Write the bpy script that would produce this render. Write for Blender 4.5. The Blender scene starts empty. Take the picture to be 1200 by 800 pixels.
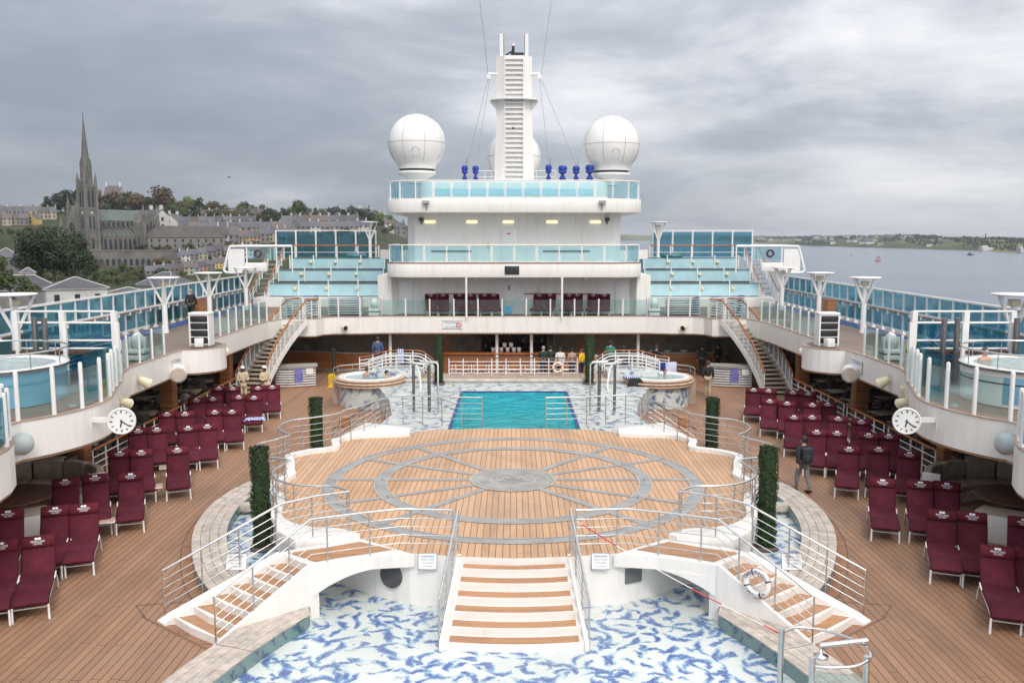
import bpy, bmesh, math, random
from mathutils import Vector, Matrix
rnd = random.Random(7)
S = bpy.context.scene
COL = S.collection
R = math.radians
pi = math.pi
DETAIL = 1.0

# ------------------------------------------------------------------ materials
MATS = {}
def nodemat(name):
    m = bpy.data.materials.new(name); m.use_nodes = True
    nt = m.node_tree; nt.nodes.clear()
    out = nt.nodes.new('ShaderNodeOutputMaterial')
    MATS[name] = m
    return m, nt, out
def N(nt, t, **kw):
    n = nt.nodes.new('ShaderNode' + t)
    for k, v in kw.items():
        if k in n.inputs.keys() if hasattr(n.inputs, 'keys') else False: n.inputs[k].default_value = v
        else: setattr(n, k, v)
    return n
def L(nt, a, b): nt.links.new(a, b)
def bsdf(nt, out, rough=.5, metal=0, spec=.5):
    b = nt.nodes.new('ShaderNodeBsdfPrincipled')
    b.inputs['Roughness'].default_value = rough; b.inputs['Metallic'].default_value = metal
    b.inputs['Specular IOR Level'].default_value = spec
    L(nt, b.outputs[0], out.inputs[0]); return b
def rgb(c): return (c[0], c[1], c[2], 1)
def noise(nt, vec, scale, detail=4, rough=.5, dist=0):
    n = nt.nodes.new('ShaderNodeTexNoise')
    n.inputs['Scale'].default_value = scale; n.inputs['Detail'].default_value = detail
    n.inputs['Roughness'].default_value = rough; n.inputs['Distortion'].default_value = dist
    if vec is not None: L(nt, vec, n.inputs['Vector'])
    return n.outputs['Fac']
def ramp(nt, fac, stops, interp='LINEAR'):
    n = nt.nodes.new('ShaderNodeValToRGB'); n.color_ramp.interpolation = interp
    e = n.color_ramp.elements
    while len(e) < len(stops): e.new(0.5)
    for i, (p, c) in enumerate(stops):
        e[i].position = p; e[i].color = rgb(c) if not isinstance(c, (int, float)) else (c, c, c, 1)
    L(nt, fac, n.inputs[0]); return n.outputs[0]
def mixc(nt, fac, a, b, mode='MIX'):
    n = nt.nodes.new('ShaderNodeMix'); n.data_type = 'RGBA'; n.blend_type = mode
    for i, v in ((0, fac), (6, a), (7, b)):
        s = n.inputs[i]
        if hasattr(v, 'is_output'): L(nt, v, s)
        elif isinstance(v, (int, float)): s.default_value = v if i == 0 else (v, v, v, 1)
        else: s.default_value = rgb(v)
    return n.outputs[2]
def mth(nt, op, a, b=0.0, c=0.0):
    n = nt.nodes.new('ShaderNodeMath'); n.operation = op
    for i, v in enumerate((a, b, c)):
        if hasattr(v, 'is_output'): L(nt, v, n.inputs[i])
        else: n.inputs[i].default_value = v
    return n.outputs[0]
def mapping(nt, vec, scale=(1, 1, 1), rot=(0, 0, 0)):
    n = nt.nodes.new('ShaderNodeMapping'); n.inputs['Scale'].default_value = scale; n.inputs['Rotation'].default_value = rot
    L(nt, vec, n.inputs[0]); return n.outputs[0]
def pos(nt): return nt.nodes.new('ShaderNodeNewGeometry').outputs['Position']
def objc(nt): return nt.nodes.new('ShaderNodeTexCoord').outputs['Object']
def bump(nt, b, h, strength=.3, dist=.01):
    n = nt.nodes.new('ShaderNodeBump'); n.inputs['Strength'].default_value = strength; n.inputs['Distance'].default_value = dist
    L(nt, h, n.inputs['Height']); L(nt, n.outputs[0], b.inputs['Normal'])

def plain(name, c, rough=.5, metal=0, var=.12, scale=3, spec=.5, bmp=0, randv=0):
    m, nt, out = nodemat(name); b = bsdf(nt, out, rough, metal, spec)
    v = objc(nt); f = noise(nt, v, scale, 6, .6)
    lo = tuple(x * (1 - var) for x in c); hi = tuple(min(1, x * (1 + var)) for x in c)
    col = ramp(nt, f, [(.3, lo), (.7, hi)])
    if randv:
        oi = nt.nodes.new('ShaderNodeObjectInfo')
        k = mth(nt, 'MULTIPLY_ADD', oi.outputs['Random'], 2 * randv, 1 - randv)
        hs = nt.nodes.new('ShaderNodeHueSaturation'); L(nt, k, hs.inputs['Value']); L(nt, col, hs.inputs['Color']); col = hs.outputs[0]
    L(nt, col, b.inputs['Base Color'])
    rr = mth(nt, 'MULTIPLY_ADD', f, .15, rough - .075); L(nt, rr, b.inputs['Roughness'])
    if bmp: bump(nt, b, mth(nt, 'ADD', noise(nt, v, scale * 8, 3), mth(nt, 'MULTIPLY', noise(nt, mapping(nt, v, (1, 2.5, 2.5)), scale * 1.6, 3, .5, 1.2), 5)), bmp, .012)
    return m

def paint(name, c, rough=.38):           # white ship paint with faint rain streaks and grime
    m, nt, out = nodemat(name); b = bsdf(nt, out, rough)
    p = pos(nt)
    st = noise(nt, mapping(nt, p, (5, 5, .25)), 1, 5, .6)
    bl = noise(nt, p, .6, 4, .55)
    k = mth(nt, 'ADD', mth(nt, 'MULTIPLY', st, .6), mth(nt, 'MULTIPLY', bl, .4))
    col = ramp(nt, k, [(.30, tuple(x * .84 * y for x, y in zip(c, (1, .975, .93)))), (.46, tuple(x * .96 for x in c)), (.58, c)])
    rust = noise(nt, mapping(nt, p, (2.2, 2.2, .5)), 1.3, 8, .7)
    col = mixc(nt, ramp(nt, rust, [(.66, 0.0), (.80, .5)]), col, (.42, .30, .2))
    L(nt, col, b.inputs['Base Color'])
    bump(nt, b, noise(nt, p, 1.7, 2), .05, .03)
    return m

def planks(name, c, dark, w=.15, axis=0, rough=.6, stain=.35, caulk=.09):
    m, nt, out = nodemat(name); b = bsdf(nt, out, rough, 0, .35)
    p = pos(nt); sp = nt.nodes.new('ShaderNodeSeparateXYZ'); L(nt, p, sp.inputs[0])
    x = mth(nt, 'DIVIDE', mth(nt, 'ADD', sp.outputs[axis], 100.0), w)
    fr = mth(nt, 'FRACT', x); idx = mth(nt, 'FLOOR', x)
    wn = nt.nodes.new('ShaderNodeTexWhiteNoise'); wn.noise_dimensions = '1D'; L(nt, idx, wn.inputs['W'])
    sc = (8, .5, 1) if axis == 0 else (.5, 8, 1)
    g = noise(nt, mapping(nt, p, sc), 2.5, 7, .65)
    big = noise(nt, p, .35, 5, .6); mid = noise(nt, p, 1.9, 5, .65)
    t = mth(nt, 'ADD', mth(nt, 'MULTIPLY', g, .30), mth(nt, 'ADD', mth(nt, 'MULTIPLY', wn.outputs['Value'], .22), mth(nt, 'ADD', mth(nt, 'MULTIPLY', big, .25), mth(nt, 'MULTIPLY', mid, .15))))
    col = ramp(nt, t, [(.25, tuple(k * (1 - stain) for k in c)), (.5, c), (.78, tuple(min(1, k * (1 + stain * .8)) for k in c))])
    line = mth(nt, 'LESS_THAN', fr, caulk)
    al = mth(nt, 'FRACT', mth(nt, 'ADD', mth(nt, 'DIVIDE', mth(nt, 'ADD', sp.outputs[1 if axis == 0 else 0], 100.0), 6.5), mth(nt, 'MULTIPLY', wn.outputs['Value'], 7.3)))
    joint = mth(nt, 'LESS_THAN', al, .002); line = mth(nt, 'MAXIMUM', line, joint)
    damp = ramp(nt, noise(nt, mapping(nt, p, (.8, .45, 1)), .55, 7, .66, .6), [(.50, 1.0), (.60, .86), (.72, .74)])
    col = mixc(nt, 1.0, col, damp, 'MULTIPLY')
    grey = ramp(nt, noise(nt, p, .23, 5, .6), [(.45, 0.0), (.72, .14)]); col = mixc(nt, grey, col, tuple(.33 * sum(c) * k for k in (1.05, 1.0, .93)))
    col = mixc(nt, line, col, dark); L(nt, col, b.inputs['Base Color'])
    L(nt, mth(nt, 'MULTIPLY_ADD', big, .4, rough - .22), b.inputs['Roughness'])
    bump(nt, b, mth(nt, 'SUBTRACT', g, line), .25, .004)
    return m

def mosaic(name, base, ink, scale=1.5, tile=.025, size=1.0):
    # small square tiles with short curved brush marks laid at every angle
    m, nt, out = nodemat(name); b = bsdf(nt, out, .3, 0, .5)
    p = pos(nt)
    sn = nt.nodes.new('ShaderNodeVectorMath'); sn.operation = 'SNAP'; sn.inputs[1].default_value = (tile, tile, tile); L(nt, p, sn.inputs[0]); q = sn.outputs[0]
    jit = nt.nodes.new('ShaderNodeTexWhiteNoise'); L(nt, q, jit.inputs['Vector'])
    rag = noise(nt, q, 7, 4, .65); masks = []
    for k, (sc, off) in enumerate(((scale, (0, 0, 0)), (scale * 1.12, (3.3, 7.7, 1.9)), (scale * .8, (9.1, 2.3, 4.4)))):
        mp = nt.nodes.new('ShaderNodeMapping'); mp.inputs['Location'].default_value = off; mp.inputs['Scale'].default_value = (sc, sc, sc); L(nt, q, mp.inputs[0])
        v = nt.nodes.new('ShaderNodeTexVoronoi'); v.inputs['Scale'].default_value = 1; L(nt, mp.outputs[0], v.inputs['Vector'])
        d = nt.nodes.new('ShaderNodeVectorMath'); d.operation = 'SUBTRACT'; L(nt, mp.outputs[0], d.inputs[0]); L(nt, v.outputs['Position'], d.inputs[1])
        c = nt.nodes.new('ShaderNodeSeparateColor'); L(nt, v.outputs['Color'], c.inputs[0])
        dx = nt.nodes.new('ShaderNodeSeparateXYZ'); L(nt, d.outputs[0], dx.inputs[0])
        py = mth(nt, 'ADD', dx.outputs[1], mth(nt, 'MULTIPLY', dx.outputs[2], .9))
        a = mth(nt, 'MULTIPLY', c.outputs[0], 6.283); ca, sa = mth(nt, 'COSINE', a), mth(nt, 'SINE', a)
        x = mth(nt, 'ADD', mth(nt, 'MULTIPLY', dx.outputs[0], ca), mth(nt, 'MULTIPLY', py, sa)); y = mth(nt, 'SUBTRACT', mth(nt, 'MULTIPLY', py, ca), mth(nt, 'MULTIPLY', dx.outputs[0], sa))
        bend = mth(nt, 'MULTIPLY', mth(nt, 'MULTIPLY', x, x), mth(nt, 'MULTIPLY_ADD', c.outputs[1], 3.0, -1.5))
        y = mth(nt, 'ADD', mth(nt, 'ADD', y, bend), mth(nt, 'MULTIPLY_ADD', rag, .5, -.25))
        x = mth(nt, 'DIVIDE', x, mth(nt, 'MULTIPLY_ADD', c.outputs[2], .22 * size, .22 * size)); y = mth(nt, 'DIVIDE', y, .085 * size)
        e = mth(nt, 'ADD', mth(nt, 'MULTIPLY', x, x), mth(nt, 'MULTIPLY', y, y)); masks.append(e)
    e = mth(nt, 'MINIMUM', masks[0], mth(nt, 'MINIMUM', masks[1], masks[2]))
    e = mth(nt, 'ADD', e, mth(nt, 'MULTIPLY_ADD', jit.outputs['Value'], 1.0, -.5))
    e = mth(nt, 'MULTIPLY', e, .25)
    col = ramp(nt, e, [(.0, ink[3]), (.10, ink[2]), (.24, ink[1]), (.40, ink[0]), (.62, tuple(x * .95 for x in base)), (.75, base)])
    col = mixc(nt, mth(nt, 'MULTIPLY', jit.outputs['Value'], .20), col, tuple(x * .62 for x in base))
    L(nt, mixc(nt, ramp(nt, noise(nt, p, .5, 5), [(.38, .0), (.7, .28)]), col, (.33, .36, .34)), b.inputs['Base Color'])
    L(nt, mth(nt, 'MULTIPLY_ADD', noise(nt, p, .7, 3), .5, .08), b.inputs['Roughness'])
    bump(nt, b, jit.outputs['Value'], .12, .004)
    return m

def glass(name, tint, gloss=.12, diff=.08, dcol=None):
    m, nt, out = nodemat(name)
    t = nt.nodes.new('ShaderNodeBsdfTransparent'); t.inputs[0].default_value = rgb(tint)
    g = nt.nodes.new('ShaderNodeBsdfGlossy'); g.inputs['Roughness'].default_value = .06; g.inputs[0].default_value = (.9, .95, 1, 1)
    d = nt.nodes.new('ShaderNodeBsdfDiffuse'); d.inputs[0].default_value = rgb(dcol or tint)
    lw = nt.nodes.new('ShaderNodeLayerWeight'); lw.inputs[0].default_value = .35
    m1 = nt.nodes.new('ShaderNodeMixShader'); f = noise(nt, pos(nt), .9, 4, .6)
    L(nt, mth(nt, 'MULTIPLY_ADD', f, diff, diff * .5), m1.inputs[0]); L(nt, t.outputs[0], m1.inputs[1]); L(nt, d.outputs[0], m1.inputs[2])
    m2 = nt.nodes.new('ShaderNodeMixShader'); L(nt, mth(nt, 'MULTIPLY_ADD', lw.outputs['Fresnel'], .34, gloss * .3), m2.inputs[0])
    L(nt, m1.outputs[0], m2.inputs[1]); L(nt, g.outputs[0], m2.inputs[2]); L(nt, m2.outputs[0], out.inputs[0])
    return m

def emit(name, c, s):
    m, nt, out = nodemat(name); b = bsdf(nt, out, .4)
    b.inputs['Base Color'].default_value = rgb(c); b.inputs['Emission Color'].default_value = rgb(c); b.inputs['Emission Strength'].default_value = s
    return m

def leafmat(name, c, var=.45):
    m, nt, out = nodemat(name); b = bsdf(nt, out, .6, 0, .25)
    p = pos(nt); f = noise(nt, p, .35, 3); oi = nt.nodes.new('ShaderNodeObjectInfo')
    wn = nt.nodes.new('ShaderNodeTexWhiteNoise'); g = nt.nodes.new('ShaderNodeNewGeometry'); L(nt, g.outputs['Random Per Island'], wn.inputs['Vector'])
    t = mth(nt, 'ADD', mth(nt, 'MULTIPLY', f, .4), mth(nt, 'ADD', mth(nt, 'MULTIPLY', wn.outputs['Value'], .4), mth(nt, 'MULTIPLY', oi.outputs['Random'], .2)))
    L(nt, ramp(nt, t, [(.15, tuple(x * (1 - var) for x in c)), (.5, c), (.9, (c[0] * (1 + var * 1.2), c[1] * (1 + var), c[2] * (1 + var * .3)))]), b.inputs['Base Color'])
    return m

W = paint('white_paint', (.79, .77, .735))
W2 = plain('white_enamel', (.76, .75, .73), .35, 0, .05, 2)
CREAM = plain('cream_paint', (.66, .60, .42), .4, 0, .1, 6)
DECK = planks('teak_deck', (.325, .182, .110), (.045, .028, .02), .17, 0, .62)
STAGE = planks('stage_teak', (.56, .345, .205), (.13, .075, .045), .15, 0, .6, .24, .10)
PROM = planks('promenade_teak', (.22, .165, .125), (.06, .05, .04), .17, 1, .6)
INLAY = plain('grey_inlay', (.29, .295, .295), .5, 0, .22, 2)
MEDAL = plain('medallion_grey', (.29, .285, .265), .5, 0, .3, 2)
RIM = plain('weathered_rim', (.47, .41, .36), .6, 0, .3, 5)
RIMD = plain('rim_seam', (.10, .08, .07), .7)
TREAD = planks('tread_teak', (.46, .24, .12), (.2, .1, .05), .06, 1, .5, .3)
MOS = mosaic('blue_mosaic', (.66, .70, .68), ((.44, .60, .65), (.18, .34, .55), (.055, .12, .38), (.035, .075, .29)), 1.9, .020, 1.22)
MOS2 = mosaic('grey_mosaic', (.58, .61, .58), ((.42, .50, .54), (.26, .33, .42), (.10, .14, .27), (.06, .09, .2)), 1.5, .03, .95)
TEALT = mosaic('teal_tile', (.17, .27, .26), ((.14, .24, .24), (.10, .18, .22), (.05, .09, .16), (.03, .06, .12)), 2.2, .03, .9)
STEEL = plain('brushed_steel', (.62, .62, .61), .26, .95, .12, 9)
STEELD = plain('dark_steel', (.22, .21, .20), .35, .8, .2, 9)
WOODR = plain('varnished_rail', (.36, .13, .045), .35, 0, .35, 6)
WOODP = planks('varnished_panel', (.40, .17, .065), (.12, .05, .02), .28, 2, .4, .3, .06)
WOODD = plain('dark_wood', (.10, .045, .022), .45, 0, .3, 5)
MAR = plain('maroon_fabric', (.086, .0145, .026), .85, 0, .32, 2.2, .15, .3, .16)
MARP = plain('maroon_pillow', (.094, .0125, .021), .8, 0, .2, 3, .15, .2, .12)
LOGO = plain('logo_white', (.78, .76, .80), .6, 0, .03)
BLK = plain('black', (.02, .02, .022), .5, 0, .3)
DGREY = plain('dark_grey', (.07, .07, .075), .6, 0, .3)
GREY = plain('mid_grey', (.30, .30, .30), .6, 0, .2)
TAUPE = plain('taupe_stone', (.40, .345, .29), .55, 0, .4, 1.2)
CARPET = plain('dark_carpet', (.10, .105, .11), .9, 0, .25, 5)
GBLUE = glass('blue_glass', (.40, .66, .74), .16, .11, (.05, .24, .34))
GTEAL = glass('teal_glass', (.76, .91, .935), .12, .10, (.40, .64, .70))
GCLR = glass('clear_glass', (.80, .90, .90), .05, .02)
PBLUE = plain('pale_blue_panel', (.40, .61, .67), .35, 0, .1, 1.2)
TUBB = plain('tub_blue', (.16, .35, .48), .4, 0, .15, 1)
NAVY = plain('navy', (.015, .03, .14), .7, 0, .3)
ROYAL = plain('royal_blue_cover', (.02, .05, .30), .75, 0, .35, 4)
SLAT = plain('cobalt', (.05, .22, .42), .5, 0, .2)
GUT = plain('blue_gutter', (.02, .07, .22), .5, 0, .3, 2)
BEIGE = plain('beige_cushion', (.42, .36, .29), .85, 0, .15)
SOFA = plain('sofa_taupe', (.34, .285, .23), .9, 0, .2, 4, .2, .2)
BROWN = plain('brown_top', (.10, .05, .035), .5, 0, .3)
YEL = plain('yellow_plastic', (.72, .50, .02), .4)
RED = plain('red_plastic', (.55, .03, .03), .4)
LAMP = emit('warm_lamp', (1, .80, .46), 1.1)
STONE = plain('grey_limestone', (.15, .146, .132), .9, 0, .35, .12)
STONED = plain('dark_limestone', (.115, .115, .105), .9, 0, .35, .15)
COPPER = plain('green_copper', (.105, .135, .125), .7, 0, .25, .2)
SLATE = plain('slate', (.085, .085, .10), .7, 0, .3, .3, randv=.3)
SLATE2 = plain('brown_slate', (.10, .085, .08), .7, 0, .3, .3, randv=.3)
PANE = plain('dark_pane', (.03, .035, .045), .15, 0, .3)
BRANCH = plain('bark', (.09, .07, .05), .9, 0, .3)
HEDGE = leafmat('hedge_leaf', (.026, .050, .018), .55)
LEAVES = [leafmat('leaf_dark', (.028, .046, .020)), leafmat('leaf_mid', (.06, .085, .028)), leafmat('leaf_olive', (.095, .095, .038)), leafmat('leaf_fresh', (.10, .16, .03)), leafmat('leaf_brown', (.10, .075, .045))]
CONC = plain('concrete', (.30, .29, .27), .8, 0, .3, .5)
SKIN = plain('skin', (.52, .30, .21), .55, 0, .1)
SKIND = plain('dark_skin', (.12, .06, .04), .55, 0, .1)
WATERT = plain('pool_tile', (.12, .62, .80), .3, 0, .15, 1.2)

def watermat(name, tint, deep, bscale, bstr, gl=.0):
    m, nt, out = nodemat(name)
    t = nt.nodes.new('ShaderNodeBsdfTransparent'); t.inputs[0].default_value = rgb(tint)
    d = nt.nodes.new('ShaderNodeBsdfDiffuse'); d.inputs[0].default_value = rgb(deep)
    g = nt.nodes.new('ShaderNodeBsdfGlossy'); g.inputs['Roughness'].default_value = .04
    b = nt.nodes.new('ShaderNodeBump'); b.inputs['Strength'].default_value = bstr; b.inputs['Distance'].default_value = 1.1
    p = pos(nt); h = noise(nt, mapping(nt, p, (.75, 1.7, 1)), bscale, 3, .5, .8); L(nt, h, b.inputs['Height'])
    fr = nt.nodes.new('ShaderNodeFresnel'); fr.inputs[0].default_value = 1.33
    for q in (g, d, fr): L(nt, b.outputs[0], q.inputs['Normal'])
    m1 = nt.nodes.new('ShaderNodeMixShader'); m1.inputs[0].default_value = .55; L(nt, t.outputs[0], m1.inputs[1]); L(nt, d.outputs[0], m1.inputs[2])
    m2 = nt.nodes.new('ShaderNodeMixShader'); L(nt, fr.outputs[0], m2.inputs[0]); L(nt, m1.outputs[0], m2.inputs[1]); L(nt, g.outputs[0], m2.inputs[2])
    L(nt, m2.outputs[0], out.inputs[0]); return m
POOLW = watermat('pool_water', (.74, .98, .99), (.05, .76, .87), 2.0, 1.0)
TUBW = watermat('tub_water', (.75, .92, .93), (.32, .52, .55), 3, .2)

def seamat():
    m, nt, out = nodemat('sea_water'); b = bsdf(nt, out, .16, 0, .5)
    p = pos(nt)
    big = noise(nt, mapping(nt, p, (.004, .010, 1)), 1, 5, .6)
    L(nt, ramp(nt, big, [(.3, (.04, .08, .135)), (.7, (.065, .115, .175))]), b.inputs['Base Color'])
    n1 = noise(nt, mapping(nt, p, (.10, .2, 1)), 1, 6, .62); n2 = noise(nt, mapping(nt, p, (.022, .05, 1)), 1, 4, .6)
    bump(nt, b, mth(nt, 'ADD', n1, mth(nt, 'MULTIPLY', n2, 2)), .8, 1.6)
    return m
SEA = seamat()
def landmat(name, cols, sc):
    m, nt, out = nodemat(name); b = bsdf(nt, out, .9, 0, .1)
    p = pos(nt); f = noise(nt, p, sc, 7, .62); f2 = noise(nt, mapping(nt, p, (1, .5, 1)), sc * .35, 3)
    t = mth(nt, 'ADD', mth(nt, 'MULTIPLY', f, .6), mth(nt, 'MULTIPLY', f2, .4))
    L(nt, ramp(nt, t, [(.33, cols[0]), (.45, cols[1]), (.55, cols[2]), (.66, cols[3])]), b.inputs['Base Color'])
    return m
HILL = landmat('hill_ground', [(.022, .032, .018), (.04, .055, .024), (.07, .065, .045), (.06, .085, .03)], .05)
FAR = landmat('far_ground', [(.03, .048, .03), (.06, .08, .035), (.17, .16, .07), (.11, .15, .045)], .006)

# ------------------------------------------------------------------ mesh builder
def lerp(a, b, t): return tuple(x + (y - x) * t for x, y in zip(a, b))
def smooth(pts, k=6, closed=False):
    n = len(pts); out = []
    rng = range(n if closed else n - 1)
    for i in rng:
        if closed: p0, p1, p2, p3 = (pts[(i + j) % n] for j in (-1, 0, 1, 2))
        else: p0, p1, p2, p3 = pts[max(0, i - 1)], pts[i], pts[i + 1], pts[min(n - 1, i + 2)]
        for j in range(k):
            t = j / k
            out.append(tuple(.5 * ((2 * b) + (c - a) * t + (2 * a - 5 * b + 4 * c - d) * t * t + (3 * b - a - 3 * c + d) * t ** 3) for a, b, c, d in zip(p0, p1, p2, p3)))
    if not closed: out.append(tuple(pts[-1]))
    return out
def plen(p): return sum(math.dist(a, b) for a, b in zip(p, p[1:]))
def resample(p, n):
    tot = plen(p); out = []; seg = 0; acc = 0
    for i in range(n + 1):
        s = tot * i / n
        while seg < len(p) - 2 and acc + math.dist(p[seg], p[seg + 1]) < s - 1e-9:
            acc += math.dist(p[seg], p[seg + 1]); seg += 1
        d = math.dist(p[seg], p[seg + 1]) or 1
        out.append(lerp(p[seg], p[seg + 1], min(1, (s - acc) / d)))
    return out
def arc(cx, cy, r, a0, a1, n=16, z=None, ry=None):
    o = []
    for i in range(n + 1):
        a = R(a0 + (a1 - a0) * i / n); p = (cx + r * math.cos(a), cy + (ry or r) * math.sin(a))
        o.append(p if z is None else p + (z,))
    return o
def offset2(path, d, closed=False):
    n = len(path); out = []
    for i in range(n):
        a = path[i - 1] if (i or closed) else path[i]; b = path[(i + 1) % n] if (i < n - 1 or closed) else path[i]
        c = path[i]
        def nn(p, q):
            l = math.dist(p[:2], q[:2]) or 1
            return (-(q[1] - p[1]) / l, (q[0] - p[0]) / l)
        n1 = nn(a, c) if a != c else nn(c, b); n2 = nn(c, b) if b != c else nn(a, c)
        m = (n1[0] + n2[0], n1[1] + n2[1]); l = math.hypot(*m) or 1; m = (m[0] / l, m[1] / l)
        k = min(1.6, 1 / max(.3, m[0] * n1[0] + m[1] * n1[1]))
        out.append((c[0] + m[0] * d * k, c[1] + m[1] * d * k) + tuple(c[2:]))
    return out

_TXT = {}
def text_geo(s):
    if s in _TXT: return _TXT[s]
    cu = bpy.data.curves.new('lettering', 'FONT'); cu.body = s; cu.align_x = 'CENTER'; cu.align_y = 'CENTER'; cu.size = 1; cu.resolution_u = 2; cu.space_line = .9
    o = bpy.data.objects.new('lettering', cu); COL.objects.link(o)
    dg = bpy.context.evaluated_depsgraph_get(); me = bpy.data.meshes.new_from_object(o.evaluated_get(dg))
    r = ([tuple(v.co) for v in me.vertices], [tuple(p.vertices) for p in me.polygons])
    bpy.data.objects.remove(o); bpy.data.curves.remove(cu); bpy.data.meshes.remove(me)
    _TXT[s] = r; return r

class MB:
    def __init__(s): s.V = []; s.F = []; s.M = []; s.S = []
    def add(s, vs, fs, m=0, sm=False):
        o = len(s.V); s.V += [tuple(v) for v in vs]
        for f in fs: s.F.append(tuple(i + o for i in f)); s.M.append(m); s.S.append(sm)
        return s
    def box(s, c, d, rz=0, m=0, rx=0):
        x, y, z = (k / 2 for k in d); M = Matrix.Rotation(rz, 3, 'Z') @ Matrix.Rotation(rx, 3, 'X'); vs = []
        for a in ((-x, -y, -z), (x, -y, -z), (x, y, -z), (-x, y, -z), (-x, -y, z), (x, -y, z), (x, y, z), (-x, y, z)):
            v = M @ Vector(a); vs.append((c[0] + v.x, c[1] + v.y, c[2] + v.z))
        return s.add(vs, [(3, 2, 1, 0), (4, 5, 6, 7), (0, 1, 5, 4), (1, 2, 6, 5), (2, 3, 7, 6), (3, 0, 4, 7)], m)
    def bar(s, p, q, w, h, m=0):
        p, q = Vector(p), Vector(q); d = (q - p).normalized(); u = Vector((0, 0, 1))
        if abs(d.z) > .98: u = Vector((0, 1, 0))
        a = d.cross(u).normalized(); b = a.cross(d); vs = []
        for e in (p, q):
            for i, j in ((-1, -1), (1, -1), (1, 1), (-1, 1)): vs.append(e + a * i * w / 2 + b * j * h / 2)
        return s.add(vs, [(0, 1, 2, 3), (7, 6, 5, 4), (0, 4, 5, 1), (1, 5, 6, 2), (2, 6, 7, 3), (3, 7, 4, 0)], m)
    def tube(s, pts, r, n=6, m=0, closed=False, sm=True, caps=True):
        P = [Vector(p) for p in pts]; k = len(P); rr = r if isinstance(r, (list, tuple)) else [r] * k
        vs = []; u = None
        for i in range(k):
            a = P[i - 1] if (i or closed) else P[i]; b = P[(i + 1) % k] if (i < k - 1 or closed) else P[i]
            d = (b - a); d = d.normalized() if d.length > 1e-9 else Vector((0, 0, 1))
            if u is None:
                u = Vector((0, 0, 1)) if abs(d.z) < .9 else Vector((1, 0, 0))
            u = (u - d * u.dot(d)); u = u.normalized() if u.length > 1e-6 else d.orthogonal().normalized()
            w = d.cross(u)
            for j in range(n):
                t = 2 * pi * j / n; vs.append(P[i] + (u * math.cos(t) + w * math.sin(t)) * rr[i])
        fs = []
        for i in range(k if closed else k - 1):
            for j in range(n):
                a, b = i * n + j, i * n + (j + 1) % n; c, d = ((i + 1) % k) * n + (j + 1) % n, ((i + 1) % k) * n + j
                fs.append((a, b, c, d))
        s.add(vs, fs, m, sm)
        if caps and not closed: s.add(vs[:n], [tuple(range(n))[::-1]], m); s.add(vs[-n:], [tuple(range(n))], m)
        return s
    def lathe(s, prof, c=(0, 0, 0), n=24, m=0, sm=True, a0=0, a1=360, caps=False):
        full = abs(a1 - a0) >= 360; k = n if full else n + 1; vs = []
        for r, z in prof:
            for j in range(k):
                a = R(a0 + (a1 - a0) * j / n); vs.append((c[0] + r * math.cos(a), c[1] + r * math.sin(a), c[2] + z))
        fs = []
        for i in range(len(prof) - 1):
            for j in range(n):
                b = (j + 1) % k; fs.append((i * k + j, i * k + b, (i + 1) * k + b, (i + 1) * k + j))
        s.add(vs, fs, m, sm)
        if caps: s.add(vs[:k], [tuple(range(k))[::-1]], m); s.add(vs[-k:], [tuple(range(k))], m)
        return s
    def sphere(s, c, r, n=12, m=0, sz=1, sm=True):
        k = n // 2; return s.lathe([(r * math.sin(pi * i / k), -r * sz * math.cos(pi * i / k)) for i in range(k + 1)], c, n, m, sm)
    def prism(s, poly, z0, z1, m=0, mt=None, bot=True):
        n = len(poly); vs = [(p[0], p[1], z0) for p in poly] + [(p[0], p[1], z1) for p in poly]
        ar = sum(poly[i][0] * poly[(i + 1) % n][1] - poly[(i + 1) % n][0] * poly[i][1] for i in range(n))
        o = list(range(n)) if ar > 0 else list(range(n))[::-1]
        if bot: s.add(vs, [tuple(o[::-1])], m)
        s.add(vs, [tuple(i + n for i in o)], m if mt is None else mt)
        s.add(vs, [(o[i], o[(i + 1) % n], o[(i + 1) % n] + n, o[i] + n) for i in range(n)], m); return s
    def sheet(s, poly, z, m=0):
        n = len(poly); ar = sum(poly[i][0] * poly[(i + 1) % n][1] - poly[(i + 1) % n][0] * poly[i][1] for i in range(n))
        f = tuple(range(n)); return s.add([(p[0], p[1], z) for p in poly], [f if ar > 0 else f[::-1]], m)
    def loft(s, rings, m=0, sm=False, caps=True, closed=True):
        n = len(rings[0]); vs = [p for r in rings for p in r]; fs = []
        for i in range(len(rings) - 1):
            for j in range(n if closed else n - 1):
                fs.append((i * n + j, i * n + (j + 1) % n, (i + 1) * n + (j + 1) % n, (i + 1) * n + j))
        s.add(vs, fs, m, sm)
        if caps: s.add(rings[0], [tuple(range(n))[::-1]], m); s.add(rings[-1], [tuple(range(n))], m)
        return s
    def ribbon(s, path, z0, z1, th, m=0, closed=False, sm=False):    # upright wall following a plan path
        a = offset2(path, th / 2, closed); b = offset2(path, -th / 2, closed); rings = []
        for i in range(len(path)):
            za = z0[i] if isinstance(z0, list) else z0; zb = z1[i] if isinstance(z1, list) else z1
            rings.append([(a[i][0], a[i][1], za), (b[i][0], b[i][1], za), (b[i][0], b[i][1], zb), (a[i][0], a[i][1], zb)])
        if closed: rings.append(rings[0])
        return s.loft(rings, m, sm, not closed)
    def strip(s, path, w, z, m=0, closed=False):                      # flat band following a plan path
        a = offset2(path, w / 2, closed); b = offset2(path, -w / 2, closed); n = len(path)
        vs = [(p[0], p[1], z) for p in a] + [(p[0], p[1], z) for p in b]
        fs = [(i, i + n, (i + 1) % n + n, (i + 1) % n) for i in range(n if closed else n - 1)]
        return s.add(vs, fs, m)
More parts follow.
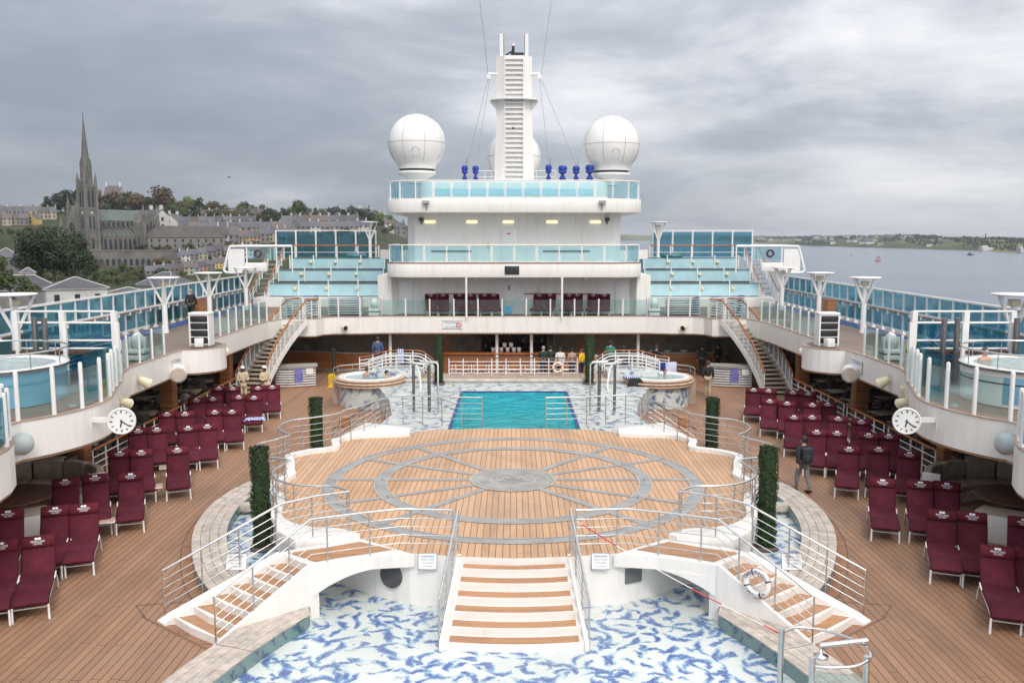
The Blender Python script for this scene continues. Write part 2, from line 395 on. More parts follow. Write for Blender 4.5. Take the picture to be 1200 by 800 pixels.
    def pad(s, path, w, t, m=0, seg=1):                               # cushion: rounded section swept along (y,z) path
        rings = []
        for i, (y, z) in enumerate(path):
            a = path[max(0, i - 1)]; b = path[min(len(path) - 1, i + 1)]; dy, dz = b[0] - a[0], b[1] - a[1]; l = math.hypot(dy, dz); ny, nz = -dz / l, dy / l
            e = .8 if i in (0, len(path) - 1) else 1
            ring = []
            for x, k in ((-.5, 0), (-.46, .36), (-.40, .5), (0, .56), (.40, .5), (.46, .36), (.5, 0), (.46, -.36), (.40, -.5), (-.40, -.5), (-.46, -.36)):
                ring.append((x * w, y + ny * k * t * e, z + nz * k * t * e))
            rings.append(ring[::-1])
        return s.loft(rings, m, True)
    def text(s, body, size, o, xa=(1, 0, 0), ya=(0, 0, 1), m=0):
        v, f = text_geo(body); o, xa, ya = Vector(o), Vector(xa), Vector(ya)
        return s.add([o + xa * p[0] * size + ya * p[1] * size for p in v], f, m)
    def xf(s, M):
        s.V = [tuple(M @ Vector(v)) for v in s.V]; return s
    def mirx(s):
        s.V = [(-v[0], v[1], v[2]) for v in s.V]; s.F = [f[::-1] for f in s.F]; return s

ORG = {}; KIDS = {}; PAR = {}
def thing(name, label, cat, loc=(0, 0, 0), rz=0, group=None, local=False):
    o = bpy.data.objects.new(name, None); COL.objects.link(o); o.location = loc; o.rotation_euler = (0, 0, rz); o.empty_display_size = .3
    o['label'] = label; o['category'] = cat
    if group: o['group'] = group
    ORG[o.name] = Vector((0, 0, 0)) if local else Vector(loc); KIDS[o.name] = []
    return o
def mk(name, mb, mats, org=Vector((0, 0, 0)), bev=0, seg=2):
    me = bpy.data.meshes.new(name)
    me.from_pydata([(v[0] - org[0], v[1] - org[1], v[2] - org[2]) for v in mb.V], [], mb.F)
    if not isinstance(mats, (list, tuple)): mats = [mats]
    for m in mats: me.materials.append(m)
    me.polygons.foreach_set('material_index', mb.M); me.polygons.foreach_set('use_smooth', mb.S); me.update()
    if bev:
        bm = bmesh.new(); bm.from_mesh(me); bmesh.ops.remove_doubles(bm, verts=bm.verts, dist=1e-4)
        ed = [e for e in bm.edges if len(e.link_faces) == 2 and e.calc_face_angle(0) > .6]
        bmesh.ops.bevel(bm, geom=ed, offset=bev, segments=seg, affect='EDGES', profile=.5, clamp_overlap=True)
        for f in bm.faces: f.smooth = True
        bm.to_mesh(me); bm.free()
        try: me.set_sharp_from_angle(angle=R(38))
        except Exception: pass
    return me
def part(name, mb, mats, parent, bev=0, label=None, kind=None, seg=2):
    org = ORG[parent.name]
    o = bpy.data.objects.new(name, mk(name, mb, mats, org, bev, seg)); COL.objects.link(o); o.parent = parent
    ORG[o.name] = org; KIDS[o.name] = []; KIDS[parent.name].append(o)
    if label: o['label'] = label
    if kind: o['kind'] = kind
    return o
def shared(name, me, parent, loc=(0, 0, 0), rz=0):
    o = bpy.data.objects.new(name, me); COL.objects.link(o); o.parent = parent; o.location = Vector(loc) - ORG[parent.name]; o.rotation_euler = (0, 0, rz)
    ORG[o.name] = Vector((0, 0, 0)); KIDS[o.name] = []; KIDS[parent.name].append(o); return o
def solo(name, label, cat, mb, mats, loc=(0, 0, 0), group=None, bev=0, rz=0, local=False, kind=None):
    o = bpy.data.objects.new(name, mk(name, mb, mats, Vector((0, 0, 0)) if local else Vector(loc), bev)); COL.objects.link(o); o.location = loc; o.rotation_euler = (0, 0, rz)
    o['label'] = label; o['category'] = cat
    if group: o['group'] = group
    if kind: o['kind'] = kind
    ORG[o.name] = Vector((0, 0, 0)) if local else Vector(loc); KIDS[o.name] = []; return o
def struct(name, mb, mats, bev=0, kind='structure'):
    o = bpy.data.objects.new(name, mk(name, mb, mats, Vector((0, 0, 0)), bev)); COL.objects.link(o); o['kind'] = kind
    ORG[o.name] = Vector((0, 0, 0)); KIDS[o.name] = []; return o
def dup(o, loc=None, rz=None, label=None, parent=None, group=None, scale=None):
    c = o.copy(); COL.objects.link(c); KIDS[c.name] = []; ORG[c.name] = ORG[o.name]
    if parent: c.parent = parent; KIDS[parent.name].append(c)
    if loc is not None: c.location = loc
    if rz is not None: c.rotation_euler = (0, 0, rz)
    if label: c['label'] = label
    if group: c['group'] = group
    if scale is not None: c.scale = scale
    for k in KIDS[o.name]: dup(k, parent=c)
    return c
ORDN = ['first', 'second', 'third', 'fourth', 'fifth', 'sixth', 'seventh', 'eighth', 'ninth', 'tenth', 'eleventh', 'twelfth', 'thirteenth', 'fourteenth', 'fifteenth', 'sixteenth', 'seventeenth', 'eighteenth', 'nineteenth', 'twentieth', 'twenty-first', 'twenty-second', 'twenty-third', 'twenty-fourth', 'twenty-fifth', 'twenty-sixth', 'twenty-seventh', 'twenty-eighth', 'twenty-ninth', 'thirtieth']
def nth(i, n):
    if i == 0: return 'leftmost'
    if i == n - 1: return 'rightmost'
    return ORDN[i] + ' from the left'
SIDE = {-1: 'left', 1: 'right'}

def railing(label, base, h=.95, mids=(.22, .44, .66, .88), sp=1.2, mats=None, rt=.026, rm=.010, rp=.018, group=None, name='railing', cat='railing', ends=None, posts=None):
    top, mid, post = mats or (STEEL, STEEL, STEEL)
    loc = tuple(base[0]); t = thing(name, label, cat, loc, 0, group)
    hh = h if callable(h) else (lambda i: h)
    up = lambda f: [(p[0], p[1], p[2] + h * f) for p in base]
    tp = up(1)
    part('handrail', MB().tube(tp, rt, 8), top, t)
    for f in mids: part('rail', MB().tube(up(f), rm, 5), mid, t)
    n = max(1, round(plen(base) / sp)); pp = posts or resample(base, n)
    for p in pp: part('post', MB().tube([(p[0], p[1], p[2] - .06), (p[0], p[1], p[2] + h)], rp, 6), post, t)
    return t

def balustrade(label, path, z, h=1.0, sp=1.15, gl=None, post=None, rail=None, pr=.04, gap=.07, group=None, lift=.08, extra=0, name='glass_balustrade'):
    gl = gl or GTEAL; post = post or W2
    t = thing(name, label, 'balustrade', (path[0][0], path[0][1], z), 0, group)
    n = max(1, round(plen(path) / sp)); pp = resample(path, n)
    closed = math.dist(pp[0], pp[-1]) < .05
    for i in range(n):
        a, b = pp[i], pp[i + 1]; l = math.dist(a, b); k = min(.4, gap / l)
        part('glass_panel', MB().bar(lerp(a + (0,), b + (0,), k)[:2] + (z + lift + h * .48,), lerp(a + (0,), b + (0,), 1 - k)[:2] + (z + lift + h * .48,), .014, h * .94), gl, t)
    for p in pp[:-1] if closed else pp:
        part('post', MB().tube([(p[0], p[1], z), (p[0], p[1], z + h + .06 + extra)], pr, 8).sphere((p[0], p[1], z + h + .06 + extra), pr * 1.0, 8), post, t)
    if rail: part('handrail', MB().tube([(p[0], p[1], z + h + .1) for p in path], .035, 8), rail, t)
    return t
# ------------------------------------------------------------------ lido deck, basin, stage
ST = 1.14
mb = MB(); mb.box((0, 29, -.15), (36.4, 70, .3)); struct('deck', mb, DECK)
# stage outline, port half, front centre to rear centre
OUT = [(-3.5, 18.95), (-3.95, 19.28), (-4.5, 19.36), (-5.13, 19.68), (-5.6, 20.3), (-5.78, 21.1), (-5.92, 21.9), (-6.3, 22.45), (-6.42, 23.2), (-6.2, 24.02), (-6.33, 24.5), (-6.55, 25.4), (-6.77, 26.2), (-6.3, 26.85), (-5.62, 27.3), (-5.8, 28.3), (-5.2, 28.95), (-4.35, 29.1), (-3.54, 29.25)]
OUTS = smooth(OUT, 4)
half = [(0, 17.84), (-1.14, 17.95), (-2.21, 18.14), (-3.0, 18.56)] + OUTS + [(-3.4, 29.9), (-2.6, 30.25), (-1.3, 30.42)]
full = half + [(-x, y) for x, y in half[::-1] if x] 
full = [(x, y) for x, y in full]
mb = MB(); mb.prism(full, -.02, ST, 0, 1); struct('stage', mb, [W, STAGE])
C0 = (-.03, 23.85)
mb = MB()
def cut(path): return path
ringO = arc(C0[0], C0[1], 4.98, 0, 360, 96)[:-1]; ringI = arc(C0[0], C0[1], 3.62, 0, 360, 80)[:-1]
mb.strip(ringO, .31, ST + .004, 0, True); mb.strip(ringI, .31, ST + .008, 0, True)
for k, a in enumerate((0, 27, 51, -27, -51, 180, 153, 129, 207, 231)):
    a = R(a); c, s_ = math.cos(a), math.sin(a)
    mb.strip([(C0[0] + c * 1.0, C0[1] + s_ * 1.0), (C0[0] + c * 3.62, C0[1] + s_ * 3.62)], .2, ST + .012)
    mb.strip([(C0[0] + c * 3.6, C0[1] + s_ * 3.6), (C0[0] + c * 4.98, C0[1] + s_ * 4.98)], .2, ST + .012)
mb.sheet(arc(C0[0], C0[1], 1.16, 0, 360, 48)[:-1], ST + .016, 1)
for r, w in ((1.16, .05), (.98, .03), (.62, .035)): mb.strip(arc(C0[0], C0[1], r, 0, 360, 48)[:-1], w, ST + .020, 2, True)
for r in (5.145, 4.815, 3.785, 3.455): mb.strip(arc(C0[0], C0[1], r, 0, 360, 96)[:-1], .03, ST + .016, 2, True)
# scrolled wave figure in the middle of the medallion
for sx in (-1, 1):
    w = [(C0[0] + sx * (.1 + .36 * t) , C0[1] + .22 * math.sin(5.5 * t) * (1 - .3 * t)) for t in [i / 14 for i in range(15)]]
    mb.strip(w, .05, ST + .024, 2)
    mb.strip(arc(C0[0] + sx * .3, C0[1], .17, 0, 300, 20), .03, ST + .028, 2)
struct('stage_inlay', mb, [INLAY, MEDAL, plain('inlay_edge', (.42, .40, .36), .5, 0, .2)])
# basin floor and ponds
mb = MB()
bl = [(-5.6, 6), (-5.3, 12), (-5.1, 13.6), (-4.92, 14.4), (-4.63, 15.25), (-4.24, 16.05), (-4.05, 16.9), (-4.1, 17.6), (-4.3, 18.8), (-4.0, 19.6)]
bl = [(x - .4, y) for x, y in bl[:7]] + bl[7:]
mb.sheet(bl + [(-x, y) for x, y in bl[::-1]], .006)
RO = smooth([(-6.9, 27.75), (-7.75, 27.35), (-8.3, 26.1), (-8.5, 24.37), (-8.3, 22.51), (-7.83, 20.9), (-7.15, 19.3), (-6.5, 18.25)], 5)
for sx in (-1, 1):
    pond = [(-sx * x, y) for x, y in offset2(RO, .35)] + [(-sx * x, y) for x, y in ((-4.6, 18.2), (-4.6, 19.8), (-5.2, 21.9), (-5.4, 24), (-5.4, 27))]
    mb.sheet(pond, .010)
struct('basin_floor', mb, MOS)
# raised plank rims
def rim(label, path, sx, cap=False):
    path = [(-sx * x, y) for x, y in path]
    t = thing('basin_rim', label, 'rim', (path[0][0], path[0][1], 0))
    part('base', MB().ribbon(path, 0, .285, .80, 0), [TEALT], t)
    b = MB(); n = max(2, round(plen(path) / 2.1)); pp = resample(path, n * 6)
    for q in range(n):
        seg = pp[q * 6:q * 6 + 7]
        seg = [lerp(seg[0], seg[1], .04)] + seg[1:-1] + [lerp(seg[-1], seg[-2], .04)]
        for k in range(4):
            b.ribbon(offset2(seg, (-.315 + .21 * k)), .283, .31, .198)
    part('planks', b, RIM, t)
    if cap:
        e = path[-1]; part('rounded_end', MB().lathe([(.385, 0), (.385, .285), (.40, .29), (.40, .31), (.30, .312), (.29, .306), (.28, .312), (.16, .312), (.15, .306), (.14, .312), (0, .312)], (e[0], e[1], 0), 28), RIM, t)
    part('seam', MB().ribbon(path, .283, .30, .82), RIMD, t)
    return t
RC = offset2(RO, .38)
BIG = smooth([(-6.5, 6), (-6.0, 11.5), (-5.72, 13.4), (-5.45, 14.6), (-5.12, 15.6), (-4.78, 16.45), (-4.52, 17.0), (-4.62, 17.3)], 6)
for sx in (-1, 1):
    rim('low curved plank rim around the %s side pond and hedge' % SIDE[sx], RC, sx)
    rim('curved plank rim with rounded end in front of the %s bridge stair' % SIDE[sx], BIG, sx, True)
    x = sx * 1
    t = solo('stone_beam', 'short pale beam crossing the %s pond beside the hedge' % SIDE[sx], 'beam', MB().box((sx * 7.0, 24.35, .22), (1.5, .32, .2)), [RIM], (sx * 7, 24.35, .1), bev=.015)
    # curved border board on the deck
b = MB()
for sx in (-1, 1):
    pth = [(-sx * x, y) for x, y in offset2(RO, -.16)]; b.strip(pth, .24, .006, 0)
    pth = [(-sx * x, y) for x, y in offset2(RO, -.30)]; b.strip(pth, .02, .010, 1)
    b.strip([(sx * 5.62, 16.02), (sx * 7.3, 17.36)], .26, .006, 0); b.strip([(sx * 5.55, 15.86), (sx * 7.7, 17.55)], .02, .010, 1)
    b.strip([(sx * 7.6, 17.5), (sx * 8.05, 18.1), (sx * 6.75, 18.35)], .02, .010, 1)
struct('deck_border', b, [planks('border_teak', (.33, .165, .095), (.08, .04, .025), .12, 1), RIMD])

# kerb round the stage edge
for sx in (-1, 1):
    p = [(-sx * x, y) for x, y in OUTS]
    t = thing('stage_kerb', 'white scalloped kerb along the %s edge of the round stage' % SIDE[sx], 'kerb', (p[0][0], p[0][1], ST))
    part('kerb', MB().ribbon(p, ST, ST + .12, .24), W, t)
    w = [(sx * 5.75, 28.3), (sx * 5.2, 28.85), (sx * 4.35, 29.0), (sx * 3.5, 29.2), (sx * 3.55, 29.95), (sx * 5.25, 30.8)]
    part('corner_block', MB().prism(w, ST - .1, ST + .14), W, t, bev=.02)
    w = [(sx * 3.5, 18.95), (sx * 3.95, 19.28), (sx * 4.5, 19.36), (sx * 5.13, 19.68), (sx * 5.62, 20.3), (sx * 5.3, 19.2), (sx * 4.75, 18.6), (sx * 4.15, 18.72)]
    part('planter_edge', MB().prism(w, ST - .1, ST + .13), W, t, bev=.02)

# main stair
t = thing('staircase', 'broad white stair with teak treads from basin up to the stage', 'stairs', (0, 15.95, 0))
b = MB(); wd = MB(); nsg = 8
for k in range(1, 7):
    z = ST * (1 - k / 7); y0 = 18.05 - .335 * (k - 1); y1 = 18.05 - .335 * k; hw = 1.13 + .035 * k
    fr = [(hw * (2 * i / nsg - 1), y1 - .10 * (1 - (2 * i / nsg - 1) ** 2)) for i in range(nsg + 1)]
    b.prism(fr + [(hw - .03, y0 + .1), (-hw + .03, y0 + .1)], 0 if k == 6 else z - .5 if z > .5 else 0, z)
    h2 = hw - .10; f2 = [(h2 * (2 * i / nsg - 1), y1 + .025 - .10 * (1 - (2 * i / nsg - 1) ** 2)) for i in range(nsg + 1)]
    g2 = [(x, y + .275) for x, y in f2[::-1]]
    wd.prism(f2 + g2, z - .01, z + .005)
part('steps', b, W, t); part('treads', wd, TREAD, t)
for sx in (-1, 1):
    part('stringer', MB().loft([[(sx * (1.12 + .22 * u), 18.05 - 2.06 * u, max(.0, zz - .45)), (sx * (1.20 + .22 * u), 18.05 - 2.06 * u, max(.0, zz - .45)), (sx * (1.20 + .22 * u), 18.05 - 2.06 * u, zz), (sx * (1.12 + .22 * u), 18.05 - 2.06 * u, zz)] for u, zz in ((0, ST + .02), (1, .18))]), W, t)
for sx in (-1, 1):
    base = [(sx * 1.19, 18.3, ST), (sx * 1.43, 16.15, .02)]
    railing('steel handrail on the %s side of the broad central stair' % SIDE[sx], base, .93, (.3, .48, .66, .84), .75, rt=.026, group='rails of the central stair')

# side bridges with stairs
for sx in (-1, 1):
    m = lambda p: (-sx * p[0],) + tuple(p[1:])
    t = thing('bridge_stair', 'white bridge stair with teak treads curving down on the %s of the basin' % SIDE[sx], 'stairs', (sx * 6.2, 16.9, 0))
    land = [(-2.1, 18.05), (-3.0, 17.9), (-3.6, 17.68), (-4.15, 17.42), (-5.0, 18.15), (-4.6, 18.45), (-4.11, 18.7), (-3.4, 19.05)]
    part('landing', MB().prism([m(p) for p in land], ST - .26, ST + .004), W, t)
    part('landing_teak', MB().sheet([m(p) for p in ((-2.6, 18.35), (-3.1, 18.1), (-3.65, 17.86), (-4.1, 17.62), (-4.8, 18.15), (-4.45, 18.3), (-4.0, 18.5), (-3.4, 18.85))], ST + .009), TREAD, t)
    part('arch', MB().prism([m(p) for p in ((-4.02, 17.55), (-4.15, 17.42), (-5.0, 18.15), (-4.85, 18.3))], 0, ST - .2), W, t)
    # curved haunch under the landing
    rings = []
    for u in [i / 8 for i in range(9)]:
        f = lerp((-4.15, 17.425), (-2.9, 17.94), u); g = lerp((-4.98, 18.14), (-3.6, 18.9), u); zb = ST - .262 - .42 * (1 - u) ** 2
        rings.append([m((f[0], f[1] + .003, ST - .25)), m((f[0], f[1] + .003, zb)), m((g[0], g[1], zb)), m((g[0], g[1], ST - .25))])
    part('haunch', MB().loft(rings), W, t)
    eb = [lerp((-5.0, 18.15), (-7.05, 17.35), k / 6) for k in range(7)]; ef = [lerp((-4.15, 17.42), (-5.58, 16.15), k / 6) for k in range(7)]
    b = MB(); wd = MB()
    for k in range(1, 7):
        z = ST * (1 - k / 7); u0 = k - 1; u1 = k
        mid = lerp(eb[u1], ef[u1], .5); mo = (mid[0] - .05, mid[1] - .06)
        b.prism([m(p) for p in (eb[u0], eb[u1], mo, ef[u1], ef[u0])], 0, z)
        q = lambda e0, e1, s: lerp(lerp(e0, e1, .12), lerp(e0, e1, .88), s)
        a1, a2 = lerp(eb[u1], eb[u0], .05), lerp(eb[u1], eb[u0], .97); c1, c2 = lerp(ef[u1], ef[u0], .05), lerp(ef[u1], ef[u0], .97)
        wd.prism([m(p) for p in (lerp(a1, c1, .17), lerp(a1, c1, .96), lerp(a2, c2, .96), lerp(a2, c2, .17))], z - .01, z + .005)
    part('steps', b, W, t); part('treads', wd, TREAD, t)
    for (e, off, wdt) in ((eb, 1, .26), (ef, -1, .07)):
        p0, p1 = e[0], e[6]; d = Vector((p1[0] - p0[0], p1[1] - p0[1])).normalized(); nrm = Vector((d.y, -d.x)) * (1 if off > 0 else -1)
        inw = Vector((ef[3][0] - eb[3][0], ef[3][1] - eb[3][1])).normalized() * off
        rings = []
        for p, z in ((p0, ST + .03), (lerp(p0, p1, 1.0), .17), (lerp(p0, p1, 1.10), .04)):
            o_ = (p[0] - inw.x * .02, p[1] - inw.y * .02); i_ = (p[0] + inw.x * wdt, p[1] + inw.y * wdt)
            rings.append([m((o_[0], o_[1], max(-.01, z - 1.2))), m((i_[0], i_[1], max(-.01, z - 1.2))), m((i_[0], i_[1], z)), m((o_[0], o_[1], z))])
        part('stringer', MB().loft(rings), W, t)
    # front rail from stair head over the bridge and down
    base = [m(p) for p in ((-1.30, 18.12, ST), (-2.4, 18.2, ST), (-3.1, 17.95, ST), (-4.15, 17.5, ST), (-5.68, 16.12, .08))]
    railing('long steel railing along the front of the %s bridge stair' % SIDE[sx], base, .95, (.22, .41, .60, .79), .95, rt=.026, rm=.011, group='rails of the bridge stairs')
    base = [m(p) for p in ((-3.66, 19.15, ST + .1), (-4.3, 18.82, ST + .1), (-4.95, 18.3, ST + .08), (-7.2, 17.5, .06))]
    railing('steel railing along the back of the %s bridge stair' % SIDE[sx], base, .95, (.22, .41, .60, .79), .85, rt=.026, rm=.011, group='rails of the bridge stairs')
    part_tip = None
    # scalloped rail round hedges
    pr = [(-3.72, 19.2), (-4.1, 19.52), (-4.6, 19.55), (-5.1, 19.72), (-5.5, 20.08), (-5.74, 20.5), (-5.8, 20.9), (-5.73, 21.35), (-5.72, 21.85), (-5.95, 22.05), (-6.3, 22.2), (-6.85, 22.9), (-6.96, 23.6), (-6.8, 23.9), (-6.54, 24.3), (-6.38, 24.76), (-6.64, 25.05), (-6.94, 25.6), (-6.99, 26.2), (-6.79, 26.8), (-6.37, 27.08), (-5.66, 27.74), (-5.5, 28.4), (-5.15, 29.0), (-4.7, 30.1), (-4.15, 31.0), (-3.2, 30.95), (-2.3, 30.72), (-1.12, 30.62)]
    base = [m(p) + (ST + .08,) for p in smooth(pr, 4)]
    railing('wavy steel railing looping round the hedges on the %s of the stage' % SIDE[sx], base, .98, (.22, .41, .60, .79), .72, rt=.027, rm=.011, group='wavy stage rails')
    # back flight to the deck with its rail
    t = thing('steps', 'short white steps from pool surround down to deck on the %s' % SIDE[sx], 'steps', (sx * 6.2, 30.6, 0))
    b = MB()
    for k in range(5):
        b.box((sx * (5.15 + .3 * k), 30.9 - .12 * k, (1.0 - .2 * k) / 2 + 0), (.32, 1.5, 1.0 - .2 * k))
    part('treads', b, W, t)
    railing('sloping railing beside the %s back steps near the hot tub' % SIDE[sx], [(sx * 4.9, 31.8, 1.0), (sx * 6.5, 31.2, .0)], .95, (.3, .5, .7), .8, mats=(WOODD, STEEL, STEEL), group='rails of the back steps')
    solo('wooden_box', 'small orange wooden box on the deck behind the %s back steps' % SIDE[sx], 'box', MB().box((sx * 7.0, 36.0, .2), (.42, .3, .36)).box((sx * 7.0, 36.0, .39), (.46, .34, .03)), [WOODP], (sx * 7, 36, 0), bev=.01)

# hedge columns
def hedge_mesh(h, r, n, seed):
    q = random.Random(seed); b = MB()
    b.lathe([(0, 0), (r * .80, 0), (r * .84, h * .5), (r * .80, h - .08), (0, h - .03)], (0, 0, 0), 14, 0)
    for i in range(n):
        a = q.uniform(0, 2 * pi); z = q.uniform(0, h); top = q.random() < .10
        bl_ = 1 + .10 * math.sin(a * 3 + z * 2.1) + .07 * math.sin(z * 5.3 + a); rr = r * (q.uniform(0, .95) if top else q.uniform(.80, 1.04) * bl_ + (.16 if q.random() < .04 else 0)); zz = h + q.uniform(-.06, .03) if top else z
        c = Vector((rr * math.cos(a), rr * math.sin(a), zz)); nrm = Vector((math.cos(a), math.sin(a), q.uniform(-.3, .9))) if not top else Vector((q.uniform(-.5, .5), q.uniform(-.5, .5), 1))
        nrm.normalize(); u = nrm.orthogonal().normalized(); u = (Matrix.Rotation(q.uniform(0, 6.28), 3, nrm) @ u); w = nrm.cross(u) + nrm * q.uniform(-.5, .5); l = q.uniform(.022, .04)
        b.add([c - u * l, c + w * l * .6, c + u * l, c - w * l * .6], [(0, 1, 2, 3)], 0)
    return b
specs = [('near', 6.32, 21.55, .02, 2.58, .24, 5200), ('middle', 7.2, 31.75, .0, 1.98, .25, 3600), ('far', 3.48, 40.6, 1.0, 2.25, .22, 2600)]
for nm, x, y, z, h, r, n in specs:
    d = hedge_mesh(h, r, n, hash(nm) % 97 if False else len(nm))
    me = mk('foliage', d, HEDGE)
    for sx in (-1, 1):
        lab = {'near': 'tall clipped hedge column beside the %s bridge stair, nearest pair', 'middle': 'short clipped hedge column on the deck at the %s rear of the stage', 'far': 'slim hedge column behind the pool on the %s in front of the bar'}[nm] % SIDE[sx]
        t = thing('hedge_column', lab, 'hedge', (sx * x, y, z), 0, 'clipped hedge columns')
        shared('foliage', me, t, (sx * x, y, z), rnd.uniform(0, 6))
        part('planter', MB().lathe([(0, -.01), (r + .07, -.01), (r + .07, .07), (r + .0, .08), (0, .08)], (sx * x, y, z), 20), RIMD, t)

# ------------------------------------------------------------------ pool
PZ = 1.0
t = thing('swimming_pool', 'turquoise swimming pool behind the round stage', 'pool', (0, 34.6, PZ))
b = MB(); z1 = PZ
b.box((0, 34.5, -.25), (4.9, 8.4, .1))
for x in (-2.33, 2.33): b.box((x, 34.6, .35), (.06, 8.1, 1.27))
for y in (30.52, 38.68): b.box((0, y, .35), (4.9, .06, 1.27))
part('basin', b, WATERT, t)
part('water', MB().sheet([(-2.30, 30.55), (2.30, 30.55), (2.30, 38.65), (-2.30, 38.65)], PZ - .05), POOLW, t)
tb = MB()
for x in (-2.31, 2.31): tb.box((x, 34.6, PZ - .02), (.10, 8.2, .05))
tb.box((0, 38.69, PZ - .02), (4.98, .10, .05))
part('tile_edge', tb, plain('navy_tile', (.02, .05, .2), .3, 0, .3, 20), t)
sur = MB()
lp = [(-2.36, 30.3), (-3.4, 30.0), (-5.0, 30.9), (-4.7, 33.5), (-5.2, 36.5), (-6.1, 39.6), (-6.1, 41.0), (-2.36, 41.0)]
sur.prism(lp, 0, PZ, 0); sur.prism([(-x, y) for x, y in lp], 0, PZ, 0); sur.prism([(-2.359, 38.72), (2.359, 38.72), (2.359, 41), (-2.359, 41)], 0, PZ)
struct('pool_surround', sur, MOS2)
b = MB(); b.box((0, 42.0, .575), (17, 2.0, 1.15)); struct('pool_platform', b, [plain('platform_tile', (.36, .27, .21), .6, 0, .25, 2)])
b = MB(); b.box((0, 41.02, 1.12), (12.4, .16, .12)); b.box((0, 41.04, .57), (12.0, .1, 1.02)); struct('pool_lip', b, [plain('pale_lip', (.52, .48, .42), .5, 0, .2, 2)], bev=.01)
# grab-rail frames either side of the pool
for sx in (-1, 1):
    t = thing('poolside_shower', 'tall steel shower frame on the %s side of the pool surround' % SIDE[sx], 'shower frame', (sx * 3.5, 34, PZ), 0, 'steel shower frames')
    for x, r in ((3.9, .055), (3.3, .065)): part('post', MB().tube([(sx * x, 34, PZ), (sx * x, 34, PZ + 1.85)], r, 12), STEELD, t)
    part('post', MB().tube([(sx * 2.92, 33.6, PZ), (sx * 2.92, 33.6, PZ + 1.95), (sx * 3.02, 33.62, PZ + 2.03), (sx * 3.6, 33.7, PZ + 2.03)], .035, 8), STEEL, t)
    part('top_rail', MB().tube(arc(sx * 3.6, 34.2, .62, 200, 380, 14, PZ + 1.95), .03, 8), STEEL, t)

# lower hot tubs
for sx in (-1, 1):
    cx, cy = sx * 6.75, 41.15
    t = thing('hot_tub', 'round mosaic hot tub with wooden rim on the %s behind the pool' % SIDE[sx], 'hot tub', (cx, cy, 0), 0, 'hot tubs behind the pool')
    part('base', MB().lathe([(1.44, 0), (1.44, .98)], (cx, cy, 0), 40), MOS2, t)
    b = MB()
    for z, r in ((.95, 1.70), (1.08, 1.74), (1.21, 1.70)): r -= .09; b.lathe([(r - .2, z), (r, z), (r + .02, z + .04), (r, z + .09), (r - .2, z + .1)], (cx, cy, 0), 40)
    part('wooden_rim', b, plain('pale_rim_wood', (.50, .36, .26), .45, 0, .25, 5), t)
    part('steel_band', MB().lathe([(1.53, .96), (1.53, 1.25)], (cx, cy, 0), 40), STEELD, t)
    part('shell', MB().lathe([(1.46, 1.29), (1.44, 1.335), (1.22, 1.335), (1.18, 1.2), (1.0, .7), (0, .7)], (cx, cy, 0), 40), W2, t)
    part('water', MB().lathe([(1.19, 1.24), (0, 1.24)], (cx, cy, 0), 32), TUBW, t)
    # loop rail round the back of tub
    lp_ = smooth([(cx - sx * 1.2, cy + 1.3, 1.25), (cx + sx * .2, cy + 1.85, 1.2), (cx + sx * 1.6, cy + 1.1, 1.2), (cx + sx * 1.75, cy + .1, 1.2)], 6)
    railing('low steel loop rail around the outer side of the %s hot tub' % SIDE[sx], lp_, .42, (.5,), .9, group='loop rails of the hot tubs')
    # stair bridge with white rails and wooden handrail
    ry = 43.2
    prof = [(7.6, 1.15), (7.0, 1.25), (6.3, 1.45), (5.75, 1.5), (5.0, 1.5), (4.55, 1.45), (4.15, 1.2), (3.85, .9)]
    base = smooth([(sx * x, ry, z) for x, z in prof], 4)
    railing('arched white stair railing with wooden handrail behind the %s hot tub' % SIDE[sx], base, .75, (.2, .4, .6, .8), .62, mats=(WOODR, W2, W2), rm=.022, rp=.03, group='arched rails of the tub stairs')
    base = [(x, ry - .9, z - .05) for x, y, z in base]
    railing('nearer arched white railing over the %s hot tub steps' % SIDE[sx], base[4:], .66, (.25, .5, .75), .62, mats=(W2, W2, W2), rt=.03, rm=.022, rp=.03, group='nearer rails of the tub stairs')
    t = thing('handrail_arch', 'curved white ladder handrail dropping to pool surround on the %s' % SIDE[sx], 'handrail', (sx * 4.4, 39, PZ), 0, 'white ladder handrails')
    for dx in (0,):
        part('rail', MB().tube(smooth([(sx * (5.1 - dx * .2), 41.4, 2.05), (sx * (4.6 - dx * .2), 40.6 - dx, 2.0), (sx * (4.3 - dx * .2), 39.6 - dx, 1.75), (sx * (4.15 - dx * .2), 38.9 - dx, 1.3), (sx * (4.15 - dx * .2), 38.7 - dx, PZ)], 5), .032, 8), W2, t)
    b = MB(); b.box((sx * 5.6, 42.1, .75), (2.4, 1.6, 1.5)); struct('tub_steps', b, [MOS2], bev=.02)

solo('wall_opening', 'dark oval opening in the white stage wall under the left bridge', 'opening', MB().tube([(-2.62, 18.36, .58), (-2.66, 18.29, .58)], .27, 20), [DGREY], (-2.62, 18.36, .58))
solo('wall_hatch', 'dark grey square hatch in the white stage wall under the right bridge', 'hatch', MB().box((2.55, 18.30, .60), (.40, .06, .32), rz=.42), [plain('hatch_grey', (.13, .14, .135), .6)], (2.55, 18.3, .6))
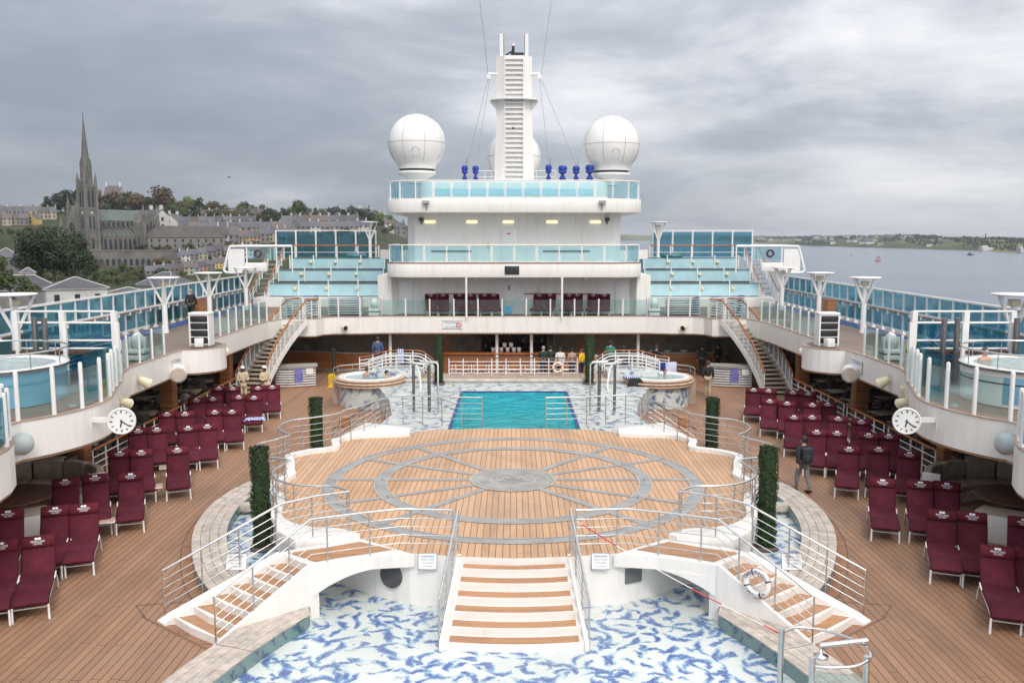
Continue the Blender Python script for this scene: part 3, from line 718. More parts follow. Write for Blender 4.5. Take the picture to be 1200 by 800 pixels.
# signs on the rails
def sign(label, o, xa, ya, w, h, lines, group=None):
    xa, ya = Vector(xa).normalized(), Vector(ya).normalized(); nz = xa.cross(ya); o = Vector(o)
    t = thing('warning_sign', label, 'sign', tuple(o), 0, group)
    M = Matrix((xa, ya, nz)).transposed().to_4x4(); M.translation = o
    part('board', MB().box((0, 0, 0), (w, h, .02)).xf(M), plain('sign_white', (.72, .74, .76), .4) if 'sign_white' not in MATS else MATS['sign_white'], t)
    part('frame', MB().tube([M @ Vector(p) for p in ((-w / 2, -h / 2, 0), (w / 2, -h / 2, 0), (w / 2, h / 2, 0), (-w / 2, h / 2, 0))], .014, 6, closed=True), STEELD, t)
    tx = MB()
    for i, (s, sz, c) in enumerate(lines): tx.text(s, sz, o + ya * (h * (.30 - .6 * i / max(1, len(lines) - 1))) + nz * .013, xa, ya, c)
    part('lettering', tx, [NAVY, DGREY, RED], t); return t
for sx in (-1, 1):
    sign('small white notice on the outer rail of the %s bridge stair' % SIDE[sx], (sx * 5.85, 18.02, 1.0), (1, sx * -.1, 0), (0, .25, 1), .42, .34, [('WARNING', .06, 0), ('SHALLOW WATER', .036, 1), ('NO DIVING', .045, 0), ('NO RUNNING', .036, 1)])
    sign('small white notice low on the stage rail on the %s of the central stair' % SIDE[sx], (sx * 1.82, 18.0, 1.02), (1, 0, 0), (0, .25, 1), .38, .33, [('WARNING', .055, 0), ('SHALLOW WATER', .034, 1), ('NO DIVING', .042, 0), ('NO RUNNING', .034, 1)])

# lifebuoys
def lifebuoy(label, o, xa, ya, r, rt, m, words, band=DGREY, name='lifebuoy'):
    xa, ya = Vector(xa).normalized(), Vector(ya).normalized(); nz = xa.cross(ya); o = Vector(o)
    t = thing(name, label, 'lifebuoy', tuple(o))
    P = lambda a, q=r: o + xa * math.cos(a) * q + ya * math.sin(a) * q
    part('ring', MB().tube([P(2 * pi * i / 36) for i in range(36)], rt, 10, closed=True), m, t)
    bd = MB()
    for k in range(4):
        a = R(20 + 90 * k); bd.tube([P(a - .07), P(a), P(a + .07)], rt * 1.05, 10)
    part('bands', bd, band, t)
    part('rope', MB().tube([P(2 * pi * i / 40, r + rt + .012 * math.cos(i * pi / 5)) for i in range(40)], .008, 5, closed=True), plain('rope', (.6, .2, .12), .8) if 'rope' not in MATS else MATS['rope'], t)
    tx = MB()
    for w, a0, a1, flip in words:
        for i, ch in enumerate(w):
            if ch == ' ': continue
            a = R(a0 + (a1 - a0) * (i + .5) / len(w)); out = xa * math.cos(a) + ya * math.sin(a); tn = ya * math.cos(a) - xa * math.sin(a)
            if flip: tx.text(ch, rt * 1.5, P(a) + nz * (rt + .004), tn, -out)
            else: tx.text(ch, rt * 1.5, P(a) + nz * (rt + .004), -tn, out)
    if words: part('lettering', tx, NAVY, t)
    return t
lifebuoy('white lifebuoy with blue lettering hung on the right bridge stair rail', (4.78, 16.78, 1.03), (.78, -.63, 0), (.0, .1, 1), .23, .062, W2, [('GRAND PRINCESS', 160, 22, 0), ('HAMILTON', 212, 318, 1)])
lifebuoy('white lifebuoy hung on the rail in front of the bar', (2.1, 42.2, 1.55), (1, 0, 0), (0, 0, 1), .22, .06, plain('buoy_cream', (.70, .62, .55), .5), [], plain('buoy_band', (.5, .12, .06), .5))

# barrier cord across the right bridge
t = thing('barrier_cord', 'red and white barrier cord strung across the right bridge', 'cord', (1.3, 18.1, ST))
A, B_ = Vector((1.30, 18.12, 1.86)), Vector((5.35, 15.95, .22))
cp = lambda u: A + (B_ - A) * u + Vector((0, 0, -.10 * 4 * u * (1 - u)))
part('cord', MB().tube([cp(i / 20) for i in range(21)], .010, 6), W2, t)
for u0, u1 in ((.03, .2), (.55, .68), (.86, .99)):
    part('red_sleeve', MB().tube([cp(u0 + (u1 - u0) * i / 5) for i in range(6)], .014, 6), RED, t)

# steel shower enclosure, bottom right
t = thing('steel_enclosure', 'curved steel rail enclosure with glass at the near right basin edge', 'railing', (5.1, 13.9, 0))
part('post', MB().tube([(4.5, 14.25, 0), (4.5, 14.25, 1.26)], .05, 12), STEEL, t)
part('post', MB().tube([(4.72, 13.35, 0), (4.72, 13.35, 1.2)], .05, 12), STEEL, t)
part('post', MB().tube([(5.62, 13.45, 0), (5.62, 13.45, 1.17)], .05, 12), STEEL, t)
part('curved_rail', MB().tube(smooth([(4.5, 14.25, 1.18), (4.8, 14.42, 1.2), (5.25, 14.3, 1.2), (5.6, 13.95, 1.2), (5.72, 13.65, 1.19)], 6), .026, 8), STEEL, t)
part('curved_rail', MB().tube(smooth([(4.72, 13.35, 1.05), (5.0, 13.28, 1.06), (5.4, 13.3, 1.08), (5.7, 13.5, 1.12), (5.75, 13.75, 1.14)], 6), .026, 8), STEEL, t)
part('shower_bar', MB().tube([(4.95, 13.7, 1.22), (5.75, 13.78, 1.27)], .05, 10), STEEL, t)
part('drain_flange', MB().lathe([(0, .0), (.12, .0), (.12, .03), (.03, .05), (.03, .2), (0, .2)], (4.98, 13.72, 1.02), 16), STEEL, t)
part('glass_panel', MB().ribbon(smooth([(4.78, 13.35), (5.1, 13.22), (5.5, 13.3)], 5), .1, .98, .012), GCLR, t)
def prof_(tab, y):
    for (a, za), (b, zb) in zip(tab, tab[1:]):
        if y <= b: return za + (zb - za) * (y - a) / (b - a)
    return tab[-1][1]
# ------------------------------------------------------------------ gallery deck round the pool
G = 3.3
near_b = arc(-13.6, 17.4, 3.05, -70, 58, 12)
tub_b = arc(-14.7, 23.3, 3.62, -40, 14, 10)
console = arc(-13.12, 35.8, 1.28, -88, 88, 12)
EDGE = [(-12.0, 8)] + near_b + [(-11.95, 20.75)] + tub_b + [(-11.55, 25.2), (-12.1, 26.9), (-12.8, 28.6), (-13.1, 29.8), (-13.12, 33)] + console + [(-13.12, 39), (-13.1, 44.3), (-12.95, 46.3), (-12.55, 47.55), (-10.75, 47.75), (-10.5, 48.6), (-9.9, 48.95), (-8.6, 49.0), (-7.4, 49.35)]
mir = lambda p: [(-x, y) + tuple(q) for x, y, *q in p]
EDGEF = EDGE + mir(EDGE)[::-1]
mb = MB(); mb.prism([(-18.4, 8)] + EDGEF + [(18.4, 8), (18.4, 72), (-18.4, 72)], 2.46, G - .02, 1, 0)
struct('gallery_deck', mb, [PROM, plain('soffit', (.66, .62, .56), .7, 0, .15)])
mb = MB(); mb.ribbon(EDGEF, 2.45, G + .07, .13); struct('gallery_fascia', mb, W)
mb = MB(); mb.ribbon(offset2(EDGEF, .02), 2.38, 2.449, .10); mb.ribbon(offset2(EDGEF, .0), G + .07, G + .095, .17, 1); struct('fascia_trim', mb, [plain('trim_wood', (.30, .19, .11), .5, 0, .25), plain('cap_wood', (.34, .24, .18), .5, 0, .25)])
mb = MB()
for sx in (-1, 1): mb.box((sx * 17.35, 40, G - .008), (.75, 60, .02))
struct('deck_gutter', mb, GUT)
mb = MB(); mb.prism([(-10.4, 48.95), (-8.6, 49.15), (-7.3, 49.5), (7.3, 49.5), (8.6, 49.15), (10.4, 48.95), (10.4, 53.2), (-10.4, 53.2)], G - .02, G + .004); struct('aft_carpet', mb, CARPET)
# hull sides and the sheltered walls under the gallery
for sx in (-1, 1):
    mb = MB(); mb.box((sx * 18.3, 20, -12.6), (.3, 150, 31)); struct('hull_side', mb, W)
    t = thing('side_wall', 'dark glazed wall of the sheltered dining area under the %s gallery' % SIDE[sx], 'wall', (sx * 17.6, 35, 0))
    part('wall', MB().box((sx * 17.7, 35, 1.22), (.2, 54, 2.44)), plain('dim_wall', (.10, .095, .085), .6) if sx < 0 else MATS['dim_wall'], t)
    for k in range(12): part('window', MB().box((sx * 17.58, 12 + 4.0 * k, 1.45), (.05, 3.2, 1.5)), PANE, t)
t = thing('aft_wall', 'taupe stone wall with dark panels behind the bars under the gallery', 'wall', (0, 55.5, 0))
part('wall', MB().box((0, 54.4, 1.22), (35, .2, 2.44)), TAUPE, t)
for x in (-10.5, -4.9, 4.9, 10.5): part('panel', MB().box((x, 54.27, 1.3), (2.6, .06, 2.1)), BEIGE, t)
for sx in (-1, 1):
    for y in (28.6, 36.2, 43.6):
        t = thing('wooden_pillar', 'varnished wooden pillar under the %s gallery, %s' % (SIDE[sx], {28.6: 'beside the curved sofa', 36.2: 'below the speaker console', 43.6: 'beside the curved stair'}[y]), 'pillar', (sx * 14.3, y, 0), 0, 'wooden pillars under the gallery')
        part('shaft', MB().box((sx * 14.3, y, 1.22), (.55, .55, 2.43)), WOODP, t, bev=.03)
        b = MB()
        for z in (.5, 1.0, 1.5, 2.0): b.box((sx * 14.3, y, z), (.57, .57, .03))
        part('bands', b, WOODD, t)
    for x in (7.05, 2.0):
        solo('white_column', 'slim white column from deck to gallery on the %s, %s the centre bar' % (SIDE[sx], 'away from' if x > 3 else 'beside'), 'column', MB().tube([(sx * x if x > 3 else sx * .98, 50.1, 0), (sx * x if x > 3 else sx * .98, 50.1, 2.46)], .09, 12), W2, (sx * (x if x > 3 else .98), 50.1, 0))
    solo('wooden_post', 'dark wooden post with black fitting at the %s end of the centre bar' % SIDE[sx], 'post', MB().box((sx * 2.1, 51.6, 1.22), (.34, .34, 2.44)).box((sx * 2.1, 51.4, 2.1), (.3, .12, .5), m=1), [WOODD, BLK], (sx * 2.1, 51.6, 0))
    solo('wooden_post', 'brown wooden post on the back wall near the %s hot tub' % SIDE[sx], 'post', MB().box((sx * 4.0, 52.6, 1.22), (.26, .26, 2.44)), [WOODP], (sx * 4.0, 52.6, 0))
    solo('loudspeaker', 'round black loudspeaker high on the back wall, %s of the bar' % SIDE[sx], 'loudspeaker', MB().sphere((sx * 4.45, 52.3, 2.02), .2, 14).bar((sx * 4.45, 52.3, 2.0), (sx * 4.45, 52.3, 2.45), .04, .04), [BLK], (sx * 4.45, 52.3, 2.02))

# balustrades
def seg(a, b, path=EDGE): return [p for p in path if True][a:b]
iN0 = 1; iN1 = 1 + len(near_b); iT0 = iN1 + 1; iT1 = iT0 + len(tub_b); iC0 = iT1 + 5; iC1 = iC0 + len(console)
for sx in (-1, 1):
    f = lambda p: [(-sx * x, y) for x, y in p]
    sd = SIDE[sx]
    balustrade('blue glass balustrade round the nearest %s balcony' % sd, f(near_b[2:]), G + .09, 1.05, .75, GBLUE, W2, None, .05, group='gallery glass balustrades')
    balustrade('glass balustrade with white posts around the %s upper hot tub balcony' % sd, f(tub_b + EDGE[iT1:iT1 + 2]), G + .09, 1.0, .85, GCLR, W2, None, .055, group='gallery glass balustrades', extra=.1)
    balustrade('glass balustrade between the %s hot tub balcony and speaker console' % sd, f(EDGE[iT1 + 2:iC0]), G + .09, 1.0, 1.15, GCLR, W2, None, .045, group='gallery glass balustrades')
    balustrade('glass balustrade between speaker console and curved stair on the %s' % sd, f(EDGE[iC1 - 1:iC1 + 3]), G + .09, 1.0, 1.15, GCLR, W2, None, .045, group='gallery glass balustrades')
    balustrade('short glass balustrade from the %s stair head to the centre balcony' % sd, f(EDGE[-6:]), G + .09, 1.0, 1.1, GCLR, W2, None, .045, group='gallery glass balustrades')
balustrade('long glass balustrade of the centre balcony above the bar', [(-7.4, 49.35), (7.4, 49.35)], G + .09, .86, 1.34, GCLR, W2, None, .045, group='gallery glass balustrades')
solo('towel', 'bright blue towel hanging behind the centre balcony glass', 'towel', MB().box((-.35, 49.46, G + .42), (.42, .04, .46)), [plain('sky_towel', (.08, .42, .68), .8)], (-.35, 49.46, G), bev=.01)

# outer windscreens
for sx in (-1, 1):
    t = thing('windscreen', 'tall blue glass windscreen with white posts along the %s ship side' % SIDE[sx], 'windscreen', (sx * 17.9, 20, G))
    n = 38; y0, dy = 16.5, 1.15
    pm = MB().box((0, 0, .96), (.09, .11, 1.92)).box((0, 0, .05), (.2, .2, .1)).box((-sx * .14, 0, .92), (.26, .05, .05)).box((-sx * .26, 0, .97), (.05, .05, .14))
    pme = mk('post', pm, W2); g1 = mk('lower_pane', MB().box((0, 0, 0), (.014, dy - .13, .78)), GBLUE); g2 = mk('upper_pane', MB().box((0, 0, 0), (.014, dy - .13, .76)), GBLUE)
    for k in range(n):
        y = y0 + dy * k
        shared('post', pme, t, (sx * 17.9, y, G))
        if k < n - 1:
            shared('lower_pane', g1, t, (sx * 17.9, y + dy / 2, G + .60)); shared('upper_pane', g2, t, (sx * 17.9, y + dy / 2, G + 1.49))
    yl = y0 + dy * (n - 1)
    part('top_rail', MB().box((sx * 17.9, (y0 + yl) / 2, G + 1.92), (.15, yl - y0 + .2, .07)), W2, t)
    part('mid_rail', MB().box((sx * 17.88, (y0 + yl) / 2, G + 1.06), (.16, yl - y0, .09)), W2, t)
    part('handrail', MB().box((sx * 17.72, (y0 + yl) / 2, G + 1.02), (.09, yl - y0, .05)), plain('grey_teak', (.22, .14, .10), .5) if sx < 0 else MATS['grey_teak'], t)
    solo('wooden_cabinet', 'varnished wooden cabinet standing by the %s windscreen' % SIDE[sx], 'cabinet', MB().box((sx * 16.95, 48.2, G + .55), (.45, 1.9, 1.1)).box((sx * 16.95, 48.2, G + 1.12), (.5, 1.95, .05)), [WOODP], (sx * 16.95, 48.2, G), bev=.012)

# deck lamps
def lamp(label, x, y, z, h=2.6, k=1.0):
    t = thing('deck_lamp', label, 'lamp', (x, y, z), 0, 'white deck lamps')
    part('pole', MB().tube([(x, y, z), (x, y, z + .25), (x, y, z + h * .55), (x, y, z + h - .35)], [.16 * k, .13 * k, .12 * k, .10 * k], 12), W2, t)
    for a in (0, 90, 180, 270):
        c, s_ = math.cos(R(a + 20)), math.sin(R(a + 20))
        part('arm', MB().bar((x + c * .05, y + s_ * .05, z + h * .52), (x + c * .62 * k, y + s_ * .62 * k, z + h - .04), .07 * k, .1 * k), W2, t)
    part('reflector', MB().lathe([(0, h - .05), (.66 * k, h - .05), (.73 * k, h - .02), (.71 * k, h + .02), (0, h + .05)], (x, y, z), 24), W2, t)
    part('floodlight', MB().box((x, y, z + h - .28), (.32 * k, .3 * k, .22 * k)), CREAM, t, bev=.03)
for sx in (-1, 1):
    for x, y, ds in ((16.6, 29.4, 'nearest one beside the upper hot tub'), (16.35, 41.4, 'second from the hot tub'), (16.1, 46.8, 'beside the wooden cabinet'), (16.5, 54.6, 'below the white wing frame')):
        lamp('white deck lamp on the %s promenade, %s' % (SIDE[sx], ds), sx * x, y, G)
    lamp('white deck lamp on top of the %s terrace by the tower' % SIDE[sx], sx * 10.2, 63.2, 6.2, 2.6, .85)

# curved stairs
def bez(a, b, c, u): return lerp(lerp(a, b, u), lerp(b, c, u), u)
for sx in (-1, 1):
    pa = [(-sx * q[0], q[1]) for q in [bez((-13.05, 43.3), (-13.0, 45.6), (-11.7, 47.7), i / 18) for i in range(19)]]
    t = thing('curved_stair', 'curved stair with beige treads from the %s of the deck to the gallery' % SIDE[sx], 'stairs', (pa[0][0], pa[0][1], 0))
    lft, rgt = offset2(pa, .66), offset2(pa, -.66)
    zz = [G * i / 18 for i in range(19)]
    for i in range(18):
        z = zz[i + 1] - .02; ov = .25
        a, b_, c, d = lft[i], rgt[i], rgt[i + 1], lft[i + 1]; c2, d2 = lerp(b_, c, 1 + ov), lerp(a, d, 1 + ov)
        part('tread', MB().prism([a, b_, c2, d2], z - .07, z), plain('tread_beige', (.40, .35, .28), .7, 0, .15) if 'tread_beige' not in MATS else MATS['tread_beige'], t)
    for e, d in ((lft, .70), (rgt, -.70)):
        part('stringer', MB().ribbon(offset2(pa, d), [max(0, z - .22) for z in zz], [z + .12 for z in zz], .06), W, t)
    for d, nm in ((.70, 'outer' ), (-.70, 'inner')):
        base = [(p[0], p[1], z + .1) for p, z in zip(offset2(pa, d), zz)]
        e = base[-1]; dirv = (base[-1][0] - base[-2][0], base[-1][1] - base[-2][1]); l = math.hypot(*dirv)
        base += [(e[0] + dirv[0] / l * .3, e[1] + dirv[1] / l * .3, G + .12), (e[0] + dirv[0] / l * .9, e[1] + dirv[1] / l * .9, G + .12)]
        railing('%s white stair railing with wooden handrail on the %s curved stair' % ({1: 'port-facing', -1: 'starboard-facing'}[1 if d > 0 else -1], SIDE[sx]), base, 1.0, (.15, .3, .45, .6, .75), .55, mats=(WOODR, W2, W2), rt=.045, rm=.016, rp=.028, group='rails of the curved stairs')
    # striped towel cabinet
    t = thing('towel_cabinet', 'white and dark striped towel cabinet at the foot of the %s curved stair' % SIDE[sx], 'cabinet', (sx * 11.45, 46.1, 0), -sx * R(14))
    o = ORG[t.name] = Vector((0, 0, 0))
    part('carcass', MB().prism([(-1.05, -.45), (-.35, -.62), (1.0, -.45), (1.0, .45), (-1.05, .45)], .06, 1.05), W2, t)
    st = MB()
    for k in range(7): st.prism([(-1.06, -.46), (-.35, -.633), (1.01, -.46), (1.01, .46), (-1.06, .46)], .13 + .13 * k, .185 + .13 * k)
    part('stripes', st, DGREY, t)
    part('worktop', MB().prism([(-1.15, -.5), (-.36, -.72), (1.1, -.52), (1.1, .5), (-1.15, .5)], 1.05, 1.11), CONC, t)
    part('poster', MB().box((.12, -.585, .62), (.42, .02, .72), rz=R(7.5)), plain('poster_blue', (.16, .16, .42), .5, 0, .5, 9) if 'poster_blue' not in MATS else MATS['poster_blue'], t)
    part('plinth', MB().prism([(-1.0, -.40), (-.35, -.57), (.95, -.40), (.95, .4), (-1.0, .4)], 0, .06), WOODP, t)
    part('notice', MB().box((.68, -.55, .82), (.36, .02, .3), rz=R(7.5)), W2, t)

# speaker consoles on the gallery edge
for sx in (-1, 1):
    sd = SIDE[sx]
    t = thing('speaker_stack', 'black speaker stack in a white frame on the %s gallery console' % sd, 'speaker', (sx * 12.75, 36.0, G + .09))
    x, y, z = sx * 12.75, 36.0, G + .1
    for k in range(4):
        part('speaker', MB().box((x, y - .05, z + .22 + .29 * k), (.62, .5, .24)), BLK, t, bev=.02)
    fr = MB()
    for dx in (-.38, .38): fr.box((x + dx, y, z + .62), (.06, .6, 1.24))
    for k in range(5): fr.box((x, y, z + .06 + .29 * k), (.74, .56, .04))
    part('frame', fr, W2, t)
    part('cover', MB().box((x, y + .02, z + 1.29), (.86, .66, .1)), W2, t, bev=.03)
    solo('control_box', 'small white box in front of the %s speaker stack' % sd, 'box', MB().box((x + sx * -.1, y - .62, z + .17), (.34, .3, .34), rz=.3), [W2], (x, y - .6, z), bev=.03)
    sg = (sx * 13.03, 33.95 if sx < 0 else 33.4, 2.88)
    xa = (0, -1, 0) if sx < 0 else (0, -1, 0)
    xa = Vector((0, 1, 0)) if sx < 0 else Vector((0, -1, 0))
    sign('small white no smoking sign on the %s gallery fascia by the console' % sd, sg, xa, (0, 0, 1), 1.0, .42, [('NO JUMPING', .13, 0), ('NO DIVING', .13, 0)])
sign('white safety sign with red symbol on the centre fascia above bar', (-3.45, 49.27, 2.9), (1, 0, 0), (0, 0, 1), 1.12, .44, [('NO JUMPING   ', .13, 0), ('NO DIVING    ', .13, 0)])
solo('prohibition_mark', 'red ring mark on the white safety sign above bar', 'mark', MB().tube([(-3.08 + .13 * math.cos(a), 49.245, 2.9 + .13 * math.sin(a)) for a in [i * pi / 10 for i in range(20)]], .018, 6, closed=True).bar((-3.17, 49.245, 2.99), (-2.99, 49.245, 2.81), .03, .02), [RED], (-3.08, 49.25, 2.9))

def stage_light(label, x, y, z):
    t = thing('stage_light', label, 'stage light', (x, y, z), 0, 'white stage lights')
    b = MB(); b.box((x, y, z + .12), (.62, .5, .2)); b.box((x, y, z + .34), (.66, .54, .16)); part('base', b, W2, t, bev=.04)
    part('vent', MB().box((x, y, z + .24), (.58, .46, .05)), DGREY, t)
    for dx in (-.27, .27): part('yoke', MB().box((x + dx, y, z + .62), (.08, .22, .5)), W2, t, bev=.03)
    part('head', MB().sphere((x, y, z + .72), .24, 14, sz=1.25), W2, t)
for sx in (-1, 1):
    stage_light('white stage light on yoke at the %s promenade edge' % SIDE[sx], sx * 13.75, 32.2, G)
    stage_light('white stage light on yoke beside the %s end of tower balcony' % SIDE[sx], sx * 7.95, 50.4, G)

# floodlights and domes under the fascia
def flood(label, o, d, s=1.0, m=None):
    o, d = Vector(o), Vector(d).normalized()
    t = thing('floodlight', label, 'floodlight', tuple(o), 0, 'fascia floodlights')
    part('housing', MB().tube([o, o + d * .12 * s, o + d * .34 * s, o + d * .40 * s], [.10 * s, .15 * s, .2 * s, .21 * s], 12), m or CREAM, t)
    part('lens', MB().tube([o + d * .401 * s, o + d * .41 * s], .17 * s, 12), PANE, t)
    part('bracket', MB().bar(o, o + Vector((0, .02, .2 * s)), .06, .05), m or CREAM, t)
for sx in (-1, 1):
    sd = SIDE[sx]
    flood('cream floodlight under the %s gallery between clock and console' % sd, (sx * 12.95, 30.3, 2.92), (-sx * .6, .35, -.5), .95)
    flood('cream floodlight beside the %s gallery clock' % sd, (sx * 11.72, 26.1, 2.92), (-sx * .3, .8, -.4), .8)
    flood('cream floodlight beyond the %s speaker console' % sd, (sx * 12.98, 38.9, 2.9), (-sx * .7, .3, -.5), .85)
    flood('cream floodlight on the fascia near the %s stair head' % sd, (sx * 9.5, 48.8, 2.85), (-sx * .6, -.6, -.2), .8)
    solo('spotlight_drum', 'large grey round spotlight below the %s speaker console' % sd, 'spotlight', MB().tube([(sx * 12.98, 33.9, 2.62), (sx * 12.75, 33.3, 2.58)], [.31, .31], 18).tube([(sx * 12.75, 33.3, 2.58), (sx * 12.73, 33.24, 2.58)], [.29, .26], 18, 1), [W2, TAUPE], (sx * 12.9, 33.7, 2.45))
    solo('dome_lamp', 'grey dome lamp under the nearest %s balcony' % sd, 'lamp', MB().sphere((sx * 11.72, 20.7, 2.9), .27, 18), [plain('dome_grey', (.42, .46, .46), .4) if sx < 0 else MATS['dome_grey']], (sx * 11.72, 20.7, 2.9))

solo('junction_box', 'small cream junction box on the right gallery fascia', 'box', MB().box((12.46, 28.0, 2.8), (.2, .5, .5), rz=-.39).box((12.36, 27.95, 2.8), (.06, .4, .4), rz=-.39), [CREAM], (12.46, 28.0, 2.8), bev=.02)
# clocks
for sx in (-1, 1):
    c = Vector((sx * 10.24, 22.75, 3.02)); nz = Vector((-sx * .30, -.93, .05)).normalized(); xa = Vector((0, 0, 1)).cross(nz).normalized(); ya = nz.cross(xa)
    M = Matrix((xa, ya, nz)).transposed().to_4x4(); M.translation = c
    t = thing('deck_clock', 'round white clock hanging from the %s gallery fascia' % SIDE[sx], 'clock', tuple(c))
    b = MB(); b.lathe([(0, -.15), (.29, -.15), (.345, -.1), (.355, .02), (.345, .06), (.31, .065), (.30, .045)], (0, 0, 0), 36); part('case', b.xf(M), W2, t)
    part('face', MB().lathe([(.302, .044), (0, .044)], (0, 0, 0), 36).xf(M), plain('clock_face', (.74, .76, .75), .4) if sx < 0 else MATS['clock_face'], t)
    tk = MB()
    for k in range(12):
        a = R(30 * k); tk.bar((math.sin(a) * .22, math.cos(a) * .22, .05), (math.sin(a) * .285, math.cos(a) * .285, .05), .03 if k % 3 == 0 else .022, .006)
    part('hour_marks', tk.xf(M), BLK, t)
    for nm, a, l, w_ in (('hour_hand', 30 * 6.35, .15, .034), ('minute_hand', 6 * 21, .25, .024)):
        a = R(a); part(nm, MB().bar((-math.sin(a) * .04, -math.cos(a) * .04, .058), (math.sin(a) * l, math.cos(a) * l, .058), w_, .008).xf(M), BLK, t)
    part('bracket', MB().box((sx * 10.82, 22.9, 3.02), (.70, .12, .12)).box((sx * 11.08, 22.92, 3.02), (.08, .3, .42)), W2, t)

# upper hot tubs with shelters
for sx in (-1, 1):
    sd = SIDE[sx]; cx, cy = sx * 14.55, 24.3
    t = thing('upper_hot_tub', '%s round hot tub on the %s gallery balcony' % ('pale blue' if sx < 0 else 'white and pale blue', sd), 'hot tub', (cx, cy, G))
    part('side', MB().lathe([(1.95, 0), (1.95, .92)], (cx, cy, G), 48), TUBB if sx < 0 else W2, t)
    if sx > 0: part('blue_panel', MB().lathe([(1.965, .1), (1.965, .8)], (cx, cy, G), 30, a0=215, a1=262), TUBB, t)
    part('seam_band', MB().lathe([(1.97, .60), (1.975, .64)], (cx, cy, G), 48), DGREY if sx > 0 else TUBB, t)
    part('rim', MB().lathe([(1.95, .9), (2.03, .93), (2.03, 1.0), (1.70, 1.0), (1.66, .96)], (cx, cy, G), 48), W2, t)
    part('tile_band', MB().lathe([(2.034, .925), (2.034, .995)], (cx, cy, G), 48), STEELD, t)
    part('water', MB().lathe([(1.69, .965), (0, .965)], (cx, cy, G), 36), TUBW, t)
    for k in range(12):
        a = R(30 * k); part('rail_post', MB().tube([(cx + 1.99 * math.cos(a), cy + 1.99 * math.sin(a), G + .98), (cx + 1.99 * math.cos(a), cy + 1.99 * math.sin(a), G + 1.42)], .016, 6), STEEL, t)
    part('ring_rail', MB().tube(arc(cx, cy, 1.99, 0, 360, 48, G + 1.42)[:-1], .026, 8, closed=True), STEEL, t)
    # wave emblem on the tub side
    wv = MB()
    for q in range(2):
        a0 = 238 if sx < 0 else 292
        pts = [(cx + 1.985 * math.cos(R(a0 + q * 7 + 6 * math.cos(u) * (1 - u / 9))), cy + 1.985 * math.sin(R(a0 + q * 7 + 6 * math.cos(u) * (1 - u / 9))), G + .35 + .2 * math.sin(u) * (1 - u / 9)) for u in [i * .4 for i in range(16)]]
        wv.tube(pts, .022, 6)
    part('wave_emblem', wv, W2, t)
    # shelter frame with rails and blue glass
    t = thing('shelter_frame', 'white post and rail shelter with blue glass behind the %s hot tub' % sd, 'shelter', (sx * 13.9, 27.4, G))
    xs = (15.4, 13.95, 12.35)
    for x in xs:
        part('post', MB().box((sx * x, 27.3, G + 1.06), (.16, .16, 2.3)), W2, t)
        part('post', MB().box((sx * (x - .25), 26.9, G + .95), (.11, .11, 1.9)), W2, t)
    for z in (2.2, 1.85, 1.3, 1.05):
        part('rail', MB().tube([(sx * xs[0], 27.3, G + z), (sx * xs[-1], 27.3, G + z)], .035, 8), W2, t)
    part('wood_rail', MB().box((sx * 13.7, 26.95, G + .98), (3.3, .16, .1)), WOODD, t)
    for a, b_ in ((15.3, 14.05), (13.85, 12.45)):
        part('glass', MB().box((sx * (a + b_) / 2, 27.5, G + .95), (a - b_, .014, 1.8)), GBLUE, t)
    part('glass', MB().box((sx * 12.3, 26.2, G + .6), (.014, 1.9, 1.15)), GBLUE, t)
    for x in (14.5, 14.2, 15.7) if sx < 0 else (13.4, 13.0, 15.2):
        solo('shower_post', 'thick grey steel shower post by the %s hot tub, %.1f metres out' % (sd, x) if False else 'thick grey steel shower post beside the %s upper hot tub rail, %s' % (sd, {14.5: 'middle one', 14.2: 'inner one', 15.7: 'outer one', 13.4: 'middle one', 13.0: 'inner one', 15.2: 'outer one'}[x]), 'post', MB().tube([(sx * x, 26.7, G), (sx * x, 26.7, G + 2.05)], .085, 12), STEELD, (sx * x, 26.7, G), 'steel shower posts')

# ------------------------------------------------------------------ tower
def rrect(hw, y0, y1, r, n=6):
    p = arc(-hw + r, y0 + r, r, 180, 270, n) + arc(hw - r, y0 + r, r, 270, 360, n)
    return p + [(hw, y1), (-hw, y1)]
t = thing('deckhouse', 'white deckhouse tower with stacked balconies behind the pool', 'deckhouse', (0, 52, G))
dh = t
part('lower_wall', MB().box((0, 52.9, 4.45), (13.4, 2.8, 2.3)), W, t)
for sx in (-1, 1):
    part('side_wall', MB().prism([(sx * 6.65, 53.3), (sx * 6.65, 51.6), (sx * 7.05, 51.0), (sx * 7.9, 51.4), (sx * 7.9, 60), (sx * 6.65, 60)], G, 5.56), W, t)
    part('side_door', MB().box((sx * 6.25, 51.47, 4.3), (.78, .05, 1.95)), W2, t, bev=.01)
    part('column', MB().tube([(sx * 2.65, 49.1, G), (sx * 2.65, 49.1, 5.56)], .06, 10), W2, t)
part('middle_balcony', MB().prism(rrect(7.25, 49.4, 60, 1.5), 5.52, 6.32), W, t, bev=.05)
part('balcony_cap', MB().ribbon(rrect(7.22, 49.43, 58, 1.5)[:-2], 6.321, 6.36, .14), plain('red_oxide', (.28, .13, .10), .6), t)
wall = [(-5.7, 51.2), (5.7, 51.2), (6.15, 51.7), (6.15, 60), (-6.15, 60), (-6.15, 51.7)]
part('upper_wall', MB().prism(wall, 6.3, 9.12), W, t)
part('roof_balcony', MB().prism(rrect(7.25, 49.4, 60, 1.9), 9.1, 9.86), W, t, bev=.05)
part('roof_house', MB().prism(rrect(5.4, 51.0, 58, .8), 9.85, 10.90), W, t, bev=.06)
part('roof_house_window', MB().box((0, 50.97, 10.3), (9.0, .04, .34)), PBLUE, t)
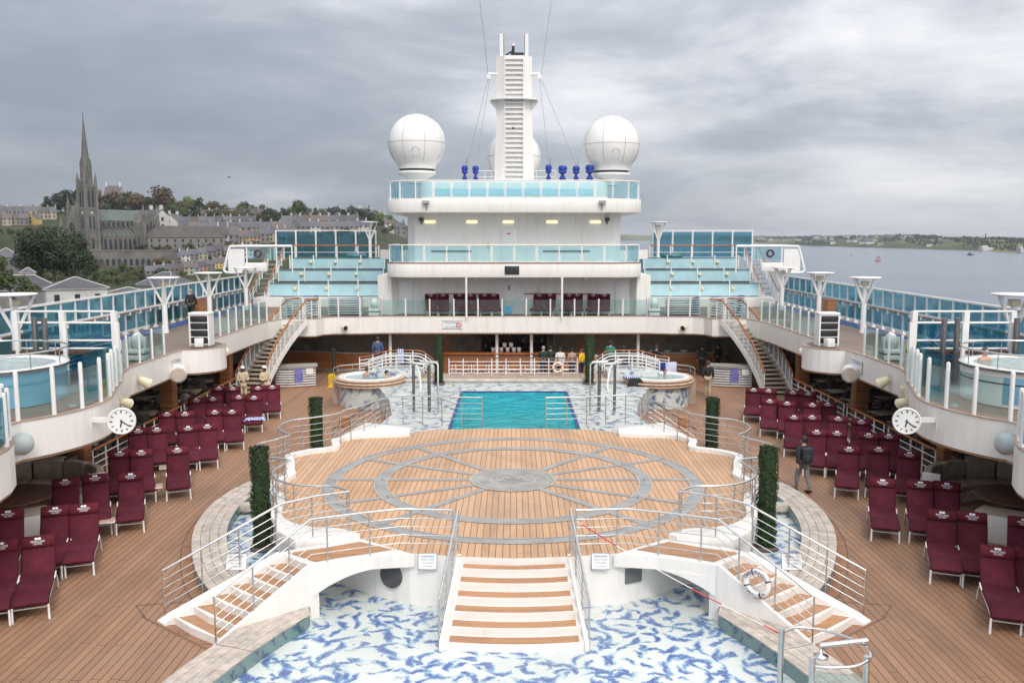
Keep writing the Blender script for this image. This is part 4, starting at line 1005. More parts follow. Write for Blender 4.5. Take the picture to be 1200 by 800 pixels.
d = part('door', MB().box((-.32, 51.185, 7.28), (.92, .05, 1.9)), W2, t, bev=.01); part('handle', MB().box((.02, 51.14, 7.2), (.08, .05, .06)), STEEL, d)
part('door_sign', MB().box((-.32, 51.155, 7.95), (.2, .02, .06)), RED, d)
d = part('door', MB().box((-.15, 51.47, 4.3), (.95, .05, 1.98)), W2, t, bev=.01); part('handle', MB().box((.2, 51.43, 4.25), (.08, .05, .06)), STEEL, d); part('door_sign', MB().box((-.3, 51.44, 4.85), (.12, .02, .28)), GREY, d)
for x in (-4.72, -2.37, -.33, 2.12, 4.55): part('wall_lamp', MB().box((x * 1.02, 51.17, 8.62), (.62, .12, .16)), LAMP, t, bev=.03)
for x in (-4.1, -2.15, 2.05, 4.0): part('ceiling_lamp', MB().sphere((x, 49.9, 5.46), .15, 12), CREAM, t)
for x in (-1.45, 1.45): part('call_box', MB().box((x, 51.16 if x < 0 else 51.45, 7.3 if x < 0 else 4.75), (.16, .1, .36)), CREAM, t, bev=.02)
part('name_board', MB().box((-.12, 49.36, 5.93), (.80, .06, .46)), BLK, t, bev=.015)
part('handrail', MB().tube([(-4.6, 51.4, 4.5), (-1.0, 51.4, 4.5)], .03, 6), WOODR, t)
part('handrail', MB().tube([(.6, 51.4, 4.5), (4.6, 51.4, 4.5)], .03, 6), WOODR, t)
part('grille', MB().box((-3.6, 51.18, 6.95), (2.3, .04, .1)).box((3.0, 51.18, 6.95), (2.7, .04, .1)), DGREY, t)
for sx in (-1, 1):
    part('camera', MB().box((sx * 5.3, 51.05, 8.76), (.24, .3, .2)).bar((sx * 5.3, 51.1, 8.74), (sx * 5.3, 51.2, 8.5), .06, .06), DGREY, t)
    part('floodlight', MB().box((sx * 4.85, 49.25, 9.66), (.36, .26, .16)).bar((sx * 4.85, 49.35, 9.64), (sx * 4.82, 49.37, 9.2), .05, .05), GREY, t)
    solo('canopy_screen', 'sloping white screen beside the tower wall on the %s' % SIDE[sx], 'screen', MB().prism([(sx * 6.2, 57), (sx * 9.0, 60), (sx * 9.0, 60.3), (sx * 6.2, 57.3)], 6.3, 6.9), [W], (sx * 7.5, 58, 6.3))
def around(hw, y0, r, depth): return [(-hw, y0 + depth)] + arc(-hw + r, y0 + r, r, 180, 270, 6) + arc(hw - r, y0 + r, r, 270, 360, 6) + [(hw, y0 + depth)]
balustrade('pale teal glass balustrade of the middle tower balcony', around(7.15, 49.48, 1.5, 6), 6.34, .88, 1.28, GTEAL, W2, W2, .035, group='tower glass balustrades')
balustrade('pale teal glass balustrade round the tower roof deck', around(7.15, 49.48, 1.9, 8), 9.86, .88, 1.0, GTEAL, W2, W2, .035, group='tower glass balustrades')

# mast
t = thing('mast', 'white mast with ladder louvres on the tower roof', 'mast', (0, 53, 10.8))
def ring(hx, y0, y1, z): return [(-hx, y1, z), (-hx, y0 + .35, z), (-hx + .45, y0, z), (hx - .45, y0, z), (hx, y0 + .35, z), (hx, y1, z)]
part('body', MB().loft([ring(1.16, 51.6, 54.2, 10.8), ring(1.10, 51.75, 54.0, 12.5), ring(1.02, 51.9, 53.8, 14.6), ring(1.03, 52.0, 53.6, 18.0)]), W, t)
fy = lambda z: prof_([(10.8, 51.6), (12.5, 51.75), (14.6, 51.9), (18.0, 52.0)], z)
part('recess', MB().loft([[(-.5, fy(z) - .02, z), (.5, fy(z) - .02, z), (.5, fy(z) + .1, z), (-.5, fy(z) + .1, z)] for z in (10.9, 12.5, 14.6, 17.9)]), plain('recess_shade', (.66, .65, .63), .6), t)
for k in range(26): z = 11.0 + .272 * k; part('louvre', MB().box((0, fy(z) - .06, z), (1.04, .16, .08)), W2, t)
for sx in (-1, 1): part('louvre_edge', MB().loft([[(sx * .5, fy(z) - .14, z), (sx * .55, fy(z) - .14, z), (sx * .55, fy(z) + .1, z), (sx * .5, fy(z) + .1, z)] for z in (10.9, 12.5, 14.6, 17.95)]), W2, t)
part('platform', MB().prism([(-1.35, 51.8), (-.55, 51.45), (.55, 51.45), (1.35, 51.8), (1.35, 53.4), (-1.35, 53.4)], 15.53, 15.61), W2, t)
for sx in (-1, 1):
    part('gusset', MB().loft([[(sx * 1.0, 52.2, 15.52), (sx * 1.45, 52.2, 15.52), (sx * 1.0, 52.2, 15.0)], [(sx * 1.0, 52.4, 15.52), (sx * 1.45, 52.4, 15.52), (sx * 1.0, 52.4, 15.0)]]), W2, t)
    part('yard_arm', MB().tube([(sx * .95, 52.3, 17.0), (sx * 1.5, 52.3, 17.05)], .075, 10).box((sx * 1.45, 52.2, 16.85), (.2, .2, .26), m=0), W2, t)
    part('horn', MB().box((sx * .72, 52.4, 18.6), (.2, .34, 1.3)).box((sx * .60, 52.4, 18.6), (.05, .3, 1.2), m=1), [W2, STEELD], t)
part('radar', MB().box((.18, 52.3, 18.12), (.75, .2, .16)).tube([(-.05, 52.3, 18.0), (-.05, 52.3, 18.55)], .08, 8).bar((-.5, 52.3, 18.05), (-.1, 52.3, 18.3), .08, .08), BLK, t)
part('lens', MB().sphere((-.05, 52.3, 18.62), .1, 8), W2, t)
part('lamp', MB().sphere((-.05, 51.55, 13.9), .07, 8), DGREY, t)
# satellite domes
def satdome(label, x, y, z, r):
    t = thing('satellite_dome', label, 'satellite dome', (x, y, z - r * 1.3), 0, 'white satellite domes')
    pr = [(r * math.cos(R(a)), r * math.sin(R(a))) for a in range(-42, 91, 6)]
    pr = [(r * .655, -r * .90), (r * .66, -r * .84)] + pr[:0] + [(r * math.cos(R(a)), r * math.sin(R(a))) for a in range(-46, 91, 4)]
    part('radome', MB().lathe(pr, (x, y, z), 40), plain('radome_white', (.76, .75, .73), .4, 0, .06, .8) if 'radome_white' not in MATS else MATS['radome_white'], t)
    sm = MB(); e = r * 1.003
    for k in range(8):
        a = R(22.5 + 45 * k); sm.tube([(x + e * math.cos(a) * math.cos(R(b_)), y + e * math.sin(a) * math.cos(R(b_)), z + e * math.sin(R(b_))) for b_ in range(-40, 80, 8)], .010, 4)
    sm.tube([(x + e * math.cos(R(b_)), y + e * math.sin(R(b_)), z) for b_ in range(0, 360, 9)], .010, 4, closed=True)
    part('panel_seams', sm, GREY, t)
    part('hatch', MB().tube([(x + .1 + dx, y - math.sqrt(r * r - (.1 + dx) ** 2 - (r * .35 - dz) ** 2) - .004, z - r * .35 + dz) for dx, dz in ((-.2, -.3), (.2, -.3), (.2, .1), (.1, .22), (-.1, .22), (-.2, .1))], .012, 4, closed=True), GREY, t)
    part('dark_band', MB().lathe([(r * .60, -r * .99), (r * .60, -r * .89)], (x, y, z), 32), DGREY, t)
    part('pedestal', MB().lathe([(r * .30, -r * 1.40), (r * .40, -r * 1.2), (r * .66, -r * 1.06), (r * .66, -r * .975), (r * .5, -r * .97)], (x, y, z), 32), W2, t)
satdome('large white satellite dome on the left of the mast', -5.6, 52, 13.1, 1.64)
satdome('large white satellite dome on the right of the mast', 5.58, 52, 13.0, 1.64)
satdome('white satellite dome half hidden behind the mast', -.03, 58, 12.85, 1.72)
# hooded floodlights
for i, (px_, w_, h_) in enumerate(((-2.82, .36, .8), (-2.2, .36, .78), (1.95, .36, .85), (2.75, .5, .8), (3.52, .4, .78), (4.3, .5, .85))):
    t = thing('hooded_floodlight', 'floodlight under a tied royal blue cover, %s along the tower roof' % nth(i, 6), 'floodlight', (px_, 51.3, 10.86), 0, 'covered floodlights on the roof')
    part('cover', MB().lathe([(0, h_), (w_ * .42, h_ * .97), (w_ * .56, h_ * .8), (w_ * .46, h_ * .62), (w_ * .52, h_ * .5), (w_ * .14, h_ * .36), (w_ * .3, h_ * .2), (w_ * .44, h_ * .06), (w_ * .3, 0)], (px_, 51.3, 11.0), 7, 0, False), ROYAL, t)
    part('stand', MB().tube([(px_, 51.3, 10.8), (px_, 51.3, 11.05)], .05, 6), CREAM, t)
    if i in (0, 2, 4): part('whip', MB().tube([(px_ + .08, 51.3, 11.7), (px_ + .12, 51.3, 12.2)], .012, 4), DGREY, t)
# wires
wl = [('long dashed aerial wire rising from the left yard arm', (-1.5, 52.2, 17.0), (-2.1, 52.2, 22.5), .021), ('long aerial wire rising from the right yard arm', (1.55, 52.2, 17.0), (2.3, 52.2, 22.5), .014),
      ('stay wire from left yard arm down to roof, outer one', (-1.5, 52.2, 16.7), (-2.7, 51.6, 11.9), .013), ('stay wire from left yard arm down to roof, inner one', (-1.4, 52.2, 16.7), (-2.05, 51.6, 12.6), .013),
      ('stay wire from right yard arm down to roof, inner one', (1.45, 52.2, 16.7), (2.0, 51.6, 11.9), .013), ('stay wire from right yard arm down to roof, outer one', (1.55, 52.2, 16.7), (3.55, 51.6, 11.8), .013)]
for lab, a, b_, r in wl: solo('stay_wire', lab, 'wire', MB().tube([a, lerp(a, b_, .5), b_], r, 5), GREY, a)
w_ = thing('roof_rail', 'white roof railing behind the covered floodlights', 'railing', (-2.4, 51.8, 10.86))
for z in (.35, .7): part('rail', MB().tube([(-2.2, 52.2, 10.86 + z), (2.4, 52.2, 10.86 + z)], .02, 6), W2, w_)
for x in (-2.2, -1.7, -1.3, 1.3, 1.9, 2.4): part('post', MB().tube([(x, 52.2, 10.8), (x, 52.2, 11.56)], .02, 6), W2, w_)

# terraces either side of the tower
for sx in (-1, 1):
    sd = SIDE[sx]
    t = thing('terrace', 'stepped pale blue terrace seating on the %s of the tower' % sd, 'terrace', (sx * 12.5, 58, G))
    part('base_wall', MB().box((sx * 12.2, 59.5, 3.58), (9.2, 5.0, .58)), W, t)
    tiers = [(58, 3.92, 4.78, 16.0, 8.25), (60, 4.78, 5.58, 15.9, 8.8), (62, 5.56, 6.34, 15.6, 9.0)]
    for y, z0, z1, xo, xi in tiers:
        part('step', MB().box((sx * (xo + xi) / 2, y + 3.06, z0 - .25), (xo - xi, 6, .5)), PROM, t)
        n = 4; dx = (xo - xi) / n
        for k in range(n):
            xx = xi + dx * (k + .5)
            part('panel', MB().box((sx * xx, y, (z0 + z1) / 2 - .03), (dx - .07, .06, z1 - z0 - .1)), PBLUE, t)
        for k in range(n + 1): part('post', MB().box((sx * (xi + dx * k), y - .03, (z0 + z1) / 2 + .08), (.07, .1, z1 - z0 + .16)), W2, t)
        part('ledge', MB().box((sx * (xo + xi) / 2, y + .1, z1 - .03), (xo - xi, .34, .05)), plain('dark_teal', (.05, .16, .19), .4) if 'dark_teal' not in MATS else MATS['dark_teal'], t)
        for f in (.26, .52, .78): part('lamp', MB().sphere((sx * (xi + (xo - xi) * f), y - .09, (z0 + z1) / 2 + .06), .12, 12), CREAM, t)
        part('end_screen', MB().box((sx * (xi - .28), y + .4, z0 + .4), (.5, 1.0, .95)), MATS['dark_teal'], t, bev=.05)
        # stair treads at the outboard end
    for k in range(9): part('tread', MB().box((sx * 16.55, 57.6 + .55 * k, 3.45 + .3 * k), (.9, .4, .06)), CONC, t)
    balustrade('dark blue glass screen along the top of the %s terrace' % sd, [(sx * 17.2, 64.5), (sx * 10.0, 64.5)], 6.25, 1.85, 1.44, GBLUE, W2, W2, .06, group='terrace top screens')
    base = [(sx * 17.0, 63.2, 6.2), (sx * 9.6, 63.2, 6.2)]
    railing('white railing with brown handrail on the %s terrace top' % sd, base, .95, (.5,), 1.4, mats=(WOODR, W2, W2), rt=.05, rp=.05, rm=.02, group='terrace top rails')
    for q, dxx in enumerate((0, .95)):
        base = [(sx * (16.1 + dxx), 57.2, 3.35), (sx * (16.1 + dxx), 62.4, 6.2)]
        railing('%s railing of the small stair at the %s terrace end' % (('inner', 'outer')[q], sd), base, .9, (.3, .6), .8, mats=(WOODR, W2, W2), rt=.045, rp=.04, rm=.02, group='terrace stair rails')
    # wing frame with lifebuoy
    t = thing('wing_frame', 'white rounded tube frame with panels on the %s beyond the lamps' % sd, 'frame', (sx * 16.6, 57, 5.4))
    fr = smooth([(sx * 18.6, 57, 5.62), (sx * 18.2, 57, 7.0), (sx * 17.9, 57, 7.16), (sx * 15.5, 57, 7.18)], 5)
    part('tube', MB().tube(fr + [(sx * 14.2, 57, 7.18)], .085, 10), W2, t)
    part('lower_tube', MB().tube(smooth([(sx * 18.6, 57, 5.62), (sx * 18.4, 57, 5.5), (sx * 17.8, 57, 5.5), (sx * 16.3, 57, 5.55)], 5), .085, 10), W2, t)
    part('panel', MB().prism([(sx * 18.3, 56.98), (sx * 17.25, 56.98), (sx * 17.25, 57.02), (sx * 18.3, 57.02)], 5.6, 7.0), W2, t)
    part('glass', MB().box((sx * 16.1, 57, 6.75), (2.0, .014, .8)), GTEAL, t)
    part('white_box', MB().box((sx * 16.5, 57, 5.85), (1.4, .3, .55)), W2, t, bev=.04)
    for x in (17.1, 15.2, 14.2): part('strut', MB().tube([(sx * x, 57, 5.5), (sx * x, 57, 7.2)], .05, 8), W2, t)
    lifebuoy('dark lifebuoy on the glass of the %s white wing frame' % sd, (sx * 16.35, 56.9, 6.72), (1, 0, 0), (0, 0, 1), .20, .06, plain('dark_buoy', (.07, .03, .035), .6) if sx < 0 else MATS['dark_buoy'], [], BLK)
    solo('tarp', 'teal covered bundle behind the %s terrace rail' % sd, 'cover', MB().sphere((sx * 11.3, 63.8, 6.4), .8, 16, sz=.4), [MATS['dark_teal']], (sx * 11.3, 63.8, 6.2))

# stacked loungers with striped slings
def stack_proto(nm, sling, metal):
    t = thing('stacked_lounger', 'x', 'sun lounger', (0, 0, 0), local=True)
    b = MB()
    for s_ in (-1, 1):
        b.tube([(s_ * .95, -.32, 0), (s_ * .9, -.32, .09), (-s_ * .0, -.32, .10), (-s_ * .9, -.32, .09)][:3], .02, 6); b.tube([(s_ * .95, .32, 0), (s_ * .9, .32, .09), (0, .32, .10)], .02, 6)
    b.tube([(-.95, -.32, .09), (-.97, .32, .09)], .02, 6); b.tube([(.95, -.32, .09), (.97, .32, .09)], .02, 6)
    part('frame', b, metal, t)
    part('sling', MB().loft([[(x, -.3, z), (x, .3, z), (x, .3, z + .025), (x, -.3, z + .025)] for x, z in ((-.93, .10), (-.4, .085), (.1, .09), (.6, .11), (.93, .17))], sm=True), sling, t)
    return t
first = {}
def stack(kind, x, y, z, n, rz, where):
    for k in range(n):
        lab = '%s lounger, %s stacked %s' % (kind, '%s', where) % ( 'lowest' if k == 0 else 'topmost' if k == n - 1 else ORDN[k] + ' up')
        if kind not in first:
            o = first[kind] = stack_proto(kind, NAVY if kind == 'navy' else MATS['dark_teal'], W2 if kind == 'navy' else SLAT); o.location = (x, y, z); o.rotation_euler = (0, 0, rz); o['label'] = lab; o['group'] = 'stacked loungers'
        else: dup(first[kind], (x + rnd.uniform(-.02, .02), y + rnd.uniform(-.02, .02), z + .135 * k), rz + rnd.uniform(-.02, .02), lab, group='stacked loungers')
for sx in (-1, 1):
    stack('navy', sx * 12.15, 50.6, G + .02, 8, 0, 'at the head of the %s curved stair' % SIDE[sx])
    stack('navy', sx * 9.7, 51.0, G + .02, 7, 0, 'between %s stair head and tower' % SIDE[sx])
    stack('teal', sx * 14.6, 28.9, G + .02, 9, R(90) if sx < 0 else R(80), 'behind the %s shelter glass' % SIDE[sx])
    stack('navy', sx * 15.2, 31.2, G + .02, 6, R(75), 'on the promenade by the %s shelter' % SIDE[sx])
t = solo('yellow_board', 'yellow board standing behind the right gallery glass', 'board', MB().box((12.95, 28.6, G + .6), (.2, .4, 1.1), rz=.4), [plain('dull_yellow', (.42, .34, .05), .6, 0, .5, 6)], (12.95, 28.6, G), bev=.01)
# ------------------------------------------------------------------ sun loungers
def lounger_proto():
    t = thing('sun_lounger', 'x', 'sun lounger', (0, 0, 0), local=True)
    f = MB()
    for s_ in (-1, 1):
        f.tube(smooth([(s_ * .325, -.03, .26), (s_ * .325, .06, .32), (s_ * .325, .5, .345), (s_ * .325, 1.1, .335), (s_ * .325, 1.42, .35)], 4), .017, 6)
        f.tube([(s_ * .31, 1.40, .36), (s_ * .31, 1.90, 1.06)], .017, 6)
        f.tube([(s_ * .33, 1.12, .35), (s_ * .355, 1.24, .43), (s_ * .35, 1.42, .44)], .015, 6)
    f.tube([(-.33, .08, .22), (.33, .08, .22)], .014, 6); f.tube([(-.31, 1.90, 1.06), (.31, 1.90, 1.06)], .017, 6); f.tube([(-.31, 1.6, .3), (.31, 1.6, .3)], .014, 6)
    part('frame', f, W2, t)
    for s_ in (-1, 1):
        part('leg', MB().tube([(s_ * .33, -.01, .30), (s_ * .335, -.02, 0)], [.021, .026], 8), W2, t)
        part('leg', MB().tube(smooth([(s_ * .34, 1.30, .40), (s_ * .35, 1.5, .30), (s_ * .355, 1.64, 0)], 4), .02, 8), W2, t)
    part('seat_cushion', MB().pad(smooth([(-.05, .325), (.03, .375), (.25, .405), (.6, .40), (.95, .385), (1.25, .385), (1.42, .42)], 3), .70, .085), MAR, t)
    part('back_cushion', MB().pad(smooth([(1.41, .42), (1.47, .50), (1.58, .67), (1.73, .89), (1.88, 1.09)], 3), .68, .08), MAR, t)
    c = Vector((0, 1.755, .995)); u = Vector((0, .574, .819)); n = Vector((0, -.819, .574)); ring = []
    for x, k in ((-.325, .72), (-.31, .95), (-.15, 1), (0, 1.03), (.15, 1), (.31, .95), (.325, .72)):
        ring.append([tuple(c + Vector((x, 0, 0)) + u * (math.cos(a) * .125 * k) + n * (.012 + math.sin(a) * .062 * k)) for a in [2 * pi * i / 12 for i in range(12)]])
    p = part('pillow', MB().loft(ring, 0, True), MARP, t)
    e = MB(); o = c + n * .0785
    e.text('PRINCESS', .066, o - u * .012, (1, 0, 0), u); e.text('CRUISES', .05, o - u * .062, (1, 0, 0), u)
    for dx in (-.032, .032):
        e.add([tuple(o + Vector((dx + .034 * math.cos(a), 0, 0)) + u * (.052 + .026 * math.sin(a))) for a in [2 * pi * i / 12 for i in range(12)]], [tuple(range(12))])
    part('emblem', e, LOGO, p)
    return t
LP = [(-13.15, 38.99), (-12.51, 38.94), (-11.43, 39.07), (-10.86, 39.32), (-13.12, 36.11), (-12.55, 36.43), (-11.59, 36.84), (-10.91, 36.7), (-13.22, 33.23), (-12.55, 33.28), (-11.53, 33.62), (-10.89, 33.69), (-13.09, 30.31), (-12.52, 30.51), (-11.51, 30.75), (-10.93, 31.04), (-12.3, 27.08), (-11.68, 27.19), (-10.67, 27.52), (-12.38, 23.86), (-11.76, 24.28), (-10.85, 24.49), (-12.36, 21.05), (-11.35, 21.33), (-10.73, 21.5), (-11.24, 18.79), (-10.60, 19.11)]
RP = [(10.56, 38.6), (11.16, 38.38), (12.09, 37.97), (12.65, 37.62), (10.5, 35.92), (11.06, 35.41), (11.98, 35.09), (12.64, 35.23), (10.47, 32.65), (11.15, 32.65), (12.03, 32.38), (12.68, 31.85), (10.47, 30.13), (11.11, 29.96), (12.07, 29.63), (12.70, 29.48), (10.66, 27.64), (11.59, 27.62), (12.28, 26.97), (10.16, 23.86), (11.10, 23.64), (11.76, 23.5), (10.42, 20.98), (11.08, 20.84), (12.1, 20.42), (10.40, 18.45), (11.07, 18.32)]
LPROTO = lounger_proto()
used = [False]
def place_lounger(x, y, z, rz, label, group):
    if not used[0]:
        used[0] = True; o = LPROTO; o.scale = (1, 1.06, 1.06); o.location = (x, y, z); o.rotation_euler = (0, 0, rz); o['label'] = label; o['group'] = group
    else: o = dup(LPROTO, (x, y, z), rz, label, group=group)
    return o
ROWN = ['back', 'second', 'third', 'fourth', 'fifth', 'sixth', 'seventh', 'nearest']
TOWEL = None
for side, P_ in ((-1, LP), (1, RP)):
    rows = [4, 4, 4, 4, 3, 3, 3, 2]; i = 0
    for r, n in enumerate(rows):
        for k in range(n):
            x, y = P_[i]; i += 1
            a = math.atan2(x, y)           # foot turned towards the stage and the viewer
            near = max(0, (26 - y) / 8) * .16 * side
            a = a - near + rnd.uniform(-.035, .035)
            u = (math.sin(a), math.cos(a))
            nm = nth(k, n)
            lab = 'maroon sun lounger, %s in the %s row of the %s deck' % (nm, ROWN[r], SIDE[side])
            place_lounger(x - 1.90 * u[0], y - 1.90 * u[1], 0, -a, lab, 'maroon sun loungers beside the stage')
for k, px_ in enumerate((-4.55, -3.95, -3.0, -2.35, -1.55, -.95, 1.2, 1.85, 2.9, 3.5, 4.35, 5.0)):
    a = (.12 if px_ < 0 else -.12) + rnd.uniform(-.05, .05)
    place_lounger(px_, 49.56, G + .012, a, 'maroon lounger, %s in the row on the tower balcony' % nth(k, 12), 'maroon loungers on the tower balcony')
# towel on a lounger
tw = MB(); q = random.Random(3)
x, y = -10.91, 36.7; a = math.atan2(x, y); u = Vector((math.sin(a), math.cos(a), 0)); v = Vector((u.y, -u.x, 0)); o = Vector((x, y, 0)) - u * 1.90
nx, ny = 9, 13; g = []
for j in range(ny):
    for i in range(nx):
        s_ = (i / (nx - 1) - .5) * .70; d_ = .02 + .60 * j / (ny - 1)
        g.append(o + v * (s_ * 1.2 + .03 * math.sin(j * 1.3)) + u * d_ + Vector((0, 0, .475 + .055 * abs(math.sin(i * 1.4 + j * .7)) * q.uniform(.5, 1) - max(0, abs(s_) - .28) * .9)))
tw.add(g, [(j * nx + i, j * nx + i + 1, (j + 1) * nx + i + 1, (j + 1) * nx + i) for j in range(ny - 1) for i in range(nx - 1)], 0, True)
m, nt, out = nodemat('striped_towel'); b = bsdf(nt, out, .9)
wv = nt.nodes.new('ShaderNodeTexWave'); wv.inputs['Scale'].default_value = 3.2; wv.inputs['Distortion'].default_value = 3; L(nt, objc(nt), wv.inputs[0])
L(nt, ramp(nt, wv.outputs['Fac'], [(.45, (.03, .07, .42)), (.55, (.72, .74, .80))]), b.inputs['Base Color'])
STRIPED = m
solo('towel', 'crumpled blue and white striped towel on a lounger', 'towel', tw, [STRIPED], (o.x, o.y, .45))

# low side tables between loungers
tp = thing('side_table', 'x', 'side table', (0, 0, 0), local=True)
part('top', MB().box((0, 0, .40), (.46, .42, .03)), plain('slat_top', (.42, .30, .24), .6, 0, .2, 12), tp, bev=.008)
part('frame', MB().tube([(-.24, -.22, .40), (.24, -.22, .40), (.24, .22, .40), (-.24, .22, .40)], .014, 6, closed=True), W2, tp)
for a_, b_ in ((-1, -1), (1, -1), (1, 1), (-1, 1)): part('leg', MB().tube([(a_ * .22, b_ * .2, .4), (a_ * .23, b_ * .21, 0)], .013, 6), STEEL, tp)
for k, (x, y, rz, lab) in enumerate(((-10.72, 22.55, .35, 'low side table next to the lone left lounger nearest the sofa'), (-10.75, 25.75, .35, 'low side table between two left lounger pairs, farther from the viewer'), (-11.2, 28.0, .35, 'small side table behind the lone left lounger'), (10.65, 22.35, -.4, 'low side table next to the lone right lounger near the curved sofa'), (11.1, 26.1, -.4, 'low side table between right loungers, farther from the viewer'))):
    if k == 0: tp.location = (x, y, 0); tp.rotation_euler = (0, 0, rz); tp['label'] = lab; tp['group'] = 'low side tables'
    else: dup(tp, (x, y, 0), rz, lab, group='low side tables')

# ------------------------------------------------------------------ curved sofas, benches
for sx in (-1, 1):
    sd = SIDE[sx]; cx, cy = sx * 14.2, 24.2
    A = lambda a: a if sx < 0 else 180 - a
    t = thing('curved_sofa', 'curved taupe sofa with high back under the %s gallery' % sd, 'sofa', (cx, cy + 2, 0))
    part('plinth', MB().ribbon(arc(cx, cy, 2.05, A(36), A(150), 18), 0, .32, .95), W, t)
    part('end_panel', MB().ribbon(arc(cx, cy, 2.3, A(31), A(34), 2), 0, .9, .5), W, t, bev=.03)
    for k in range(5):
        a0, a1 = 36 + 22.4 * k + .6, 36 + 22.4 * (k + 1) - .6
        part('seat_cushion', MB().ribbon(arc(cx, cy, 1.98, A(a0), A(a1), 5), .30, .48, .80), SOFA, t, bev=.05)
        part('back_cushion', MB().ribbon(arc(cx, cy, 2.42, A(a0), A(a1), 5), .40, 1.02, .24), SOFA, t, bev=.08)
    t = thing('curved_bench', 'white curved bench with beige seat facing the %s curved sofa' % sd, 'bench', (cx, cy - 2.6, 0))
    part('base', MB().ribbon(arc(cx - sx * .22, cy, 2.5, A(-42), A(-150), 20), 0, .72, .66), W, t, bev=.02)
    for k in range(4):
        a0, a1 = -42 - 27 * k - .5, -42 - 27 * (k + 1) + .5
        part('seat_cushion', MB().ribbon(arc(cx - sx * .22, cy, 2.5, A(a0), A(a1), 6), .72, .78, .64), BEIGE, t, bev=.02)
    t = thing('round_table', 'low round brown table between the %s sofa and bench' % sd, 'table', (cx + sx * -.35, cy - .55, 0))
    part('top', MB().lathe([(0, .70), (1.15, .70), (1.17, .73), (1.15, .76), (0, .765)], (cx - sx * .35, cy - .55, 0), 32), BROWN, t)
    part('pedestal', MB().lathe([(.5, 0), (.25, .1), (.2, .7)], (cx - sx * .35, cy - .55, 0), 16), DGREY, t)
    # fence with wooden rail behind the loungers
    for k, (y0, y1) in enumerate(((27.9, 31.4), (31.9, 35.4), (35.9, 39.4), (39.8, 42.6))):
        base = [(sx * 13.55, y0, 0), (sx * 13.5, y1, 0)]
        railing('white fence with wooden rail behind the %s loungers, %s' % (sd, ('nearest section', 'second section from the viewer', 'third section from the viewer', 'section by the stair')[k]), base, .98, (.3, .52, .74), .85, mats=(WOODR, W2, W2), rt=.045, rm=.02, rp=.032, group='fences behind the loungers', name='fence', cat='fence')

# ------------------------------------------------------------------ dining furniture in the shade
cp_ = thing('dining_chair', 'x', 'chair', (0, 0, 0), local=True)
part('seat', MB().box((0, 0, .44), (.46, .44, .05)), plain('wicker', (.075, .065, .055), .7, 0, .3, 20), cp_, bev=.015)
part('cushion', MB().box((0, -.01, .48), (.42, .40, .05)), BEIGE, cp_, bev=.018)
bk = MB(); bk.ribbon([(-.22, .15), (-.20, .2), (0, .235), (.20, .2), (.22, .15)], .42, .86, .03); part('backrest', bk, MATS['wicker'], cp_)
for a_, b_ in ((-1, -1), (1, -1), (1, 1), (-1, 1)): part('leg', MB().tube([(a_ * .20, b_ * .19, .44), (a_ * .22, b_ * .21, 0)], .018, 6), DGREY, cp_)
tb_ = thing('dining_table', 'x', 'table', (0, 0, 0), local=True)
part('top', MB().box((0, 0, .735), (.9, .9, .035)), plain('table_top', (.40, .36, .29), .5, 0, .15), tb_, bev=.01)
part('pedestal', MB().lathe([(.30, 0), (.28, .03), (.05, .06), (.04, .72)], (0, 0, 0), 12), DGREY, tb_)
fc = ft = True; q = random.Random(11)
for sx in (-1, 1):
    for j in range(7):
        for c_, x0 in enumerate((14.75, 16.45)):
            y = 27.6 + 2.55 * j + (.7 if c_ else 0); x = sx * (x0 + (.0 if c_ else .15)); rz = q.uniform(-.3, .3)
            if abs(y - 28.6) < .9 and c_ == 0 or abs(y - 36.2) < .9 and c_ == 0 or abs(y - 43.6) < .9 and c_ == 0: x += sx * .45; y += .5
            where = '%s dining area, %s column, %s from the viewer' % (SIDE[sx], ('inner', 'outer')[c_], ORDN[j])
            lab = 'pale square table in the ' + where
            if ft: ft = False; tb_.location = (x, y, 0); tb_.rotation_euler = (0, 0, rz); tb_['label'] = lab; tb_['group'] = 'dining tables under the gallery'
            else: dup(tb_, (x, y, 0), rz, lab, group='dining tables under the gallery')
            for w_, a in enumerate((0, pi / 2, pi, -pi / 2)):
                if w_ == 1 and c_ and sx < 0 and j % 2: continue
                aa = rz + a + q.uniform(-.2, .2); d_ = q.uniform(.62, .72)
                lab = 'dark chair, %s side of table: %s' % (('far', 'left', 'near', 'right')[w_], where.replace(', %s column' % ('inner', 'outer')[c_], ' ' + ('inner', 'outer')[c_] + ' column'))
                lab = 'dark wicker chair, %s side of %s %s table, %s from the viewer' % (('far', 'left', 'near', 'right')[w_], SIDE[sx], ('inner', 'outer')[c_], ORDN[j])
                pz = (x - math.sin(aa) * d_, y + math.cos(aa) * d_, 0)
                if fc: fc = False; cp_.location = pz; cp_.rotation_euler = (0, 0, aa); cp_['label'] = lab; cp_['group'] = 'dining chairs under the gallery'
                else: dup(cp_, pz, aa, lab, group='dining chairs under the gallery')
solo('draped_cloth', 'grey pink cloth draped over a chair in the left dining area', 'cloth', MB().loft([[(-14.45 + .30 * math.cos(a) * k, 38.3 + .26 * math.sin(a) * k, z) for a in [i * pi / 5 for i in range(10)]] for k, z in ((1.25, .35), (1.05, .6), (.9, .85), (.4, .98))], 0, True), [plain('dusty_pink', (.24, .18, .18), .9, 0, .2)], (-14.45, 38.3, 0))

